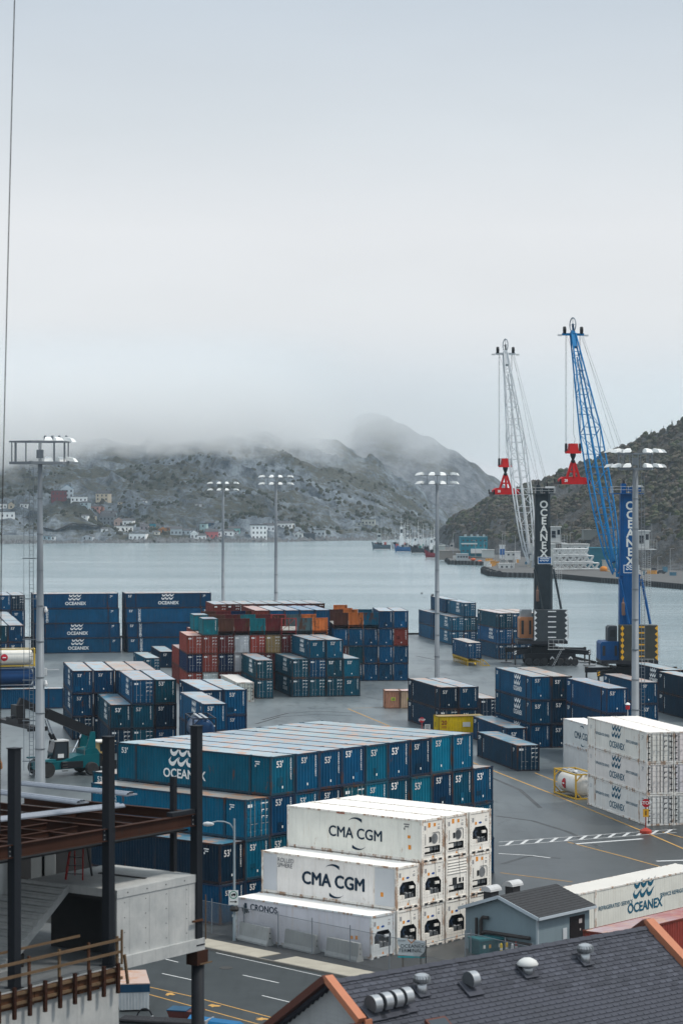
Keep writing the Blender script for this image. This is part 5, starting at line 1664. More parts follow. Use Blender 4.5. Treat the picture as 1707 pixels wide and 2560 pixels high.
om('counterweight', MB().box(-1.45, -3.95, 0.9, 1.45, -3.62, 2.3), rs, BLK)
# yellow and white terminal tractor half hidden by the long stack
tt = thing('terminal_tractor', 'yellow terminal tractor with white roof half hidden by a column', 'truck', G(252, 1925) + Vector((0.3, 0, 0)), math.radians(30))
om('cab', MB().prism([(-0.9, -0.9, 1.2), (0.9, -0.9, 1.2), (0.9, -0.7, 2.1), (0.75, -0.6, 3.2), (-0.75, -0.6, 3.2), (-0.9, -0.7, 2.1)], (0, 1.7, 0)), tt, (0.58, 0.40, 0.16))
om('roof', MB().box(-1.1, -1.0, 3.2, 1.1, 1.3, 3.32), tt, (0.75, 0.72, 0.66))
ob('windscreen', MB().box(-0.7, -0.78, 2.2, 0.7, -0.66, 3.0).mesh('windscreen', M_GLASS), tt)
om('chassis', MB().box(-1.0, -1.4, 0.6, 1.0, 4.5, 1.2), tt, BLK)
for x in (-1.0, 1.0):
    for y in (-0.6, 3.6):
        ob('wheel', MB().lathe([(0.2, -0.15), (0.5, -0.16), (0.5, 0.16), (0.2, 0.15)], 16, (x, y, 0.5), 'x').mesh('wheel', M_RUBBER), tt)
# orange arm of another machine at the left edge
ae = thing('excavator', 'rusty orange excavator arm reaching in at the left edge', 'excavator', P(-45, 1890, 235) * 1.0, 0)
ae.location.z = 0
om('boom', MB().bar((0, 0, 1.5), (1.2, 0, 6.2), 0.4, 0.5).bar((1.2, 0, 6.2), (1.75, 0, 4.6), 0.3, 0.4), ae, (0.42, 0.17, 0.04))
om('bucket', MB().prism([(1.5, -0.35, 4.9), (1.95, -0.35, 4.7), (2.0, -0.35, 4.1), (1.6, -0.35, 3.9)], (0, 0.7, 0)), ae, (0.30, 0.13, 0.04))
om('body', MB().box(-2.5, -1.2, 0.9, 0.6, 1.2, 2.6).box(-2.3, -1.4, 0, 0.4, -0.8, 0.8).box(-2.3, 0.8, 0, 0.4, 1.4, 0.8), ae, (0.42, 0.17, 0.04))

M_TYRE = plain('rubber_marked_asphalt', (0.028, 0.031, 0.034), 0.6, 0, 0.6, 0.8)
# ---------------------------------------------------------------- yard markings
def strip(pts, wd, name, mat, label, z=0.008):
    mb = MB()
    for a, b_ in zip(pts[:-1], pts[1:]):
        a, b_ = Vector(a), Vector(b_)
        d = (b_ - a).normalized()
        n = Vector((-d.y, d.x, 0)) * (wd / 2)
        mb.poly([(a - n).to_tuple()[:2] + (z,), (b_ - n).to_tuple()[:2] + (z,), (b_ + n).to_tuple()[:2] + (z,), (a + n).to_tuple()[:2] + (z,)])
    return tag(ob(name, mb.mesh(name, mat)), kind='structure')
strip([G(870, 1772), G(975, 1816), G(1180, 1906), G(1370, 1981), G(1620, 2084), G(1760, 2145)], 0.2, 'yellow_lane_line', M_YLINE, '')
strip([G(1336, 1932), G(1400, 1958)], 0.16, 'yellow_lane_line', M_YLINE, '')
strip([G(1418, 2105), G(1560, 2142), G(1660, 2170)], 0.16, 'yellow_lane_line', M_YLINE, '')
strip([G(1250, 2182), G(1430, 2205)], 0.14, 'yellow_lane_line', M_YLINE, '')
strip([G(1655, 2080), G(1780, 2115)], 0.16, 'yellow_lane_line', M_YLINE, '')
strip([G(870, 1771), G(960, 1768)], 0.14, 'yellow_lane_line', M_YLINE, '')
# barred crossing
p0, p1, q0, q1 = G(1246, 2115), G(1690, 2081), G(1246, 2105), G(1690, 2073)
strip([p0, p1], 0.16, 'white_crossing_line', M_WLINE, '')
strip([q0, q1], 0.16, 'white_crossing_line', M_WLINE, '')
for k in range(12):
    f_ = (k + 0.5) / 12.3
    strip([p0 + (p1 - p0) * f_, q0 + (q1 - q0) * (f_ + 0.035)], 0.3, 'white_crossing_bar', M_WLINE, '', 0.013)
strip([G(1435, 2110), G(1605, 2097)], 0.5, 'white_stop_line', M_WLINE, '')
strip([G(1640, 2153), G(1730, 2150)], 0.5, 'white_stop_line', M_WLINE, '')
strip([G(1245, 2134), G(1330, 2139), G(1375, 2145)], 0.25, 'white_faded_line', M_WLINE, '')
# new dark asphalt beside the lane left of the yard
# stop sign with caution plate on red base
def post_sign(org, label, h, plates, post_c, base=None, cat='sign'):
    t = thing('sign_post', label, cat, org)
    om('post', MB().tube((0, 0, 0), (0, 0, h), 0.05, n=6), t, post_c)
    if base:
        om('base', MB().lathe([(0.55, 0), (0.55, 0.25), (0.3, 0.4), (0.1, 0.5)], 12), t, base)
    return t
def octa(r):
    return [(r * math.cos(math.pi / 8 + i * math.pi / 4), r * math.sin(math.pi / 8 + i * math.pi / 4), 0) for i in range(8)]
def stop_plate(t, z, r, s=0.42):
    pl = ob('stop_plate', MB().prism(octa(r), (0, 0, 0.03)).mesh('stop_plate', M_LET), t, col=(0.45, 0.02, 0.03), mtx=T(0, -0.09, z) @ R_FRONT)
    ob('lettering', text_mesh('STOP', s, 0.02), pl, col=LW, mtx=T(0, 0, 0.04))
s1 = post_sign(G(1613, 2083), 'stop sign on red base with yellow caution plate below the white reefers', 2.9, None, (0.35, 0.05, 0.04), (0.42, 0.06, 0.04))
stop_plate(s1, 2.75, 0.40)
ob('caution_plate', rects('caution_plate', [(-0.26, -0.36, 0.26, 0.36)]), s1, col=(0.70, 0.36, 0.03), mtx=T(0, -0.1, 1.85) @ R_FRONT)
ob('figure', rects('figure', [(-0.05, -0.2, 0.05, 0.2)]), s1, col=(0.05, 0.04, 0.03), mtx=T(0, -0.11, 1.85) @ R_FRONT)
s2 = post_sign(G(1054, 1855), 'small stop sign on pink post before the two-high blue stack', 2.9, None, (0.55, 0.12, 0.12))
stop_plate(s2, 2.75, 0.36, 0.36)
s3 = post_sign(G(1068, 1852), 'white notice board beside the small stop sign', 2.0, None, (0.55, 0.12, 0.12))
ob('notice', rects('notice', [(-0.35, -0.42, 0.35, 0.42)]), s3, col=(0.62, 0.64, 0.64), mtx=T(0, -0.08, 1.65) @ R_FRONT)
ob('text_lines', rects('text_lines', [(-0.25, 0.2, 0.25, 0.27), (-0.25, 0.05, 0.25, 0.12), (-0.2, -0.12, 0.2, -0.05)]), s3, col=(0.1, 0.1, 0.1), mtx=T(0, -0.09, 1.65) @ R_FRONT)
hy = thing('beacon_post', 'small red post with white cap beside the tall mast', 'beacon', P(1568, 1776, 272))
hy.location.z = 0
om('post', MB().tube((0, 0, 0), (0, 0, 6.6), 0.06, n=6), hy, GAL)
om('beacon', MB().lathe([(0.22, 6.6), (0.25, 7.0), (0.12, 7.1)], 10), hy, (0.5, 0.03, 0.04))
om('cap', MB().lathe([(0.3, 7.12), (0.2, 7.3), (0.0, 7.38)], 10), hy, LW)
bt = thing('barrier_gate', 'small white barrier arm on open ground by the broadside stack', 'barrier', G(113, 1688))
om('cabinet', MB().box(-0.35, -0.3, 0, 0.35, 0.3, 1.2), bt, (0.65, 0.66, 0.66))
om('arm', MB().bar((0.3, 0, 0.95), (2.4, 0, 1.0), 0.08, 0.12), bt, (0.75, 0.75, 0.75))
# gulls over the water
for k, (px, py, sz) in enumerate(((1080, 1489, 0.75), (1060, 1493, 0.5), (1054, 1484, 0.5))):
    mb = MB()
    mb.lathe([(0.0, -0.3), (0.09, -0.15), (0.1, 0.1), (0.05, 0.3), (0.0, 0.4)], 8, (0, 0, 0), 'x')
    for s in (-1, 1):
        mb.add([(-0.1, 0, 0.03), (0.12, 0, 0.03), (0.1, 0.35 * s, 0.3), (-0.08, 0.35 * s, 0.3), (-0.1, 0.85 * s, 0.22)], [(0, 1, 2, 3), (3, 2, 4)])
    g_ = tag(ob('gull', mb.mesh('gull', M_OBJ), None, tuple(P(px, py, 470)), 0.5 + k, (0.06, 0.06, 0.07)), ['dark gull flying over the water, lowest beside the middle mast', 'small gull over the water left of the larger bird', 'topmost tiny gull over the water by the middle mast'][k], 'bird', 'gulls over the water')
    g_.scale = (sz * 1.6,) * 3

# rubber marks left by the reach stackers
for pts in ([(640, 1810), (700, 1792), (790, 1786), (880, 1790)], [(655, 1800), (720, 1783), (800, 1778), (890, 1783)], [(1240, 2040), (1330, 2052), (1420, 2080), (1500, 2120)], [(1255, 2160), (1320, 2140), (1400, 2146)], [(1150, 1930), (1230, 1945), (1300, 1975), (1350, 2020)], [(40, 1800), (110, 1788), (200, 1781)], [(1040, 1640), (1100, 1652), (1190, 1648)]):
    strip([G(*p) for p in pts], 0.45, 'tyre_mark', M_TYRE, '', 0.005)
# ================================================================ FAR SHORE
# ---- houses of the shore village: px, py (of the house foot), width and height in photograph pixels
M_HWALL = weathered('clapboard', None, 0.7, 0, dirt=0.15, scale=0.6)
M_HROOF = plain('house_roof', (0.06, 0.062, 0.068), 0.9)
M_HROOFC = weathered('coloured_house_roof', None, 0.8, 0, dirt=0.2, streak=False)
M_HWIN = plain('house_window', (0.03, 0.035, 0.045), 0.3)
WH = (0.84, 0.85, 0.85); CREAM = (0.60, 0.52, 0.40); MINT = (0.26, 0.50, 0.48); TEALH = (0.05, 0.26, 0.34); PINKH = (0.52, 0.28, 0.24)
ORH = (0.42, 0.19, 0.07); REDH = (0.17, 0.045, 0.05); GRH = (0.24, 0.26, 0.28); DKH = (0.07, 0.08, 0.09)
def house(px, py, wpx, hpx, col, label, roof='gable', rcol=None, rz=0.0, fn=hill_a, stories=None):
    p, s = on_hill(fn, px, py)
    k = p.y / F
    W, H = wpx * k * 1.12, hpx * k * 1.12
    D = max(5.0, min(9.0, W * 0.8))
    t = thing('house', label, 'house', (p.x, p.y, p.z - 0.2), rz, 'houses of the shore village')
    wall_h = H * (0.68 if roof == 'gable' else 0.93)
    if roof == 'gable_front':
        wall_h = H * 0.66
    mb = MB().box(-W / 2, 0, -3.5, W / 2, D, wall_h)
    wl = ob('wall', mb.mesh('wall', M_HWALL), t, col=col)
    e = 0.3
    rm = MB()
    if roof == 'gable':
        rm.prism([(-W / 2 - e, -e, wall_h + 0.03), (-W / 2 - e, D + e, wall_h + 0.03), (-W / 2 - e, D / 2, H)], (W + 2 * e, 0, 0))
    elif roof == 'gable_front':
        rm.prism([(-W / 2 - e, -e, wall_h + 0.03), (W / 2 + e, -e, wall_h + 0.03), (0, -e, H)], (0, D + 2 * e, 0))
    else:
        rm.box(-W / 2 - e, -e, wall_h + 0.03, W / 2 + e, D + e, H)
    ob('roof', rm.mesh('roof', M_HROOFC if rcol else M_HROOF), t, col=rcol or (0.06, 0.06, 0.065))
    if roof == 'gable_front':
        ob('gable', MB().prism([(-W / 2, -e - 0.02, wall_h), (W / 2, -e - 0.02, wall_h), (0, -e - 0.02, H - 0.35)], (0, -0.05, 0)).mesh('gable', M_HWALL), wl, col=col)
    n = max(1, int(W / 2.6))
    fl = stories or max(1, int(wall_h / 2.7))
    fh = wall_h / fl
    wm = MB().box(-0.55, -0.06, 0, 0.55, 0.02, min(1.5, fh * 0.55)).mesh('window', M_HWIN)
    for f in range(fl):
        for i in range(n):
            x = -W / 2 + W * (i + 0.5) / n
            ob('window', wm, wl, loc=(x, 0, f * fh + fh * 0.25))
    if hpx > 16 and roof != 'flat':
        ob('chimney', MB().box(W * 0.2, D / 2 - 0.4, wall_h, W * 0.2 + 0.8, D / 2 + 0.4, H + 1.0).mesh('chimney', M_HROOF), t)
    return t
sc1 = lambda u, v: (u * 0.3827, 1000 + v * 0.3827)
sc2 = lambda u, v: (550 + u * 0.3827, 1000 + v * 0.3827)
HL = [ # u0,u1,v0,v1,colour,roof,label
 (0, 45, 672, 715, WH, 'gable', 'white house at the far left edge of the village, upper row'),
 (58, 92, 672, 716, CREAM, 'gable_front', 'cream narrow house near the far left edge'),
 (135, 181, 672, 706, WH, 'gable', 'white bungalow with dark windows left of the tall mast'),
 (8, 92, 735, 776, WH, 'flat', 'long white flat-roofed house low at the left edge'),
 (345, 432, 600, 662, REDH, 'flat', 'maroon terrace with white balcony on the rock bluff'),
 (404, 476, 575, 650, (0.55, 0.60, 0.64), 'gable_front', 'tall pale house with blue roof on the rock bluff'),
 (470, 565, 634, 668, WH, 'flat', 'low white row of cabins right of the maroon terrace'),
 (630, 706, 603, 665, CREAM, 'gable', 'cream house with brown roof alone on the slope'),
 (526, 578, 675, 702, (0.40, 0.48, 0.52), 'gable', 'blue-grey cottage below the white cabins'),
 (600, 650, 690, 726, PINKH, 'gable', 'pinkish cottage on the slope above the white cluster'),
 (648, 676, 694, 727, (0.40, 0.20, 0.15), 'gable_front', 'brick-coloured narrow house beside the pinkish cottage'),
 (678, 762, 728, 772, (0.50, 0.58, 0.60), 'gable', 'pale blue house at the top of the white cluster'),
 (655, 742, 758, 826, GRH, 'gable', 'grey house with white gable in the white cluster'),
 (748, 806, 775, 826, (0.60, 0.44, 0.38), 'gable_front', 'salmon house in the middle of the white cluster'),
 (804, 866, 778, 822, WH, 'gable', 'white house at the right of the white cluster'),
 (766, 866, 824, 858, (0.85, 0.85, 0.83), 'flat', 'low white boathouse below the white cluster'),
 (848, 948, 874, 916, WH, 'flat', 'white shed with dark openings at the water edge'),
 (918, 966, 813, 850, (0.34, 0.30, 0.31), 'gable', 'grey-mauve house on the shore road'),
 (968, 1016, 810, 842, TEALH, 'flat', 'teal house on the shore road'),
 (1044, 1086, 833, 872, ORH, 'gable_front', 'orange house on the shore road'),
 (1086, 1114, 834, 858, (0.30, 0.14, 0.06), 'gable', 'small brown house beside the orange house'),
 (1118, 1186, 834, 886, (0.42, 0.47, 0.50), 'gable', 'grey house with white trim right of the orange house'),
 (1188, 1242, 850, 884, (0.45, 0.50, 0.55), 'gable', 'low pale house near the slim mast'),
 (1248, 1292, 864, 916, WH, 'gable_front', 'white gabled house near the slim mast'),
 (1294, 1346, 874, 916, (0.82, 0.82, 0.82), 'gable', 'white cottage close to the water by the slim mast'),
 (1308, 1346, 811, 866, (0.36, 0.50, 0.50), 'flat', 'tall mint house left of the slim mast'),
 (1345, 1396, 795, 826, (0.05, 0.10, 0.16), 'gable', 'dark blue house high beside the slim mast'),
 (1348, 1422, 849, 908, (0.50, 0.15, 0.15), 'gable', 'coral red house left of the slim mast'),
 (1420, 1448, 868, 902, WH, 'flat', 'white hut between the coral house and the slim mast'),
 (1464, 1522, 847, 888, WH, 'gable', 'white house right of the slim mast'),
 (1500, 1566, 828, 872, MINT, 'gable', 'mint green house right of the slim mast'),
 (284, 332, 892, 918, (0.34, 0.46, 0.52), 'flat', 'pale blue shed on the shore beside the tall mast'),
 (334, 362, 893, 919, WH, 'flat', 'white shed door building on the shore by the tall mast'),
 (540, 602, 884, 916, (0.50, 0.54, 0.57), 'gable_front', 'whitish fishing stage on the rocky shore')]
for (u0, u1, v0, v1, c_, r_, lb) in HL:
    x0, y0 = sc1(u0, v0); x1, y1 = sc1(u1, v1)
    house((x0 + x1) / 2, y1, x1 - x0, y1 - y0, c_, lb, r_, rcol=(0.10, 0.24, 0.34) if 'blue roof' in lb else None, rz=RND.uniform(-0.25, 0.25))
HL2 = [
 (212, 302, 823, 912, WH, 'flat', 'big white three-storey house between the slim masts'),
 (284, 356, 808, 856, (0.8, 0.81, 0.82), 'gable', 'white house left of the second slim mast'),
 (380, 466, 806, 848, (0.82, 0.82, 0.80), 'gable', 'wide white house right of the second slim mast'),
 (488, 536, 866, 906, (0.60, 0.61, 0.60), 'gable_front', 'small white boathouse right of the second slim mast'),
 (536, 616, 874, 906, DKH, 'flat', 'dark fishing sheds on the shore'),
 (614, 682, 858, 896, (0.45, 0.48, 0.50), 'flat', 'white-framed dark shed at the end of the village'),
 (888, 926, 804, 826, (0.36, 0.38, 0.35), 'flat', 'little weathered ruin above the fishing boats'),
 (928, 1006, 789, 824, (0.46, 0.47, 0.43), 'flat', 'pale concrete ruin above the fishing boats')]
for (u0, u1, v0, v1, c_, r_, lb) in HL2:
    x0, y0 = sc2(u0, v0); x1, y1 = sc2(u1, v1)
    house((x0 + x1) / 2, y1, x1 - x0, y1 - y0, c_, lb, r_, rz=RND.uniform(-0.2, 0.2))
for px, py, w_, h_, c_, lb in ((212, 1299, 14, 9, WH, 'tiny white cabin above the white cluster, leftmost'), (236, 1305, 12, 9, CREAM, 'tiny cream cabin above the white cluster'), (262, 1330, 16, 9, WH, 'small white shed at the foot of the white cluster'), (352, 1317, 13, 10, WH, 'small white house between the cluster and the grey-mauve house'), (362, 1258, 12, 8, WH, 'lone white hut high on the slope'), (300, 1262, 9, 7, CREAM, 'lone cream hut high on the slope'), (392, 1338, 12, 9, (0.7, 0.66, 0.58), 'beige hut below the teal house'), (446, 1336, 14, 10, WH, 'little white house right of the orange house'), (500, 1347, 13, 9, WH, 'little white waterside hut left of the slim mast'), (590, 1336, 12, 8, (0.7, 0.7, 0.72), 'pale hut right of the mint house'), (742, 1341, 14, 10, WH, 'white hut near the end of the village'), (496, 1266, 15, 7, (0.6, 0.6, 0.6), 'pale bunker on the slope left of the slim mast')):
    house(px, py, w_, h_, c_, lb, 'gable', rz=RND.uniform(-0.3, 0.3))
house(347, 1136, 34, 18, (0.20, 0.24, 0.27), 'grey flat-roofed building on the plateau half lost in cloud', 'flat')
# sea wall and road under the bluff
def along(fn, pts, wd, ht, name, mat, dz=0.0):
    mb = MB()
    ps = []
    for px, py in pts:
        p, s = on_hill(fn, px, py)
        ps.append(p + Vector((0, -0.5, dz)))
    for a, b_ in zip(ps[:-1], ps[1:]):
        mb.bar(a, b_, wd, ht)
    return ob(name, mb.mesh(name, mat))
tag(along(hill_a, [(-20, 1352), (20, 1352), (60, 1352), (92, 1353)], 3, 5.5, 'sea_wall', M_CONC, 0.5), 'long pale concrete sea wall at the left end of the far shore', 'wall')
tag(along(hill_a, [(110, 1325), (140, 1328), (180, 1329), (215, 1327), (245, 1322), (262, 1318)], 3, 0.7, 'shore_road', M_QUAY, 0.3), kind='structure')
# rocks along the tide line: too many to count
mb = MB()
rr = random.Random(11)
for i in range(1500):
    px = rr.uniform(-20, 1120)
    s = rr.uniform(0.0, 0.012)
    X, Y, z = hill_a(px, s)
    r = rr.uniform(0.6, 2.0)
    base = len(mb.v)
    for k in range(6):
        a = k * math.pi / 3
        mb.v.append((X + r * math.cos(a) * rr.uniform(0.7, 1.2), Y - 2 + r * math.sin(a), z - 0.8))
    mb.v.append((X + rr.uniform(-0.3, 0.3), Y - 2, z + r * rr.uniform(0.5, 0.9)))
    for k in range(6):
        mb.f.append((base + k, base + (k + 1) % 6, base + 6)); mb.m.append(0)
tag(ob('shore_rocks', mb.mesh('shore_rocks', plain('wet_rock', (0.10, 0.105, 0.11), 0.8, 0, 0.5, 0.4))), 'dark jumbled rocks along the tide line', 'rocks', kind='stuff')

# ---- shrubs on the slopes
def foliage_mat(name, cols):
    m, t, b = nodes_mat(name)
    g_ = N(t, 'ShaderNodeNewGeometry')
    rp = N(t, 'ShaderNodeValToRGB')
    rp.color_ramp.elements[0].color = (*cols[0], 1)
    rp.color_ramp.elements[1].color = (*cols[-1], 1)
    for i, c_ in enumerate(cols[1:-1]):
        e_ = rp.color_ramp.elements.new((i + 1) / (len(cols) - 1))
        e_.color = (*c_, 1)
    n_ = pos_noise(t, (0.035, 0.035, 0.035), 4, 0.6)
    ad = N(t, 'ShaderNodeMath', operation='MULTIPLY_ADD')
    t.links.new(g_.outputs['Random Per Island'], ad.inputs[0])
    ad.inputs[1].default_value = 0.55
    t.links.new(rng(t, n_, 0.3, 0.7, -0.05, 0.5), ad.inputs[2])
    t.links.new(ad.outputs[0], rp.inputs[0])
    t.links.new(rp.outputs[0], b.inputs['Base Color'])
    b.inputs['Roughness'].default_value = 0.9
    return m
M_SHRUB = foliage_mat('spring_shrubs', [(0.012, 0.014, 0.010), (0.042, 0.031, 0.022), (0.022, 0.026, 0.011), (0.070, 0.054, 0.042), (0.036, 0.050, 0.014), (0.115, 0.098, 0.088)])
M_SHRUB2 = foliage_mat('hill_scrub', [(0.018, 0.022, 0.015), (0.045, 0.042, 0.027), (0.028, 0.036, 0.018), (0.07, 0.06, 0.042)])
M_CONIF = foliage_mat('conifer_needles', [(0.012, 0.02, 0.012), (0.022, 0.034, 0.018), (0.03, 0.042, 0.02)])
def clumps(fn, n, pr, sr, size, seed, mat, name, label, keep=None, gate=-0.12):
    rr = random.Random(seed)
    mb = MB()
    for i in range(n):
        px = rr.uniform(*pr)
        s = rr.uniform(*sr)
        if keep and not keep(px, s, rr):
            continue
        X, Y, z = fn(px, s)
        if mnoise.noise(Vector((X * 0.022, Y * 0.022, 7.0))) < rr.uniform(gate - 0.3, gate + 0.3):
            continue
        r = rr.uniform(*size)
        base = len(mb.v)
        nv = 7
        for k in range(nv):
            a = 2 * math.pi * k / nv + rr.random()
            q = rr.uniform(0.6, 1.15)
            mb.v.append((X + r * q * math.cos(a), Y + r * q * math.sin(a) * 0.7, z - 0.2 * r))
            mb.v.append((X + r * q * 0.75 * math.cos(a + 0.4), Y + r * q * 0.6 * math.sin(a + 0.4), z + r * rr.uniform(0.5, 0.95)))
        mb.v.append((X, Y, z + r * 1.15))
        for k in range(nv):
            a, b_ = base + 2 * k, base + 2 * ((k + 1) % nv)
            mb.f += [(a, b_, b_ + 1, a + 1), (a + 1, b_ + 1, base + 2 * nv)]
            mb.m += [0, 0]
    return tag(ob(name, mb.mesh(name, mat)), label, 'shrubs', kind='stuff')
clumps(hill_d, 8000, (1110, 1730), (0.12, 1.02), (0.8, 2.6), 5, M_SHRUB, 'hillside_shrubs', 'brown and green spring shrubs covering the near hillside', keep=lambda px, s, rr: rr.random() < min(1, (px - 1120) / 240 + s * 0.4), gate=0.0)
clumps(hill_a, 7000, (-30, 1080), (0.02, 0.6), (0.8, 2.6), 6, M_SHRUB2, 'far_hillside_scrub', 'low dark scrub in patches on the far hillside', keep=lambda px, s, rr: rr.random() < 1.0 - s * 0.9, gate=0.18)
# ---- conifers standing out on the near hill
def conifer_mesh(seed, h=6.0):
    rr = random.Random(seed)
    mb = MB()
    n = 7
    for k in range(n):
        f_ = k / (n - 1)
        z = h * (0.12 + 0.8 * f_)
        r = (1 - f_) * h * 0.24 + 0.12
        m_ = 8
        base = len(mb.v)
        for i in range(m_):
            a = 2 * math.pi * i / m_ + rr.random() * 0.5
            q = r * rr.uniform(0.55, 1.2)
            mb.v.append((q * math.cos(a), q * math.sin(a), z - 0.28 * q))
        mb.v.append((0, 0, z + h * 0.17))
        for i in range(m_):
            if rr.random() < 0.88:
                mb.f.append((base + i, base + (i + 1) % m_, base + m_)); mb.m.append(0)
    return mb.mesh('crown', M_CONIF)
CON = [conifer_mesh(s) for s in range(4)]
CTR = MB().tube((0, 0, -0.6), (0, 0, 4.5), 0.14, 0.05, n=5).mesh('trunk', plain('bark', (0.07, 0.055, 0.045), 0.9))
rr = random.Random(21)
slopes = ['crest', 'upper slope', 'middle slope', 'lower slope']
NUMW = ORD + ['thirteenth', 'fourteenth', 'fifteenth', 'sixteenth', 'seventeenth', 'eighteenth', 'nineteenth', 'twentieth'] + ['twenty-' + w_ for w_ in ORD[:6]]
ridge_px = [1225, 1262, 1296, 1320, 1352, 1375, 1404, 1436, 1462, 1496, 1517, 1540, 1552, 1574, 1590, 1606, 1616, 1628, 1639, 1648, 1660, 1668, 1679, 1688, 1697, 1704]
for i, px in enumerate(ridge_px):
    X, Y, z = hill_d(px + rr.uniform(-3, 3), rr.uniform(0.94, 1.03))
    sc = rr.uniform(0.4, 0.85) * (0.6 + 0.4 * (px - 1225) / 480)
    t = thing('conifer', f'dark spruce on the near hill skyline, {NUMW[i]} from the left', 'tree', (X, Y, z - 0.3), rr.uniform(0, 6), 'spruces along the near hill skyline')
    t.scale = (sc, sc, sc)
    ob('crown', CON[i % 4], t); ob('trunk', CTR, t)
for i in range(60):
    px, s = rr.uniform(1300, 1710), rr.uniform(0.35, 0.95)
    X, Y, z = hill_d(px, s)
    sc = rr.uniform(0.35, 0.75)
    t = thing('conifer', 'small dark spruce among shrubs on the near hillside', 'tree', (X, Y, z - 0.3), rr.uniform(0, 6), 'spruces scattered on the near hillside')
    t.scale = (sc, sc, sc)
    ob('crown', CON[i % 4], t); ob('trunk', CTR, t)

# ---- southside quay
M_QCONC = weathered('far_quay_concrete', (0.11, 0.11, 0.108), 0.9, 0, dirt=0.4, streak=False, scale=0.2)
def quay(pts, zt, name):
    mb = MB()
    mb.prism([(p.x, p.y, WZ - 2) for p in pts], (0, 0, zt - WZ + 2))
    o = tag(ob(name, mb.mesh(name, [M_QCONC])), kind='structure')
    return o
QW = [G(px, py, WZ) for px, py in ((1204, 1432), (1222, 1440), (1262, 1443), (1310, 1444), (1400, 1447), (1500, 1457), (1600, 1464), (1720, 1475))]
back = [Vector(hill_d(px, 0.12)[:2] + (0,)) for px in (1900, 1707, 1550, 1400, 1300, 1240)]
quay([Vector((p.x, p.y, 0)) for p in QW] + [Vector((330, 930, 0))] + back + [Vector((75, 1150, 0))], -0.55, 'far_quay')
PW = [G(px, py, WZ) for px, py in ((1113, 1402), (1122, 1411), (1180, 1413), (1212, 1414), (1260, 1416))]
quay([Vector((p.x, p.y, 0)) for p in PW] + [Vector((95, 1180, 0)), Vector((90, 1330, 0)), Vector((72, 1480, 0)), Vector((58, 1500, 0)), Vector((58, 1300, 0))], -0.6, 'far_pier')
# tyre fenders and piles along the wall
def piles(pts, label, z1):
    t = thing('fender_piles', label, 'fender', (0, 0, 0))
    for a, b_ in zip(pts[:-1], pts[1:]):
        L = (b_ - a).length
        n = int(L / 2.2)
        for i in range(n):
            p = a + (b_ - a) * (i / n)
            ob('pile', PILE, t, loc=(p.x, p.y - 0.35, 0))
    return t
PILE = MB().box(-0.55, -0.3, WZ - 1, 0.55, 0.3, -0.5).mesh('pile', M_QUAY)
piles(QW, 'dark timber fender piles along the long far quay wall', -0.5)
piles(PW[:4], 'dark timber fender piles round the small far pier', -0.5)
for k, (px, py, r) in enumerate(((1209, 1424, 1.5), (1216, 1427, 1.5), (1226, 1430, 1.4), (1234, 1432, 1.3), (1246, 1434, 1.3))):
    p = G(px, py, -1.2)
    tag(ob('tyre_fender', MB().lathe([(r * 0.55, -0.4), (r, -0.35), (r * 1.08, 0), (r, 0.35), (r * 0.55, 0.4)], 16, (0, 0, 0), 'y').mesh('tyre_fender', M_RUBBER), None, (p.x, p.y - 1.4, -1.25)), f'big black tyre fender, {ORD[k]} from the tip of the far quay', 'tyre', 'tyre fenders at the quay tip')
# ---- harbour buildings
def shed(px0, px1, ytop, ybot, Y, col, label, band=None, roofc=None, name='harbour_building', wins=0, depth=12, stories=1):
    a, b_ = P(px0, ybot, Y), P(px1, ybot, Y)
    H = (ybot - ytop) * Y / F
    W = b_.x - a.x
    t = thing(name, label, 'building', (a.x, Y, a.z), 0)
    wl = ob('wall', MB().box(0, 0, -1.5, W, depth, H).mesh('wall', M_HWALL), t, col=col)
    ob('roof', MB().box(-0.2, -0.2, H + 0.02, W + 0.2, depth + 0.2, H + 0.35).mesh('roof', M_HROOFC), t, col=roofc or tuple(x * 0.8 + 0.05 for x in col))
    if band:
        z0, z1, x0, x1 = band
        ob('band', MB().box(W * x0, -0.12, H * z0, W * x1, -0.01, H * z1).mesh('band', M_HWALL), wl, col=(0.55, 0.60, 0.60))
    for f in range(stories):
        for i in range(wins):
            x = W * (i + 0.6) / (wins + 0.2)
            ob('window', MB().box(x - 0.45, -0.05, H * (f + 0.55) / (stories + 0.1) - 0.4, x + 0.45, 0.02, H * (f + 0.55) / (stories + 0.1) + 0.4).mesh('window', M_HWIN), wl)
    return t
shed(1151, 1218, 1344, 1384, 1215, (0.012, 0.17, 0.23), 'teal three-storey warehouse at the foot of the near hill', band=(0.58, 0.66, 0.02, 0.62), wins=6, stories=3, depth=16)
tq_ = bpy.data.objects['harbour_building']
for k in range(4):
    ob('roof_vent', MB().box(8 + k * 0.0, 4, 8.4, 9.2, 5, 9.6).mesh('roof_vent', M_HWALL), tq_, loc=((k * 3.1) - 6, 0, -0.05), col=(0.4, 0.42, 0.42))
ob('porch', MB().box(5.0, -2.2, 0.2, 12.8, 0, 2.4).mesh('porch', M_HWALL), tq_, col=(0.6, 0.62, 0.62))
shed(1474, 1560, 1372, 1424, 1045, (0.010, 0.12, 0.17), 'teal shed behind the white trusses', depth=18, roofc=(0.01, 0.10, 0.14))
shed(1505, 1530, 1402, 1424, 1040, (0.42, 0.42, 0.38), 'beige block beside the teal shed', depth=1.5)
shed(1458, 1492, 1326, 1342, 1145, (0.16, 0.17, 0.16), 'grey concrete bunker on the near hill slope', depth=10)
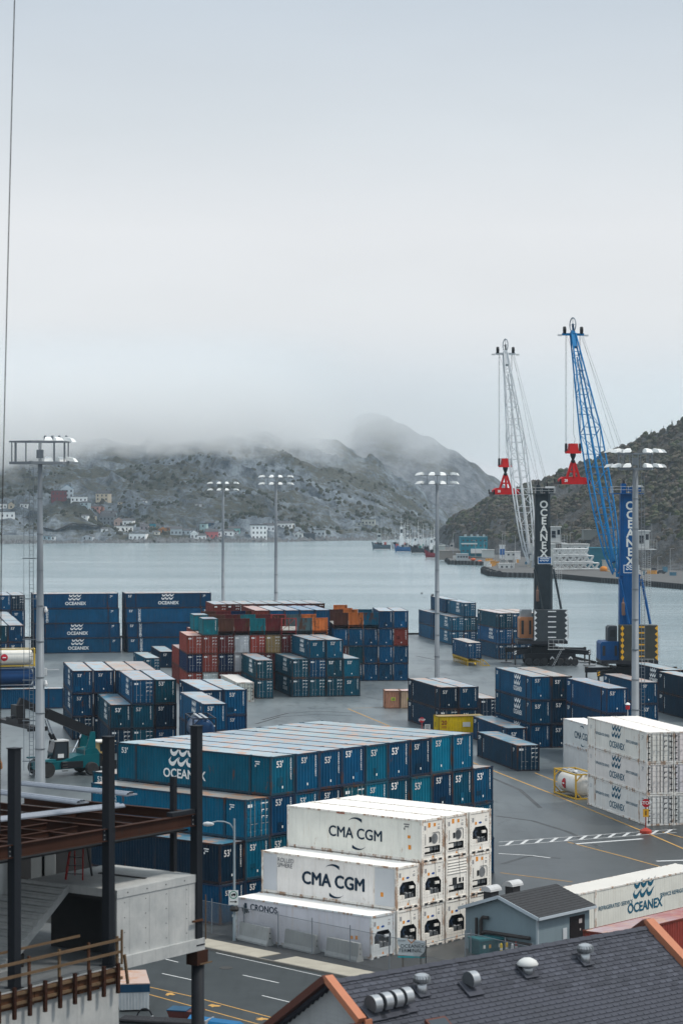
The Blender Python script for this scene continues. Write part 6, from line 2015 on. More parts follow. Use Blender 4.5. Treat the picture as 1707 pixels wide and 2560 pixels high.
shed(1248, 1262, 1364, 1388, 1120, (0.62, 0.64, 0.66), 'white advertising panel with blue lower half on the quay', depth=1.2, band=None)
ob('blue_panel', MB().box(0.15, -0.1, 0.2, 2.4, -0.02, 2.9).mesh('blue_panel', M_HWALL), bpy.data.objects['harbour_building.004'], col=(0.01, 0.10, 0.32))
shed(1247, 1285, 1410, 1424, 1040, (0.60, 0.61, 0.60), 'low white cabin at the quay tip', wins=3, depth=4)
shed(1263, 1290, 1381, 1392, 1105, (0.58, 0.59, 0.58), 'white hut on the upper quay', wins=2, depth=5)
shed(1287, 1300, 1380, 1390, 1100, (0.66, 0.66, 0.66), 'white storage tank hut beside the hut', depth=3)
shed(1141, 1170, 1386, 1398, 1170, (0.40, 0.44, 0.46), 'grey glazed kiosk on the small pier', wins=4, depth=5)
shed(1205, 1235, 1376, 1386, 1130, (0.42, 0.43, 0.42), 'pale low store between pier and hill', depth=6)
shed(1085, 1112, 1365, 1376, 1260, (0.38, 0.40, 0.38), 'pale dock shed behind the red boat', depth=8)
shed(1098, 1150, 1378, 1392, 1215, (0.22, 0.20, 0.18), 'brown dock platform by the small pier', depth=8)
shed(1330, 1388, 1362, 1408, 1060, (0.45, 0.47, 0.46), 'pale warehouse behind the dark crane', depth=14)
shed(1408, 1472, 1362, 1378, 1080, (0.48, 0.49, 0.48), 'pale long shed behind the white trusses', depth=10, wins=4)
# white steel trusses stored on the quay
t = thing('truss_stack', 'white lattice steel trusses stacked on the far quay', 'trusses', P(1385, 1427, 1015))
t.location.z = -0.5
rr = random.Random(4)
W_ = 112 * 1015 / F
wcol = (0.62, 0.64, 0.64)
for lv in range(3):
    z = 0.3 + lv * 3.0
    for y in (0, 3, 6):
        strut('chord', (0, y, z), (W_ * (1 - 0.12 * lv), y, z + 0.2), 0.22, t, wcol)
        strut('chord', (0, y, z + 2.4), (W_ * (1 - 0.12 * lv), y, z + 2.6), 0.22, t, wcol)
        n = 12
        for i in range(n):
            x0, x1 = W_ * (1 - 0.12 * lv) * i / n, W_ * (1 - 0.12 * lv) * (i + 1) / n
            strut('web', (x0, y, z + (0 if i % 2 else 2.4)), (x1, y, z + (2.4 if i % 2 else 0)), 0.15, t, wcol)
for i in range(36):
    x, y = rr.uniform(0, W_ * 0.75), rr.uniform(-0.5, 6)
    p = Vector((x, y, rr.uniform(0.3, 9)))
    q = p + Vector((rr.uniform(-3, 3), rr.uniform(-1, 1), rr.uniform(1.0, 3.2)))
    strut('web', p, q, 0.14, t, wcol)
# orange tank
ot = thing('orange_tank', 'orange round tank beside the white trusses', 'tank', P(1508, 1432, 1000))
om('tank', MB().lathe([(0.0, 0.2), (1.0, 0.2), (1.5, 0.9), (1.6, 1.7), (1.2, 2.5), (0.0, 2.8)], 16), ot, (0.62, 0.22, 0.02), True)
om('saddle', MB().box(-1.2, -0.8, 0, 2.4, 0.8, 0.8), ot, (0.60, 0.34, 0.03))
# life rings / orange boat covers
for px, py, lb in ((1182, 1394, 'orange buoy heap on the small pier'), (1198, 1406, 'orange fender boom hanging off the small pier')):
    p = P(px, py, 1160)
    tag(ob('buoy', MB().lathe([(0, 0), (0.8, 0.1), (1.3, 0.7), (1.1, 1.2), (0, 1.5)], 12).mesh('buoy', M_OBJ, True), None, (p.x, p.y, -0.6 if py < 1400 else -1.6), 0, (0.6, 0.13, 0.05)), lb, 'buoy')
# parked cars on the right quay
car_cols = [((0.55, 0.56, 0.57), 'silver'), ((0.62, 0.62, 0.62), 'white'), ((0.40, 0.42, 0.44), 'grey'), ((0.08, 0.09, 0.10), 'dark'), ((0.5, 0.5, 0.5), 'pale grey'), ((0.05, 0.06, 0.07), 'black')]
for k, (px, py) in enumerate(((1594, 1430), (1606, 1430), (1619, 1429), (1632, 1429), (1606, 1434), (1650, 1434))):
    p = G(px, py, -0.55)
    c_, nm = car_cols[k]
    t = thing('parked_car', f'{nm} parked car on the far quay right of the mast', 'car', p, 0.25, 'cars parked on the far quay')
    om('body', MB().prism([(-2.1, -0.85, 0.3), (2.1, -0.85, 0.3), (2.15, -0.85, 0.75), (1.3, -0.85, 0.9), (-1.6, -0.85, 0.95), (-2.1, -0.85, 0.85)], (0, 1.7, 0)), t, c_)
    ob('cabin', MB().prism([(-1.5, -0.75, 0.93), (1.2, -0.75, 0.9), (0.5, -0.75, 1.45), (-1.0, -0.75, 1.45)], (0, 1.5, 0)).mesh('cabin', M_GLASS), t)
    for x in (-1.3, 1.3):
        ob('wheel', MB().lathe([(0.1, -0.9), (0.32, -0.9), (0.32, 0.9), (0.1, 0.9)], 12, (x, 0, 0.32), 'y').mesh('wheel', M_RUBBER), t)
# lamp posts and poles on the southside
for k, (px, y0, y1, Y) in enumerate(((1132, 1332, 1384, 1190), (1188, 1352, 1392, 1160), (1209, 1355, 1395, 1160), (1261, 1330, 1395, 1110), (1255, 1335, 1395, 1112), (1287, 1340, 1395, 1110), (1283, 1395, 1428, 1030), (1278, 1400, 1428, 1032), (1424, 1332, 1400, 1080), (1628, 1310, 1385, 1060), (1643, 1392, 1428, 960), (1540, 1330, 1400, 1060), (1674, 1372, 1430, 960))):
    p = P(px, y0, Y)
    q = P(px, y1, Y)
    t = thing('lamp_post', f'thin far lamp post, {ORD[k] if k < 12 else "last"} of those along the far quay', 'lamp post', (p.x, Y, q.z), 0, 'poles along the far quay')
    h = p.z - q.z
    om('pole', MB().tube((0, 0, 0), (0, 0, h), 0.14, 0.09, n=6), t, (0.32, 0.33, 0.34))
    om('arm', MB().bar((0, 0, h), (-1.6 if k % 2 else 1.6, 0, h + 0.15), 0.12, 0.12), t, (0.42, 0.43, 0.44))
# fence along the far right quay
ff = thing('quay_fence', 'thin grey fence at the back of the far right quay', 'fence', (0, 0, 0))
prev = None
for px in range(1550, 1708, 8):
    p = P(px, 1428 - (px - 1550) * 0.0, 1000)
    p.z = -0.55
    ob('post', MB().box(-0.06, -0.06, 0, 0.06, 0.06, 2.6).mesh('post', M_MAST), ff, loc=tuple(p))
    if prev:
        ob('rail', MB().bar(prev + Vector((0, 0, 2.5)), p + Vector((0, 0, 2.5)), 0.06, 0.08).bar(prev + Vector((0, 0, 1.3)), p + Vector((0, 0, 1.3)), 0.06, 0.06).mesh('rail', M_MAST), ff)
    prev = p
# ---- fishing boats
def boat(px0, px1, ywl, Y, hull, top, label, wheel, masts, seed, stripe=None):
    rr = random.Random(seed)
    a, b_ = P(px0, ywl, Y), P(px1, ywl, Y)
    L = b_.x - a.x
    t = thing('fishing_boat', label, 'boat', (a.x, Y, WZ), 0, 'fishing boats moored at the far pier')
    t.scale = (1, 1, 1.45)
    B = min(7.0, L * 0.42)
    n = 10
    mb = MB()
    rings = []
    for i in range(n + 1):
        f_ = i / n
        wd = B / 2 * (1 - max(0, (0.35 - f_) / 0.35) ** 2) * (0.88 + 0.12 * (1 - f_))
        sheer = 2.0 + 1.7 * max(0, 0.5 - f_) ** 1.4 * 2
        x = f_ * L
        rings.append([(x + 0.5 * (1 - f_), -wd * 0.55, -0.3), (x, -wd, sheer * 0.5), (x - 0.4 * (1 - f_), -wd * 1.02, sheer), (x - 0.4 * (1 - f_), wd * 1.02, sheer), (x, wd, sheer * 0.5), (x + 0.5 * (1 - f_), wd * 0.55, -0.3)])
    for r in rings:
        mb.v += r
    for i in range(n):
        for k in range(5):
            mb.f.append((i * 6 + k, (i + 1) * 6 + k, (i + 1) * 6 + k + 1, i * 6 + k + 1)); mb.m.append(0)
    mb.f += [tuple(range(6)), tuple(reversed(range(n * 6, n * 6 + 6)))]
    mb.m += [0, 0]
    ob('hull', mb.mesh('hull', M_OBJ), t, col=hull)
    ob('waterline_stripe', MB().box(L * 0.1, -B / 2 * 1.0 - 0.02, 0.0, L * 0.96, -B / 2 * 0.9, 0.25).mesh('waterline_stripe', M_LET), t, col=stripe or (0.5, 0.5, 0.5))
    wx, wz = wheel
    wh_ = ob('wheelhouse', MB().box(L * wx, -B * 0.3, 1.8, L * wx + L * 0.26, B * 0.3, 1.8 + wz * 0.55).box(L * wx + 0.4, -B * 0.24, 1.8 + wz * 0.55, L * wx + L * 0.22, B * 0.24, 1.8 + wz).mesh('wheelhouse', M_OBJ), t, col=top)
    ob('window', MB().box(L * wx + 0.6, -B * 0.24 - 0.04, 1.8 + wz * 0.7, L * wx + L * 0.2, -B * 0.24, 1.8 + wz * 0.88).mesh('window', M_GLASS), wh_)
    for m_x, m_h in masts:
        ob('mast', MB().tube((L * m_x, 0, 2), (L * m_x, 0, m_h), 0.14, 0.07, n=6).bar((L * m_x - 1.0, 0, m_h * 0.8), (L * m_x + 1.0, 0, m_h * 0.8), 0.1, 0.1).mesh('mast', M_OBJ), t, col=top)
        ob('rigging', MB().tube((L * m_x, 0, m_h), (L * min(0.97, m_x + 0.3), 0, 2.4), 0.04, n=4).tube((L * m_x, 0, m_h), (L * max(0.03, m_x - 0.3), 0, 3.0), 0.04, n=4).mesh('rigging', M_OBJ), t, col=(0.2, 0.2, 0.2))
    ob('gantry', MB().bar((L * 0.82, -B * 0.35, 2), (L * 0.84, -B * 0.3, 5.5), 0.25, 0.25).bar((L * 0.82, B * 0.35, 2), (L * 0.84, B * 0.3, 5.5), 0.25, 0.25).bar((L * 0.84, -B * 0.3, 5.5), (L * 0.84, B * 0.3, 5.5), 0.25, 0.25).mesh('gantry', M_OBJ), t, col=top)
    for k in range(6):
        x = L * rr.uniform(0.1, 0.9)
        c_ = rr.choice([(0.5, 0.1, 0.08), (0.05, 0.25, 0.2), (0.55, 0.5, 0.45), (0.3, 0.3, 0.3), (0.6, 0.6, 0.6)])
        s_ = rr.uniform(0.4, 0.9)
        ob('deck_gear', MB().box(x - s_, -B * 0.3, 1.9, x + s_, B * 0.1, 1.9 + s_ * 1.6).mesh('deck_gear', M_OBJ), t, col=c_)
    return t
boat(930, 976, 1374, 1500, (0.08, 0.12, 0.15), (0.45, 0.48, 0.48), 'dark grey trawler with green gear, farthest of the moored boats', (0.25, 5.0), ((0.3, 12), (0.5, 14), (0.7, 10)), 1)
boat(978, 1002, 1373, 1500, (0.55, 0.57, 0.58), (0.6, 0.6, 0.6), 'small white boat beside the dark trawler', (0.3, 4.0), ((0.4, 9),), 2)
boat(986, 1026, 1377, 1430, (0.03, 0.13, 0.30), (0.85, 0.86, 0.86), 'blue hulled trawler with tall white superstructure', (0.3, 8.5), ((0.42, 15), (0.6, 11)), 3, (0.6, 0.6, 0.6))
boat(1026, 1060, 1379, 1400, (0.04, 0.045, 0.05), (0.75, 0.75, 0.75), 'black hulled boat with white cabin between blue and red boats', (0.2, 4.5), ((0.3, 11), (0.6, 10), (0.8, 9)), 4)
boat(1058, 1075, 1381, 1385, (0.05, 0.05, 0.06), (0.45, 0.45, 0.46), 'little dark boat behind the red boat', (0.2, 4.0), ((0.5, 10),), 6)
boat(1062, 1094, 1393, 1290, (0.22, 0.02, 0.03), (0.82, 0.82, 0.82), 'dark red hulled boat behind the middle mast', (0.35, 5.5), ((0.5, 11), (0.7, 9)), 5, (0.5, 0.5, 0.5))
boat(1096, 1140, 1394, 1290, (0.10, 0.07, 0.06), (0.42, 0.40, 0.38), 'brown work barge loaded with gear behind the small pier', (0.6, 3.5), ((0.8, 7),), 8)

# ---- stores and gear standing on the far quay
rr = random.Random(31)
gear_cols = [(0.6, 0.6, 0.58), (0.5, 0.47, 0.40), (0.08, 0.20, 0.28), (0.62, 0.30, 0.06), (0.35, 0.36, 0.36), (0.30, 0.08, 0.06), (0.7, 0.7, 0.7)]
for i in range(34):
    px = rr.uniform(1215, 1330) if i < 16 else rr.uniform(1100, 1210) if i < 22 else rr.uniform(1540, 1705)
    Y = rr.uniform(1060, 1130) if i < 16 else rr.uniform(1200, 1290) if i < 22 else rr.uniform(940, 1000)
    w_, h_ = rr.uniform(1.2, 4.5), rr.uniform(0.9, 2.8)
    X = (px - CX) * Y / F
    t = thing('quay_store', 'small store box or bin among the clutter of the far quay', 'store box', (X, Y, -0.55), rr.uniform(-0.4, 0.4), 'store boxes on the far quay')
    c_ = rr.choice(gear_cols)
    om('bin', MB().box(-w_ / 2, -1, 0, w_ / 2, 1, h_), t, c_)
    om('lid', MB().box(-w_ / 2 - 0.1, -1.1, h_, w_ / 2 + 0.1, 1.1, h_ + 0.15), t, tuple(x * 0.7 for x in c_))

boat(1004, 1030, 1375, 1470, (0.30, 0.32, 0.34), (0.8, 0.8, 0.8), 'pale grey boat behind the blue trawler', (0.4, 5.5), ((0.3, 12), (0.55, 13), (0.8, 9)), 12)
boat(1038, 1066, 1376, 1440, (0.06, 0.16, 0.22), (0.8, 0.8, 0.8), 'teal hulled boat tucked behind the black boat', (0.3, 5.0), ((0.25, 13), (0.7, 11)), 13)
boat(1074, 1100, 1384, 1370, (0.5, 0.5, 0.5), (0.8, 0.8, 0.8), 'white cabin boat behind the middle mast', (0.3, 5.0), ((0.4, 12), (0.6, 10)), 14)
# ================================================================ FOREGROUND STREET
K1, K2 = G(516, 2374), G(895, 2452)
kd = (K2 - K1).normalized()
kn = Vector((-kd.y, kd.x, 0))            # towards the yard
if kn.y < 0:
    kn = -kn
A0, A1 = K1 - kd * 60, K2 + kd * 40
mb = MB()
mb.poly([(p.x, p.y, 0.004) for p in (A0, A0 - kn * 40, A1 - kn * 40, A1)])
tag(ob('road', mb.mesh('road', M_ROAD)), kind='structure')
sw = tag(ob('sidewalk', MB().prism([tuple(p) for p in (A0 + kn * 0.17, A1 + kn * 0.17, A1 + kn * 2.4, A0 + kn * 2.4)], (0, 0, 0.10)).mesh('sidewalk', M_DKPATCH)), kind='structure')
def along_k(px):
    """distance along the kerb of the point seen at column px"""
    best = min(range(-600, 1000), key=lambda i: abs((K1 + kd * (i * 0.1)).x * F / (K1 + kd * (i * 0.1)).y + CX - px))
    return best * 0.1
k0, k1_, k2_, k3 = along_k(330), along_k(640), along_k(678), along_k(1130)
def slabs(a, b_):
    n = max(1, int((b_ - a) / 1.6))
    for i in range(n):
        for j in range(1):
            p = K1 + kd * (a + (b_ - a) * i / n + 0.012) + kn * (0.18 + 1.05 * j * 2)
            q = K1 + kd * (a + (b_ - a) * (i + 1) / n - 0.012) + kn * (0.18 + 2.05)
            p2 = K1 + kd * (a + (b_ - a) * (i + 1) / n - 0.012) + kn * 0.18
            q2 = K1 + kd * (a + (b_ - a) * i / n + 0.012) + kn * 2.23
            ob('slab', MB().prism([(v_.x, v_.y, 0.09) for v_ in (p, p2, q, q2)], (0, 0, 0.05 + RND.uniform(0, 0.006))).mesh('slab', M_WALK), sw)
slabs(k0, k1_)
slabs(k2_, k3)
kb = tag(ob('kerb', MB().bar(A0 + kn * 0.085 + Vector((0, 0, 0.03)), A0 + kn * 0.085 + kd * 0.5 + Vector((0, 0, 0.03)), 0.15, 0.06).mesh('kerb_base', M_CONC)), kind='structure')
M_KERB = weathered('kerb_stone', (0.20, 0.19, 0.17), 0.9, 0, dirt=0.5, scale=2)
for i in range(34):
    p = K1 + kd * (-30 + i * 2.0 + 0.01) + kn * 0.085
    q = K1 + kd * (-30 + i * 2.0 + 1.99) + kn * 0.085
    ob('kerb_stone', MB().bar(p + Vector((0, 0, 0.07)), q + Vector((0, 0, 0.07)), 0.165, 0.15).mesh('kerb_stone', M_KERB), kb)
def rstrip(pts, wd, name, mat):
    return strip([G(*p) for p in pts], wd, name, mat, '', 0.012)
rstrip([(406, 2434), (489, 2452)], 0.13, 'white_lane_dash', M_WLINE)
rstrip([(607, 2438), (697, 2457.5)], 0.13, 'white_lane_dash', M_WLINE)
rstrip([(655, 2489), (751, 2512)], 0.13, 'white_lane_dash', M_WLINE)
rstrip([(414, 2398), (446, 2406)], 0.13, 'white_lane_dash', M_WLINE)
rstrip([(540, 2382), (900, 2462)], 0.1, 'white_edge_line', M_WLINE)
rstrip([(298, 2451), (487, 2493), (705, 2551), (760, 2566)], 0.12, 'yellow_centre_line', M_YLINE)
rstrip([(300, 2466), (372, 2486), (643, 2560), (700, 2576)], 0.12, 'yellow_centre_line', M_YLINE)
for px, py in ((425, 2486), (537, 2515), (655, 2548)):
    c_ = G(px, py)
    mb = MB()
    rr = random.Random(px)
    mb.poly([(c_.x + rr.uniform(0.15, 0.5) * math.cos(a), c_.y + rr.uniform(0.15, 0.6) * math.sin(a), 0.016) for a in [i * math.pi / 6 for i in range(12)]])
    tag(ob('yellow_paint_spill', mb.mesh('yellow_paint_spill', M_YLINE)), kind='structure')
mh = G(565, 2420)
tag(ob('manhole_cover', MB().lathe([(0.45, 0.0), (0.45, 0.02), (0.4, 0.025)], 20, (mh.x, mh.y, 0)).mesh('manhole_cover', plain('cast_iron', (0.03, 0.028, 0.026), 0.7))), 'round iron manhole cover in the street', 'manhole')
# darker apron asphalt behind the fence
mb = MB()
mb.poly([(p.x, p.y, 0.004) for p in (A0 + kn * 2.41, A1 + kn * 2.41, A1 + kn * 9, A0 + kn * 9)])
tag(ob('apron', mb.mesh('apron', M_DKPATCH)), kind='structure')

# ---- jersey barriers
for k, (x0, y0, x1, y1) in enumerate(((603, 2348, 675, 2365), (716, 2367, 792, 2384), (820, 2388, 900, 2405))):
    a, b_ = G(x0, y0), G(x1, y1)
    d = (b_ - a).normalized()
    L = (b_ - a).length
    ang = math.atan2(d.y, d.x)
    prof = [(-0.32, 0.0), (-0.32, 0.12), (-0.20, 0.35), (-0.10, 1.22), (0.10, 1.22), (0.20, 0.35), (0.32, 0.12), (0.32, 0.0)]
    t = thing('concrete_barrier', f'tapered concrete barrier behind the fence, {ORD[k]} from the left', 'barrier', a, ang, 'concrete barriers behind the fence')
    ob('block', MB().prism([(0, y, z) for y, z in reversed(prof)], (L, 0, 0)).mesh('block', M_CONC), t)
    for z in (0.5, 0.85):
        ob('tie_hole', MB().lathe([(0.05, 0), (0.05, 0.01)], 8, (L, 0, z), 'x').mesh('tie_hole', M_DARK), t)

# ---- chain-link fence
m, t_n, b = nodes_mat('chain_link')
tr_ = N(t_n, 'ShaderNodeBsdfTransparent')
mxs = N(t_n, 'ShaderNodeMixShader')
wv = []
for ang in (45, -45):
    tcn = N(t_n, 'ShaderNodeTexCoord')
    mpn = N(t_n, 'ShaderNodeMapping')
    mpn.inputs['Rotation'].default_value = (0, math.radians(ang), 0)
    t_n.links.new(tcn.outputs['Object'], mpn.inputs[0])
    wt = N(t_n, 'ShaderNodeTexWave')
    wt.inputs['Scale'].default_value = 3.2
    t_n.links.new(mpn.outputs[0], wt.inputs['Vector'])
    wv.append(rng(t_n, wt.outputs['Fac'], 0.975, 0.995))
mx = N(t_n, 'ShaderNodeMath', operation='MAXIMUM')
t_n.links.new(wv[0], mx.inputs[0]); t_n.links.new(wv[1], mx.inputs[1])
t_n.links.new(mx.outputs[0], mxs.inputs[0])
t_n.links.new(tr_.outputs[0], mxs.inputs[1])
t_n.links.new(b.outputs[0], mxs.inputs[2])
t_n.links.new(mxs.outputs[0], t_n.nodes['Material Output'].inputs[0])
b.inputs['Base Color'].default_value = (0.30, 0.32, 0.33, 1)
b.inputs['Metallic'].default_value = 0.3
b.inputs['Roughness'].default_value = 0.5
M_LINK = m
def fence(pts, label, h=2.2):
    t = thing('chain_link_fence', label, 'fence', pts[0])
    o0 = pts[0]
    for i, p in enumerate(pts):
        q = p - o0
        ob('post', MB().tube((q.x, q.y, 0), (q.x, q.y, h + 0.25), 0.035, n=6).mesh('post', M_MAST), t)
        if i:
            a = pts[i - 1] - o0
            d = q - a
            L = d.length
            ob('rail', MB().tube((a.x, a.y, h), (q.x, q.y, h), 0.022, n=5).mesh('rail', M_MAST), t)
            ob('mesh_panel', MB().add([(0, 0, 0.05), (L, 0, 0.05), (L, 0, h), (0, 0, h), (0, 0.006, 0.05), (L, 0.006, 0.05), (L, 0.006, h), (0, 0.006, h)], [(0, 1, 2, 3), (7, 6, 5, 4)]).mesh('mesh_panel', M_LINK), t, loc=(a.x, a.y, 0), rz=math.atan2(d.y, d.x))
    return t
fpx = [(470, 2322), (530, 2334), (610, 2350), (695.6, 2368), (780, 2386), (875, 2406), (973, 2427), (1064, 2447)]
fence([G(*p) for p in fpx], 'long chain-link fence between sidewalk and reefer yard')
fence([G(1064, 2447), G(1162, 2420), G(1176, 2418), G(1262, 2440), G(1330, 2455)], 'short chain-link fence and gate before the gatehouse')

# ---- terminal sign
sg = thing('terminal_sign', 'pale arrow-shaped terminal sign on two posts by the fence', 'sign', G(1027, 2440), math.radians(-6))
SW, SH = 1.78, 1.28
for x in (-0.52, 0.62):
    om('post', MB().box(x - 0.07, 0.03, 0, x + 0.07, 0.15, 1.75), sg, (0.14, 0.13, 0.12))
zb = 1.28
ob('panel', MB().prism([(-0.86, 0, zb + 0.18), (-0.80, 0, zb + 0.05), (0.62, 0, zb - 0.02), (0.90, 0, zb + 0.35), (0.90, 0, zb + 0.95), (-0.86, 0, zb + 1.15), (-0.86, 0, zb + 0.75), (-0.72, 0, zb + 0.55)], (0, 0.04, 0)).mesh('panel', M_LET), sg, col=(0.45, 0.50, 0.53))
ob('base_strip', MB().box(-0.86, -0.012, zb - 0.12, 0.90, 0.05, zb - 0.03).mesh('base_strip', M_LET), sg, col=(0.02, 0.28, 0.32))
letter(sg, text_mesh('OCEANEX\nTERMINAL 1', 0.33, 0.006), T(0.08, -0.015, zb + 0.47) @ R_FRONT, (0.03, 0.04, 0.05))
letter(sg, text_mesh('WHARF', 0.14, 0.0), T(-0.6, -0.015, zb + 0.95) @ R_FRONT, (0.05, 0.06, 0.07))
mb = MB()
mb.poly([(-0.25, 0.12, 0), (-0.2, 0.15, 0), (0, -0.06, 0), (0.2, 0.15, 0), (0.25, 0.12, 0), (0, -0.14, 0)])
ob('chevron', mb.mesh('chevron', M_LET), sg, col=(0.45, 0.18, 0.05), mtx=T(0.02, -0.016, zb + 0.92) @ R_FRONT)
mb = MB()
mb.poly([(0.5, -0.2, 0), (0.9, 0.2, 0), (0.9, -0.2, 0)])
ob('corner_mark', mb.mesh('corner_mark', M_LET), sg, col=(0.03, 0.05, 0.06), mtx=T(0, -0.014, zb + 0.12) @ R_FRONT)

# ---- street lamp with truck route sign
lp = thing('street_lamp', 'grey street lamp with curved arm carrying a truck route sign', 'street lamp', G(586, 2352))
om('pole', MB().tube((0, 0, 0), (0, 0, 8.4), 0.10, 0.07, n=10), lp, (0.30, 0.36, 0.40))
arm = [(0, 0, 7.4), (-0.08, 0, 7.75), (-0.3, 0, 8.05), (-0.7, 0, 8.2), (-1.2, 0, 8.22), (-1.55, 0, 8.12)]
om('arm', MB().path(arm, 0.05, 8), lp, (0.30, 0.36, 0.40))
om('lamp_head', MB().lathe([(0.0, -0.42), (0.12, -0.35), (0.17, -0.1), (0.13, 0.2), (0.06, 0.35), (0.0, 0.36)], 12, (-1.75, 0, 8.03), 'x'), lp, (0.55, 0.58, 0.60), True)
om('conduit_box', MB().lathe([(0.28, 2.05), (0.33, 2.2), (0.2, 2.4)], 10), lp, (0.03, 0.03, 0.03))
pl = ob('sign_plate', rects('sign_plate', [(-0.33, -0.5, 0.33, 0.5)]), lp, col=(0.70, 0.72, 0.72), mtx=T(-0.05, -0.14, 3.0) @ R_FRONT)
mb = MB()
for i in range(24):
    a, b2 = 2 * math.pi * i / 24, 2 * math.pi * (i + 1) / 24
    mb.poly([(0.27 * math.cos(a), 0.18 + 0.27 * math.sin(a), 0), (0.27 * math.cos(b2), 0.18 + 0.27 * math.sin(b2), 0), (0.22 * math.cos(b2), 0.18 + 0.22 * math.sin(b2), 0), (0.22 * math.cos(a), 0.18 + 0.22 * math.sin(a), 0)])
ob('ring', mb.mesh('ring', M_LET), pl, col=(0.01, 0.22, 0.14), mtx=T(0, 0, 0.012))
ob('truck_symbol', rects('truck_symbol', [(-0.05, 0.14, 0.16, 0.28), (-0.16, 0.14, -0.05, 0.23), (-0.12, 0.09, -0.06, 0.14), (0.06, 0.09, 0.12, 0.14)]), pl, col=(0.02, 0.02, 0.02), mtx=T(0, 0, 0.014))
mb = MB()
mb.poly([(-0.25, -0.32, 0), (0.1, -0.32, 0), (0.1, -0.38, 0), (0.27, -0.29, 0), (0.1, -0.20, 0), (0.1, -0.26, 0), (-0.25, -0.26, 0)])
ob('arrow', mb.mesh('arrow', M_LET), pl, col=(0.02, 0.02, 0.02), mtx=T(0, 0, 0.013))

# ---------------------------------------------------------------- gatehouse
ug, vg = UV(49)
gp = G(1342.6, 2291.5, 2.8); gp.z = 0
LU, LV, EZ, RZ = 5.9, 6.0, 2.75, 3.75
gh = thing('gatehouse', 'small blue-grey clapboard gatehouse with dark shingle roof', 'building', gp, math.radians(49))
# local x along ug (right side wall), local y along vg (gable wall at x=0)
M_CLAP = weathered('gatehouse_clapboard', (0.20, 0.265, 0.30), 0.65, 0, dirt=0.2)
M_CLAP2 = M_CLAP
M_DKROOF = plain('charcoal_shingle', (0.022, 0.023, 0.026), 0.9, 0, 0.4, 6, 0.4)
wl = ob('wall', MB().prism([(0.02, 0.02, 0), (0.02, LV - 0.02, 0), (0.02, LV - 0.02, EZ), (0.02, LV / 2, RZ - 0.12), (0.02, 0.02, EZ)], (LU - 0.04, 0, 0)).mesh('wall', M_CLAP), gh)
bh_ = 0.125
nb = int(RZ / bh_)
for i in range(nb):
    z = i * bh_
    if z < EZ - 0.1:
        y0, y1 = 0.0, LV
        ob('clapboard', MB().add([(0, -0.028, z), (LU, -0.028, z), (LU, -0.008, z + bh_), (0, -0.008, z + bh_), (0, 0.02, z), (LU, 0.02, z)], [(0, 1, 2, 3), (4, 5, 1, 0)]).mesh('clapboard', M_CLAP2), wl)
    else:
        fr_ = (z + bh_ - EZ) / (RZ - EZ)
        y0, y1 = LV / 2 * fr_, LV - LV / 2 * fr_
    if y1 - y0 > 0.2:
        ob('clapboard', MB().add([(-0.028, y1, z), (-0.028, y0, z), (-0.008, y0, z + bh_), (-0.008, y1, z + bh_), (0.02, y1, z), (0.02, y0, z)], [(0, 1, 2, 3), (4, 5, 1, 0)]).mesh('clapboard', M_CLAP2), wl)
oh = 0.35
for s in (0, 1):
    ye = -oh if s == 0 else LV + oh
    ze = EZ - (RZ - EZ) / (LV / 2) * oh + 0.06
    pts = [(-oh, LV / 2, RZ + 0.06), (-oh, ye, ze), (LU + oh, ye, ze), (LU + oh, LV / 2, RZ + 0.06)]
    rf = ob('roof', MB().prism([Vector(p) for p in pts], (0, 0, 0.09)).mesh('roof', M_DKROOF), gh)
    n_r = 12
    for k in range(n_r):
        f0, f1 = k / n_r, (k + 1) / n_r
        a = Vector(pts[0]).lerp(Vector(pts[1]), f1); b2 = Vector(pts[3]).lerp(Vector(pts[2]), f1)
        c2 = Vector(pts[3]).lerp(Vector(pts[2]), f0); d2 = Vector(pts[0]).lerp(Vector(pts[1]), f0)
        ob('shingle_course', MB().add([a + Vector((0, 0, 0.115)), b2 + Vector((0, 0, 0.115)), c2 + Vector((0, 0, 0.095)), d2 + Vector((0, 0, 0.095)), a + Vector((0, 0, 0.09)), b2 + Vector((0, 0, 0.09))], [(0, 1, 2, 3), (4, 5, 1, 0)]).mesh('shingle_course', M_DKROOF), rf)
    ob('fascia', MB().bar(Vector(pts[0]) + Vector((-0.03, 0, 0)), Vector(pts[1]) + Vector((-0.03, 0, 0)), 0.05, 0.22).bar(Vector(pts[1]) + Vector((0, -0.03 if s == 0 else 0.03, 0)), Vector(pts[2]) + Vector((0, -0.03 if s == 0 else 0.03, 0)), 0.05, 0.18).mesh('fascia', M_LET), gh, col=(0.42, 0.48, 0.53))
ob('corner_board', MB().box(-0.045, -0.045, 0, 0.1, 0.1, EZ).mesh('corner_board', M_LET), gh, col=(0.34, 0.40, 0.44))
dr = om('door', MB().box(3.6, -0.06, 0, 5.3, -0.03, 2.3), gh, (0.02, 0.016, 0.018))
ob('notice', rects('notice', [(0, 0, 0.35, 0.3), (0.1, -0.5, 0.22, -0.35)]), dr, col=(0.5, 0.45, 0.45), mtx=T(4.6, -0.075, 1.75) @ R_FRONT)
ob('notice', rects('notice', [(0, 0, 0.45, 0.75)]), gh, col=(0.55, 0.60, 0.64), mtx=T(2.8, -0.06, 0.9) @ R_FRONT)
PIP = (0.06, 0.055, 0.055)
om('duct', MB().path([(-0.25, 4.9, 0.3), (-0.25, 4.9, 2.2)], 0.10, 8), gh, PIP)
om('duct', MB().path([(-0.25, 4.5, 0.3), (-0.25, 4.5, 2.1), (-0.25, 4.35, 2.3), (-0.25, 3.9, 2.3)], 0.12, 8), gh, PIP)
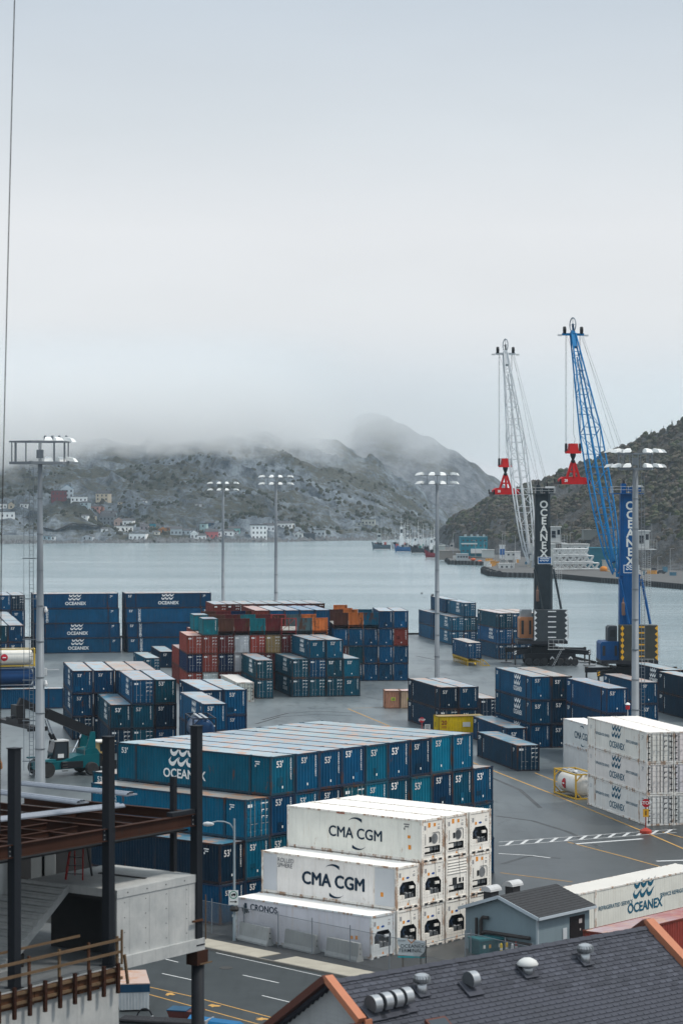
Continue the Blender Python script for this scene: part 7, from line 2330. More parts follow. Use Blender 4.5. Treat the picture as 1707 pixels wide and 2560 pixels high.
om('duct', MB().path([(-0.3, 4.3, 1.25), (-0.3, 4.1, 1.35), (-0.3, 0.4, 1.35)], 0.13, 8), gh, PIP)
om('duct', MB().path([(-0.3, 4.2, 0.95), (-0.3, 0.3, 0.95)], 0.09, 8), gh, PIP)
om('meter_box', MB().box(-0.3, 3.9, 0.6, -0.03, 4.3, 1.1), gh, (0.16, 0.17, 0.19))
for k, (x, y) in enumerate(((1.5, 5.0), (4.2, 5.2))):
    hd_ = MB()
    prof = []
    for i in range(9):
        a = math.pi * i / 8
        prof.append((0.44 * math.cos(a) * 1.0, 0.36 * math.sin(a)))
    hd_.prism([(x - 0.6, y + px_, 3.8 + pz_) for px_, pz_ in prof], (1.25, 0, 0))
    o_ = om('exhaust_hood', hd_, gh, (0.52, 0.53, 0.54))
    om('hood_curb', MB().box(x - 0.4, y - 0.34, 3.0, x + 0.4, y + 0.34, 3.8), o_, (0.05, 0.05, 0.055))
# transformer, bollards
tb = thing('transformer_box', 'teal green electrical transformer box beside the gatehouse', 'transformer', G(1198, 2394), math.radians(30))
om('cabinet', MB().box(0, 0, 0.12, 2.0, 1.3, 1.05), tb, (0.02, 0.10, 0.12))
om('lid', MB().prism([(-0.06, -0.06, 1.05), (2.06, -0.06, 1.05), (2.06, -0.06, 1.14), (-0.06, -0.06, 1.2)], (0, 1.42, 0)), tb, (0.03, 0.15, 0.17))
for x in (0.3, 0.75, 1.5):
    ob('label_plate', rects('label_plate', [(0, 0, 0.16, 0.24)]), tb, col=(0.6, 0.6, 0.58) if x != 0.75 else (0.6, 0.3, 0.05), mtx=T(x, -0.012, 0.55) @ R_FRONT)
for k, (px, py, c_, nm) in enumerate(((1252, 2385, (0.62, 0.44, 0.02), 'yellow'), (1266, 2383, (0.60, 0.38, 0.02), 'ochre'), (1280, 2386, (0.5, 0.52, 0.54), 'grey'), (1290, 2380, (0.35, 0.05, 0.04), 'red'), (1312, 2378, (0.62, 0.40, 0.02), 'orange-yellow'))):
    b_ = thing('bollard', f'{nm} bollard beside the gatehouse wall', 'bollard', G(px, py + 12))
    om('pipe', MB().lathe([(0.09, 0), (0.09, 0.95), (0.06, 1.02), (0.0, 1.04)], 10), b_, c_)
    om('band', MB().lathe([(0.094, 0.6), (0.094, 0.72)], 10), b_, (0.6, 0.6, 0.6))

# ---------------------------------------------------------------- shingle roof of the near building
RL = P(820, 2450, 80.0)
ra = math.radians(40.7)
ru = Vector((math.cos(ra), math.sin(ra), 0))
rd = Vector((math.sin(ra), -math.cos(ra), 0))
PT = 0.67
SL = 15.75
m, t_n, b = nodes_mat('asphalt_shingle')
gi = N(t_n, 'ShaderNodeNewGeometry')
n3 = pos_noise(t_n, (40, 40, 40), 2, 0.7)
n4 = pos_noise(t_n, (0.8, 0.8, 0.8), 4, 0.6)
cc = mix(t_n, gi.outputs['Random Per Island'], (0.027, 0.030, 0.043), (0.070, 0.076, 0.100))
cc = mix(t_n, rng(t_n, n3, 0.35, 0.7, 0, 0.45), cc, (0.014, 0.016, 0.02))
cc = mix(t_n, rng(t_n, n4, 0.4, 0.7, 0, 0.35), cc, (0.03, 0.034, 0.042))
t_n.links.new(cc, b.inputs['Base Color'])
b.inputs['Roughness'].default_value = 0.9
bump(t_n, b, n3, 0.5, 0.01)
M_SHIN = m
hb = thing('shingled_building', 'near building with dark shingle roof and copper trim', 'building', RL, ra)
# local x along the ridge, local y away (up the far slope); roof drops towards -y
wallm = weathered('pale_siding', (0.40, 0.42, 0.43), 0.8, 0, dirt=0.25)
T1, T2 = 1.65, 9.0
ob('roof_deck', MB().prism([(0.1, 0, -0.10), (SL, 0, -0.10), (SL, -T2, -T2 * PT - 0.10), (-2.6, -T2, -T2 * PT - 0.10), (-2.6, -T1 - 0.05, -(T1 + 0.05) * PT - 0.10), (0.1, -T1 - 0.05, -(T1 + 0.05) * PT - 0.10)], (0, 0, -0.12)).mesh('roof_deck', M_SHIN), hb)
ob('back_slope', MB().prism([(0.1, 0.0, -0.06), (0.1, T2, -T2 * PT - 0.06), (SL, T2, -T2 * PT - 0.06), (SL, 0.0, -0.06)], (0, 0, -0.12)).mesh('back_slope', M_SHIN), hb)
ob('wall', MB().box(0.45, -7.5, -14.2, SL - 0.4, 7.5, -5.3).box(-2.2, -7.5, -14.2, 0.45, -2.4, -5.35).mesh('wall', wallm), hb)
gw = ob('gable_wall', MB().prism([(0.35, 0, -0.25), (0.35, -7.4, -7.4 * PT - 0.25), (0.35, -7.4, -9), (0.35, 7.4, -9), (0.35, 7.4, -7.4 * PT - 0.25)], (0.2, 0, 0)).mesh('gable_wall', wallm), hb)
for i in range(26):
    z = -0.4 - i * 0.16
    hw = min(7.3, max(0.02, (-z - 0.27) / PT))
    if hw > 0.1:
        ob('siding_board', MB().add([(0.325, hw, z), (0.325, -min(hw, 1.5), z), (0.345, -min(hw, 1.5), z + 0.155), (0.345, hw - 0.1, z + 0.155), (0.35, hw, z), (0.35, -min(hw, 1.5), z)], [(0, 1, 2, 3), (4, 5, 1, 0)]).mesh('siding_board', wallm), gw)
gw2 = ob('gable_wall', MB().prism([(SL - 0.35, 0, -0.25), (SL - 0.35, -7.4, -7.4 * PT - 0.25), (SL - 0.35, -7.4, -9), (SL - 0.35, 7.4, -9), (SL - 0.35, 7.4, -7.4 * PT - 0.25)], (0.2, 0, 0)).mesh('gable_wall', wallm), hb)
M_COP = weathered('copper_trim', (0.44, 0.18, 0.105), 0.45, 0.15, dirt=0.25)
M_COPD = weathered('brown_trim', (0.11, 0.045, 0.035), 0.6, 0, dirt=0.2)
upn = Vector((0, PT, 1)).normalized()      # normal of the visible slope (towards -y it leans)
ob('rake_trim', MB().bar((0.02, 0.05, 0.07), (0.02, -T1, -T1 * PT + 0.03), 0.34, 0.22, up=(0, -PT, 1)).mesh('rake_trim', M_COP), hb)
ob('rake_return', MB().bar((0.12, -T1 - 0.04, -T1 * PT - 0.06), (0.42, -T1 - 0.04, -T1 * PT - 0.06), 0.1, 0.2).mesh('rake_return', M_COP), hb)
ob('rake_trim', MB().bar((0.02, 0.06, 0.05), (0.02, 7.5, -7.5 * PT + 0.05), 0.34, 0.24, up=(0, PT, 1)).mesh('rake_trim', M_COPD), hb)
ob('rake_trim', MB().bar((SL + 0.02, 0.1, 0.12), (SL + 0.02, -T2, -T2 * PT + 0.05), 0.42, 0.26, up=(0, -PT, 1)).mesh('rake_trim', M_COP), hb)
ob('rake_trim', MB().bar((SL + 0.02, 0.1, 0.1), (SL + 0.02, T2, -T2 * PT + 0.05), 0.42, 0.26, up=(0, PT, 1)).mesh('rake_trim', M_COPD), hb)
RCM = MB().prism([(0, -0.13, -0.13 * PT - 0.035), (0, 0, 0.0), (0, 0.13, -0.13 * PT - 0.035), (0, 0, -0.06)], (0.33, 0, 0)).mesh('ridge_shingle', M_SHIN)
for k in range(int((SL - 0.2) / 0.31)):
    ob('ridge_shingle', RCM, hb, loc=(0.12 + k * 0.31, 0, -0.012 * (k % 2)))
ob('flashing', MB().bar((-2.6, -T1 + 0.05, -T1 * PT - 0.1), (0.05, -T1 + 0.05, -T1 * PT - 0.1), 0.1, 0.12).mesh('flashing', M_COPD), hb)
# individual shingles
cs = 1 / math.sqrt(1 + PT * PT)
EXP, TABW = 0.205, 0.335
def shingle_geo(x, sl, wd):
    """one tab: x along the ridge, sl slope distance of its upper edge"""
    y0, y1 = -sl * cs, -(sl + EXP + 0.03) * cs
    z0, z1 = y0 * PT, y1 * PT
    n = Vector((0, -PT, 1)).normalized()
    a, b2, c2, d2 = Vector((x, y0, z0)), Vector((x + wd, y0, z0)), Vector((x + wd, y1, z1)), Vector((x, y1, z1))
    lo, hi = n * 0.004, n * 0.045
    return [a + lo - n * 0.1, b2 + lo - n * 0.1, c2 + hi - n * 0.1, d2 + hi - n * 0.1, c2 - n * 0.1, d2 - n * 0.1, a - n * 0.1, b2 - n * 0.1], [(0, 3, 2, 1), (3, 5, 4, 2), (0, 6, 5, 3), (1, 2, 4, 7)]
rr = random.Random(9)
rest = MB()
vis = []
rmat = Matrix.Rotation(ra, 4, 'Z')
nrows = int(T2 / cs / EXP)
for r in range(nrows):
    sl = 0.06 + r * EXP
    xs0 = 0.12 if (sl + EXP) * cs < T1 else -2.55
    x = xs0 + (r % 3) * TABW / 3 - TABW
    while x < SL - 0.2:
        wd = TABW - 0.045
        if x > xs0 - 0.05:
            if x + wd < SL - 0.15:
                vs, fs = shingle_geo(x, sl + rr.uniform(-0.006, 0.006), wd)
                wc = RL + rmat.to_3x3() @ Vector(vs[2])
                px, py = CX + wc.x * F / wc.y, HY + (CH - wc.z) * F / wc.y
                if -20 < px < 1727 and py < 2575:
                    vis.append((py, vs, fs))
                else:
                    rest.add(vs, fs)
        x += TABW
vis.sort(key=lambda q: -q[0])
vis = [v_ for v_ in vis]
front = [v_ for v_ in vis if v_[0] < 2556][:300]
fid = set(id(v_) for v_ in front)
for v_ in vis:
    if id(v_) in fid:
        c0 = v_[1][0]
        ob('shingle', MB().add([p - c0 for p in v_[1]], v_[2]).mesh('shingle', M_SHIN), hb, loc=tuple(c0))
    else:
        rest.add(v_[1], v_[2])
tag(ob('shingles', rest.mesh('shingles', M_SHIN), hb), kind='stuff')
def roof_at(px, py):
    """local roof point seen at a pixel"""
    d = Vector(((px - CX) / F, 1.0, -(py - HY) / F))
    n = (rmat.to_3x3() @ Vector((0, -PT, 1))).normalized()
    o = Vector((0, 0, CH))
    k = (RL - o).dot(n) / d.dot(n)
    w_ = o + d * k
    return w_
M_TIN = weathered('galvanised_vent', (0.42, 0.44, 0.46), 0.3, 0.75, dirt=0.25, scale=4)
ti = math.atan(PT)
def vent_base(t, r):
    n = MB()
    n.box(-r * 1.3, -r * 1.3, -0.02, r * 1.3, r * 1.3, 0.02)
    o = ob('flashing', n.mesh('flashing', M_SHIN), t)
    o.matrix_basis = Matrix.Rotation(ti, 4, 'X')
def turbine(px, py, label):
    t = thing('turbine_vent', label, 'roof vent', roof_at(px, py), ra, 'vents on the shingle roof')
    vent_base(t, 0.2)
    ob('neck', MB().lathe([(0.17, -0.15), (0.17, 0.28)], 14).mesh('neck', M_TIN, True), t)
    hd_ = ob('turbine_head', MB().lathe([(0.17, 0.26), (0.26, 0.34), (0.28, 0.44), (0.24, 0.55), (0.12, 0.60), (0.0, 0.61)], 18).mesh('turbine_head', M_TIN), t)
    mb = MB()
    for i in range(16):
        a = 2 * math.pi * i / 16
        ob('blade', MB().add([(0.20 * math.cos(a), 0.20 * math.sin(a), 0.28), (0.30 * math.cos(a + 0.2), 0.30 * math.sin(a + 0.2), 0.30), (0.31 * math.cos(a + 0.22), 0.31 * math.sin(a + 0.22), 0.5), (0.2 * math.cos(a), 0.2 * math.sin(a), 0.58)], [(0, 1, 2, 3)]).mesh('blade', M_TIN), hd_)
def hood(px, py, label, r=0.30, w_=0.32):
    t = thing('hood_vent', label, 'roof vent', roof_at(px, py), ra, 'vents on the shingle roof')
    mb = MB()
    n = 14
    prof = [(r * math.cos(math.pi * (-0.25 + 1.35 * i / n)), r * math.sin(math.pi * (-0.25 + 1.35 * i / n)) + 0.28) for i in range(n + 1)]
    mb.v += [(-w_ / 2, -y, z) for y, z in prof] + [(w_ / 2, -y, z) for y, z in prof]
    for i in range(n):
        mb.f.append((i, i + 1, n + 2 + i, n + 1 + i)); mb.m.append(0)
    ob('shell', mb.mesh('shell', M_TIN, True), t)
    ob('side', MB().add([(-w_ / 2, -y, z) for y, z in prof], [tuple(range(n + 1))]).mesh('side', weathered('vent_side', (0.10, 0.11, 0.12), 0.5, 0.3)), t)
    ob('side', MB().add([(w_ / 2, -y, z) for y, z in prof], [tuple(reversed(range(n + 1)))]).mesh('side', M_TIN), t)
    vent_base(t, 0.28)
turbine(1054, 2478, 'ribbed turbine vent on the shingle roof near the terminal sign')
turbine(1462, 2401, 'ribbed turbine vent on the shingle roof near the copper rake')
hood(1178, 2470, 'single half-round metal hood vent on the shingle roof')
for k, px in enumerate((934, 961, 987, 1012)):
    hood(px, 2532 - k * 6.5, f'half-round hood vent in the cluster of four, {ORD[k]} from left', 0.31, 0.32)
t = thing('mushroom_vent', 'pale domed mushroom vent on the shingle roof', 'roof vent', roof_at(1318, 2428), ra, 'vents on the shingle roof')
ob('stem', MB().lathe([(0.2, -0.15), (0.2, 0.22)], 14).mesh('stem', M_TIN, True), t)
ob('cap', MB().lathe([(0.2, 0.2), (0.36, 0.20), (0.38, 0.26), (0.30, 0.38), (0.15, 0.46), (0.0, 0.48)], 20).mesh('cap', M_LET, True), t, col=(0.55, 0.56, 0.55))
vent_base(t, 0.25)
sk = thing('skylight', 'glazed skylight at the lower edge of the shingle roof', 'skylight', roof_at(1088, 2556), ra)
for nm, mb, mt in (('frame', MB().box(-0.45, -1.0, 0.0, 0.45, 0.1, 0.12), M_COPD), ('pane', MB().box(-0.38, -0.93, 0.12, 0.38, 0.03, 0.13), M_GLASS)):
    o = ob(nm, mb.mesh(nm, mt), sk)
    o.matrix_basis = Matrix.Rotation(ti, 4, 'X')

# ---------------------------------------------------------------- building under construction
NB = Vector((-8.2, 88.5, 0)); RBk = Vector((-5.5, 92.3, 0))
ub = (RBk - NB).normalized(); LB_ = (RBk - NB).length
vb = Vector((-ub.y, ub.x, 0))
ang_b = math.atan2(ub.y, ub.x)
ZD, ZT = 13.45, 16.16           # deck and landing levels
m, t_n, b = nodes_mat('board_marked_concrete')
n1 = pos_noise(t_n, (0.9, 0.9, 0.9), 6, 0.65)
n2 = pos_noise(t_n, (6, 6, 0.35), 4, 0.6)
n3 = pos_noise(t_n, (7, 7, 7), 3, 0.6)
c = mix(t_n, rng(t_n, n1, 0.3, 0.7), (0.30, 0.32, 0.325), (0.45, 0.46, 0.455))
c = mix(t_n, rng(t_n, n2, 0.52, 0.78, 0, 0.45), c, (0.22, 0.23, 0.235))
c = mix(t_n, rng(t_n, n3, 0.72, 0.78, 0, 0.7), c, (0.12, 0.11, 0.10))
t_n.links.new(c, b.inputs['Base Color'])
b.inputs['Roughness'].default_value = 0.88
bump(t_n, b, n3, 0.25, 0.02)
M_RAWC = m
M_DECKC = weathered('dark_deck_concrete', (0.15, 0.165, 0.175), 0.6, 0, dirt=0.6)  # deck concrete toned darker than the raw walls
M_HSS = weathered('primed_steel', (0.016, 0.019, 0.024), 0.6, 0, rust=0.06, dirt=0.3)
M_RUSTB = weathered('rusty_beam', (0.045, 0.019, 0.012), 0.8, 0, rust=0.45, dirt=0.5, rustcol=(0.03, 0.022, 0.02))
M_WOOD = weathered('form_lumber', (0.15, 0.10, 0.06), 0.85, 0, dirt=0.6, scale=3)
M_PLY = weathered('form_plywood', (0.095, 0.045, 0.025), 0.85, 0, dirt=0.5, scale=2)
M_DPLY = plain('near_black_sheet', (0.012, 0.012, 0.013), 0.9)  # near-black colour for the sheets under the landing and below the beams
cs_ = thing('concrete_structure', 'raw concrete landing block, stair and wall of the unfinished building', 'building', NB, ang_b)
# local x along ub (right, away), local y along vb (left, away)
LVb = 4.42
ob('landing_slab', MB().box(0, 0, ZT - 0.30, LB_, LVb, ZT).mesh('landing_slab', M_RAWC), cs_)
fw = ob('front_wall', MB().box(0.02, 0.03, ZD + 0.25, LB_ - 0.02, 0.25, ZT - 0.305).mesh('front_wall', M_RAWC), cs_)
for k in range(4):
    ob('form_seam', MB().box(0.0 + 1.15 * (k + 0.62), 0.026, ZD + 0.26, 0.012 + 1.15 * (k + 0.62), 0.03, ZT - 0.31).mesh('form_seam', M_CONC), fw)
for i in range(4):
    for j in range(4):
        ob('tie_hole', MB().lathe([(0.022, 0), (0.022, 0.004)], 8, (0.45 + i * 1.2, 0.022, ZD + 0.55 + j * 0.55), 'y').mesh('tie_hole', M_DARK), fw)
for i in range(4):
    ob('tie_hole', MB().lathe([(0.03, 0), (0.03, 0.006)], 8, (0.6 + i * 1.1, -0.006, ZT - 0.15), 'y').mesh('tie_hole', M_DARK), fw)
ob('edge_beam', MB().box(-0.02, -0.10, ZD - 0.2, LB_ + 0.35, 0.35, ZD + 0.25).mesh('edge_beam', M_RAWC), cs_)
ob('deck', MB().box(-0.02, 0.36, ZD - 0.22, LB_ + 0.3, 12, ZD).box(-12, 0.05, ZD - 0.25, -0.03, 12, ZD + 0.02).mesh('deck', M_DECKC), cs_)
ob('foundation_wall', MB().box(-12, -0.12, 0, -0.05, 0.30, ZD - 0.05).mesh('foundation_wall', M_RAWC), cs_)
ob('side_wall', MB().box(LB_ - 0.25, 0.26, ZD, LB_ - 0.02, LVb - 0.02, ZT - 0.305).mesh('side_wall', M_RAWC), cs_)
# dark inner wall with a small opening
iw = ob('inner_wall', MB().box(1.3, 0.26, ZD + 0.01, 1.42, 1.2, ZT - 0.31).box(1.3, 1.75, ZD + 0.01, 1.42, LVb, ZT - 0.31).box(1.3, 1.2, ZT - 0.95, 1.42, 1.75, ZT - 0.31).box(1.3, 1.2, ZD + 0.01, 1.42, 1.75, ZD + 0.7).mesh('inner_wall', M_DPLY), cs_)
ob('opening_board', MB().bar((1.36, 1.2, ZT - 1.6), (1.36, 1.76, ZT - 1.4), 0.06, 0.1).mesh('opening_board', M_DPLY), iw)
ob('soffit_form', MB().box(0.02, 0.26, ZT - 0.42, 1.3, 2.3, ZT - 0.31).mesh('soffit_form', M_DPLY), cs_)
# stair
ST0, ST1 = 2.36, 4.42
stt = ob('stringer', MB().prism([(0.0, ST0, ZT - 0.30), (0.0, ST0, ZT - 0.02), (-3.9, ST0, ZD - 0.02), (-3.9, ST0, ZD - 0.25), (-3.4, ST0, ZD - 0.1)], (0, 0.12, 0)).mesh('stringer', M_RAWC), cs_)
ns = 14
for i in range(ns):
    z = ZT - (i + 1) * (ZT - ZD) / (ns + 0.0) + 0.0
    x1, x0 = -0.28 * i, -0.28 * (i + 1)
    ob('step', MB().box(x0 - 0.02, ST0 - 0.05, z, x1 - 0.005, ST1 + 0.6, z + 0.06).box(x1 - 0.05, ST0 - 0.03, z + 0.06, x1 - 0.006, ST1 + 0.58, z + 0.185).mesh('step', M_RAWC), stt)
ob('stair_underside', MB().prism([(-0.02, ST0 + 0.1, ZT - 0.4), (-3.9, ST0 + 0.1, ZD - 0.25), (-3.9, ST0 + 0.1, ZD - 0.15), (-0.02, ST0 + 0.1, ZT - 0.25)], (0, 2.4, 0)).mesh('stair_underside', M_RAWC), stt)
# marks of the landing
ob('landing_strip', MB().box(2.6, 0.9, ZT + 0.004, 2.75, 3.2, ZT + 0.035).mesh('landing_strip', M_DPLY), cs_)
# forms and guard rail along the wall top
fo = thing('wall_formwork', 'rusty timber formwork with guard rail on top of the concrete wall', 'formwork', NB, ang_b)
for k in range(9):
    x1 = -0.05 - k * 1.15
    ob('form_panel', MB().box(x1 - 1.12, -0.20, ZD - 0.62 + RND.uniform(-0.06, 0.06), x1, -0.13, ZD - 0.05).mesh('form_panel', M_PLY), fo)
for z in (ZD - 0.12, ZD - 0.45):
    ob('waler', MB().box(-10, -0.28, z - 0.05, 0.0, -0.205, z + 0.05).mesh('waler', M_WOOD), fo)
for k in range(13):
    x = -0.35 - k * 0.78
    ob('strongback', MB().box(x - 0.06, -0.40, ZD - 0.95, x + 0.06, -0.285, ZD + 0.15).mesh('strongback', M_RUSTB), fo)
    if k % 2 == 0:
        ob('rail_post', MB().box(x - 0.045, -0.34, ZD + 0.15, x + 0.045, -0.26, ZD + 1.12).mesh('rail_post', M_PLY if k % 4 else M_WOOD), fo)
for z in (ZD + 0.55, ZD + 1.0):
    ob('guard_rail', MB().bar((-10, -0.38, z), (-0.15, -0.38, z), 0.04, 0.10).mesh('guard_rail', M_WOOD), fo)
    ob('guard_rail', MB().bar((-10, 0.75, z + 0.15), (-1.2, 0.75, z + 0.15), 0.04, 0.09).mesh('guard_rail', M_WOOD), fo)
ob('rail_post', MB().box(-0.25, -0.44, ZD + 0.1, -0.18, -0.38, ZD + 1.35).mesh('rail_post', M_WOOD), fo)
ob('end_brace', MB().bar((0.0, -0.35, ZD + 0.4), (0.25, -0.3, ZD - 0.7), 0.08, 0.1).mesh('end_brace', M_WOOD), fo)
# steel frame
sf = thing('steel_frame', 'dark steel columns and rusty beams of the unfinished building', 'steel frame', NB, ang_b)
ZC, ZBm = 21.8, 18.25
cxs = [-5.34, -0.36, 4.75]
for x in cxs:
    ob('column', MB().box(x - 0.165, -0.06, ZD, x + 0.165, 0.27, ZC).mesh('column', M_HSS), sf)
    ob('base_plate', MB().box(x - 0.25, -0.12, ZD + 0.0, x + 0.25, 0.35, ZD + 0.04).mesh('base_plate', M_HSS), sf)
def ibeam(p, q, h=0.46, wd=0.22, mat=None, name='beam'):
    mb = MB()
    p, q = Vector(p), Vector(q)
    mb.bar(p + Vector((0, 0, h / 2 - 0.012)), q + Vector((0, 0, h / 2 - 0.012)), wd, 0.024)
    mb.bar(p - Vector((0, 0, h / 2 - 0.012)), q - Vector((0, 0, h / 2 - 0.012)), wd, 0.024)
    mb.bar(p, q, 0.02, h - 0.05)
    return ob(name, mb.mesh(name, mat or M_RUSTB), sf)
ibeam((-11, 0.1, ZBm), (4.7, 0.1, ZBm))
ibeam((-11, 4.6, ZBm), (4.7, 4.6, ZBm))
ibeam((-11, 9.0, ZBm), (2.0, 9.0, ZBm))
for x in cxs:
    ibeam((x, 0.25, ZBm + 0.1), (x, 9.0, ZBm + 0.1), 0.36)
for x in (-9, -7.6, -3.7, -2.0, 1.3, 3.0):
    ibeam((x, 0.25, ZBm + 0.05), (x, 9.0, ZBm + 0.05), 0.26, 0.14)
for y in (1.5, 3.0):
    ibeam((-11, y, ZBm + 0.1), (-0.5, y, ZBm + 0.1), 0.22, 0.12)
ob('column', MB().box(4.6, 1.1, ZT - 0.02, 4.8, 1.3, 19.8).mesh('column', M_HSS), sf)
ob('connection_plate', MB().box(3.2, 0.02, ZBm + 0.24, 4.6, 0.3, ZBm + 0.40).mesh('connection_plate', M_HSS), sf)
ob('deck_form', MB().box(-11, 0.3, ZBm - 0.42, 4.5, 8.8, ZBm - 0.36).mesh('deck_form', M_DPLY), sf)
for x in cxs:
    for zz in (ZBm - 0.16, ZBm, ZBm + 0.16):
        for xx in (-0.26, 0.26):
            ob('bolt', MB().lathe([(0.022, 0), (0.022, -0.03)], 6, (x + xx, 0.085, zz), 'y').mesh('bolt', M_STEEL), sf)
    ob('end_plate', MB().box(x - 0.34, 0.07, ZBm - 0.25, x - 0.17, 0.13, ZBm + 0.25).box(x + 0.17, 0.07, ZBm - 0.25, x + 0.34, 0.13, ZBm + 0.25).mesh('end_plate', M_HSS), sf)
    ob('cap_plate', MB().box(x - 0.2, -0.1, ZC, x + 0.2, 0.31, ZC + 0.03).mesh('cap_plate', M_HSS), sf)
# lower pier under the right column
pr = thing('support_pier', 'dark round steel pier under the concrete landing block', 'pier', NB, ang_b)
ob('shaft', MB().lathe([(0.25, 0), (0.25, ZD - 0.75)], 18, (4.85, 0.12, 0)).mesh('shaft', M_HSS, True), pr)
ob('head_bracket', MB().box(4.5, -0.14, ZD - 0.75, 5.15, 0.4, ZD - 0.22).mesh('head_bracket', M_RUSTB), pr)
ob('head_bolt', MB().bar((4.6, -0.2, ZD - 0.7), (5.3, -0.2, ZD - 0.7), 0.05, 0.05).mesh('head_bolt', M_WOOD), pr)
ob('threaded_rod', MB().tube((LB_ + 0.33, -0.15, ZD + 0.2), (LB_ + 0.33, -0.15, ZD + 1.9), 0.025, n=6).mesh('threaded_rod', M_WOOD), pr)
ob('form_tie', MB().bar((LB_ - 0.4, -0.1, ZT - 1.75), (LB_ + 0.2, -0.1, ZT - 1.75), 0.07, 0.07).mesh('form_tie', M_PLY), pr)
# bundles of silver decking on the frame
M_DECK = weathered('silver_decking', (0.26, 0.29, 0.34), 0.4, 0.5, dirt=0.4)
def decking(a, b_, label):
    a, b_ = Vector(a), Vector(b_)
    d = b_ - a
    t = thing('decking_bundle', label, 'steel decking', a, math.atan2(d.y, d.x), 'silver decking bundles on the frame')
    L = d.length
    for k in range(3):
        mb = MB()
        y0 = -0.30 + k * 0.2
        pts = [(y0, 0), (y0 + 0.04, 0.07), (y0 + 0.13, 0.07), (y0 + 0.17, 0)]
        mb.v += [(0.05 * k, y, z + 0.02 * (k % 2)) for y, z in pts] + [(L - 0.07 * k, y, z + 0.02 * (k % 2)) for y, z in pts]
        for i in range(3):
            mb.f.append((i, i + 1, 5 + i, 4 + i)); mb.m.append(0)
        ob('sheet', mb.mesh('sheet', M_DECK), t)
    ob('backing', MB().box(0, -0.33, -0.05, L, 0.33, -0.005).mesh('backing', M_DECK), t)
zd = 18.95
decking(P(55, 1958, 96.6), P(330, 1996, 93.0), 'silver decking bundle farthest back on the steel frame')
decking(P(-25, 1977, 94.8), P(207, 2014, 91.2), 'silver decking bundle in the middle of the steel frame')
decking(P(-10, 2049, 86.9), P(300, 2011, 91.0), 'silver decking bundle nearest, crossing the steel frame')
# step ladder on the landing
sl_ = thing('step_ladder', 'red A-frame step ladder on the concrete landing', 'ladder', NB + ub * 1.4 + vb * 3.1 + Vector((0, 0, ZT)), ang_b + 0.4)
LR = (0.30, 0.022, 0.02)
for y in (-0.28, 0.28):
    om('front_rail', MB().bar((-0.55, y * 1.2, 0), (-0.03, y * 0.7, 2.0), 0.05, 0.09), sl_, LR)
    om('rear_rail', MB().bar((0.55, y * 1.2, 0), (0.03, y * 0.7, 2.0), 0.05, 0.07), sl_, LR if y > 0 else (0.03, 0.03, 0.035))
for i in range(6):
    f_ = (i + 0.7) / 6.6
    om('tread', MB().box(-0.55 + 0.52 * f_ - 0.04, -0.3 + 0.12 * f_, 2.0 * f_, -0.55 + 0.52 * f_ + 0.05, 0.3 - 0.12 * f_, 2.0 * f_ + 0.03), sl_, (0.05, 0.05, 0.055))
om('top_cap', MB().box(-0.15, -0.22, 2.0, 0.15, 0.22, 2.08), sl_, (0.04, 0.04, 0.04))
# grey things standing at the back of the deck
for k, (px, yb, w_, h_, lb) in enumerate(((20, 2275, 0.9, 4.2, 'round grey concrete shaft at the back of the deck'),)):
    p = P(px, yb, 97)
    tag(ob('concrete_shaft', MB().lathe([(w_ / 2, -2.2), (w_ / 2, h_)], 18).mesh('concrete_shaft', M_CONC, True), None, tuple(p)), lb, 'shaft')
for k, (px, lb) in enumerate(((100, 'pale sheathing board at the back of the deck, left of the pair'), (127, 'pale sheathing board at the back of the deck, right of the pair'))):
    p = P(px, 2172, 98)
    tag(ob('sheathing_board', MB().box(-0.35, 0, -2.6, 0.2, 0.08, 2.4).mesh('sheathing_board', M_CONC), None, tuple(p)), lb, 'board')
p = P(60, 2190, 101)
tag(ob('dark_screen', MB().box(-4.5, 0, -5, 3.2, 0.15, 2.4).mesh('dark_screen', M_DPLY), None, tuple(p), ang_b * 0.0 + 0.6), 'black sheeting screen at the back of the deck', 'screen')
for k, (px, py, c_, lb) in enumerate(((20, 2420, (0.5, 0.52, 0.52), 'white bucket on the deck behind the guard rail'), (38, 2438, (0.03, 0.03, 0.03), 'black bin on the deck behind the guard rail'))):
    p = P(px, py, 86.8)
    t = thing('bucket', lb, 'bucket', (p.x, p.y + 1.2, ZD + 0.02))
    om('pail', MB().lathe([(0.16, 0), (0.2, 0.45), (0.21, 0.46), (0.18, 0.45), (0.15, 0.03)], 14), t, c_)
    om('handle', MB().path([(-0.2, 0, 0.42), (-0.1, 0.1, 0.55), (0.1, 0.1, 0.55), (0.2, 0, 0.42)], 0.012, 5), t, (0.2, 0.2, 0.2))
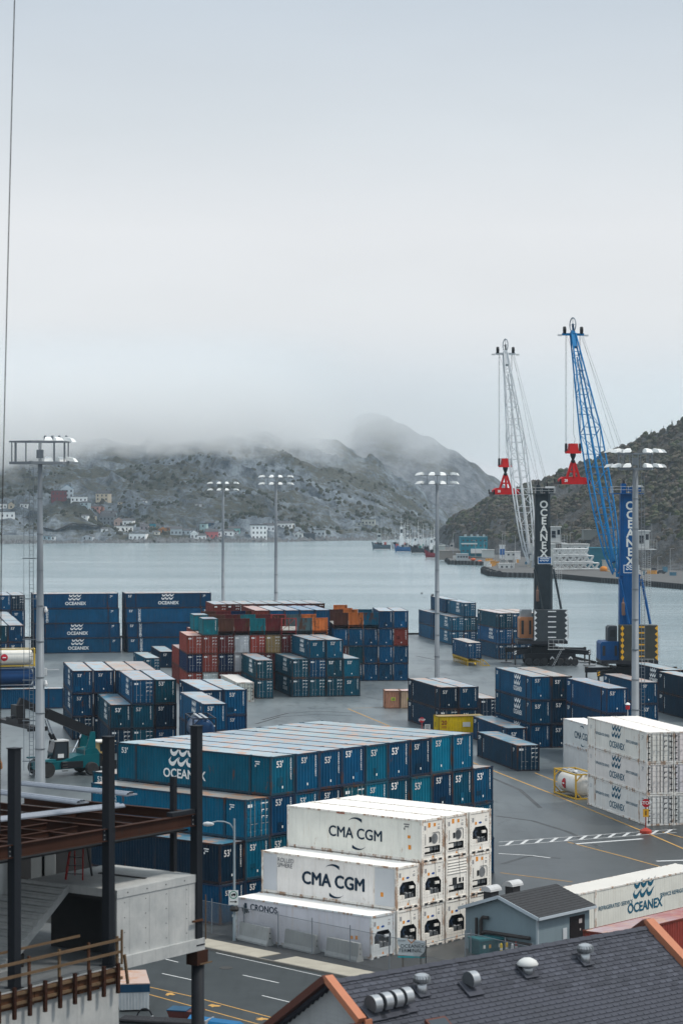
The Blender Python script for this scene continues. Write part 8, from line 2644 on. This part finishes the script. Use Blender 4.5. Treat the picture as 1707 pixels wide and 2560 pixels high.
# ---- things on the street below
scn = thing('site_cabin', 'white and blue site cabin with rusty roof on the street', 'cabin', G(300, 2530), math.radians(8))
om('wall', MB().box(0, 0, 0.1, 1.75, 4, 1.15), scn, (0.50, 0.54, 0.56))
for k in range(9):
    om('rib', MB().box(0.1 + k * 0.19, -0.03, 0.12, 0.16 + k * 0.19, 0, 1.12), scn, (0.55, 0.58, 0.60))
om('band', MB().box(-0.03, -0.04, 1.15, 1.78, 4.03, 1.62), scn, (0.012, 0.05, 0.10))
ob('roof', MB().box(-0.03, -0.04, 1.62, 1.78, 4.03, 1.68).mesh('roof', M_ROOF), scn, col=(0.5, 0.36, 0.30))
pl_ = thing('pipe_pile', 'pile of dark steel pipes on the street below the deck', 'pipes', G(300, 2566), math.radians(-14))
for k in range(9):
    om('pipe', MB().tube((0, 0.28 * (k % 5), 0.13 + 0.24 * (k // 5)), (4.6, 0.28 * (k % 5) - 0.1, 0.13 + 0.24 * (k // 5)), 0.12, n=10), pl_, (0.03, 0.03, 0.033))
bl = thing('covered_bundle', 'bright blue tarpaulin bundle on the street', 'bundle', G(545, 2572), math.radians(-20))
om('tarpaulin', MB().add([(-2.2, -0.6, 0), (1.6, -0.6, 0), (1.8, 0.6, 0), (-2.2, 0.7, 0), (-1.8, -0.2, 0.5), (1.2, -0.3, 0.4), (1.3, 0.3, 0.45), (-1.9, 0.4, 0.6)], [(0, 1, 5, 4), (1, 2, 6, 5), (2, 3, 7, 6), (3, 0, 4, 7), (4, 5, 6, 7)]), bl, (0.01, 0.13, 0.30))
om('strap', MB().box(-0.6, -0.63, 0, -0.5, 0.65, 0.53), bl, (0.3, 0.3, 0.3))
skp = thing('site_skip', 'rust red skip behind the pipe pile', 'skip', G(425, 2553), math.radians(-14))
om('bin', MB().prism([(0, 0, 0.1), (1.6, 0, 0.1), (1.8, 0, 0.6), (-0.2, 0, 0.6)], (0, 1.2, 0)), skp, (0.12, 0.04, 0.035))
om('bin_lid', MB().box(-0.2, -0.05, 0.61, 1.0, 1.2, 0.66), skp, (0.02, 0.08, 0.15))
hs = thing('hose_loop', 'black hose loop standing beside the site cabin', 'hose', G(362, 2545), 0.0)
om('hose', MB().path([(0.45 * math.cos(math.pi * i / 10), 0, 0.55 * math.sin(math.pi * i / 10)) for i in range(11)], 0.05, 6), hs, BLK)
om('coupling', MB().tube((0.45, 0, 0), (0.45, 0, 0.15), 0.07, n=8), hs, GAL)
# ---- cable hanging at the left
pts = []
for i in range(25):
    f_ = i / 24
    py = -120 + f_ * 2200
    px = 41 - 37 * min(1, (py + 120) / 1500) ** 0.92 - max(0, (py - 1380) / 700) * 3
    pts.append(P(px, py, 72.0 + 6 * f_))
tag(ob('guy_cable', MB().path(pts, 0.016, 6).mesh('guy_cable', M_RUBBER)), 'thin dark cable running down the left edge', 'cable')
# ================================================================ AIR
# even haze round the camera and the whole scene
hz, t, b = nodes_mat('haze_air')
t.nodes.remove(b)
pv = N(t, 'ShaderNodeVolumePrincipled')
pv.inputs['Color'].default_value = (0.70, 0.86, 1.0, 1)
pv.inputs['Density'].default_value = 0.00006
pv.inputs['Anisotropy'].default_value = 0.2
t.links.new(pv.outputs[0], t.nodes['Material Output'].inputs['Volume'])
o = ob('haze', MB().box(-1400, -60, -9.0, 1400, 3400, 178).mesh('haze', hz))
tag(o, 'thin pale haze over the harbour', 'haze', kind='stuff')
# low cloud lying on the far hill
fm, t, b = nodes_mat('fog_bank_cloud')
t.nodes.remove(b)
pv = N(t, 'ShaderNodeVolumePrincipled')
pv.inputs['Color'].default_value = (1.0, 1.0, 1.0, 1)
pv.inputs['Anisotropy'].default_value = 0.6
g_ = N(t, 'ShaderNodeNewGeometry')
sx = N(t, 'ShaderNodeSeparateXYZ')
t.links.new(g_.outputs['Position'], sx.inputs[0])
n1 = pos_noise(t, (0.0058, 0.0045, 0.013), 6, 0.62)
n2 = pos_noise(t, (0.0016, 0.0016, 0.004), 2, 0.5)
# cloud base rises and falls with the large noise; density grows with height above it
base = N(t, 'ShaderNodeMath', operation='MULTIPLY_ADD')
t.links.new(rng(t, n1, 0.25, 0.75, -1, 1), base.inputs[0])
base.inputs[1].default_value = 84.0
t.links.new(sx.outputs['Z'], base.inputs[2])
b2 = N(t, 'ShaderNodeMath', operation='MULTIPLY_ADD')
t.links.new(rng(t, n2, 0.3, 0.7, -1, 1), b2.inputs[0])
b2.inputs[1].default_value = 12.0
t.links.new(base.outputs[0], b2.inputs[2])
dn = rng(t, b2.outputs[0], 66.0, 98.0, 0.0, 1.0)
sq = N(t, 'ShaderNodeMath', operation='POWER')
t.links.new(dn, sq.inputs[0])
sq.inputs[1].default_value = 1.7
topf = mul(t, rng(t, sx.outputs['Z'], 105.0, 160.0, 1.0, 0.0), rng(t, sx.outputs['X'], -80.0, 15.0, 1.0, 0.14))
t.links.new(mul(t, mul(t, sq.outputs[0], topf), 0.022), pv.inputs['Density'])
t.links.new(pv.outputs[0], t.nodes['Material Output'].inputs['Volume'])
fm.cycles.volume_step_rate = 0.12
o = ob('fog_bank', MB().box(-900, 1760, 30, 520, 3300, 172).mesh('fog_bank', fm))
tag(o, 'low white cloud lying on the far hill', 'cloud', kind='stuff')
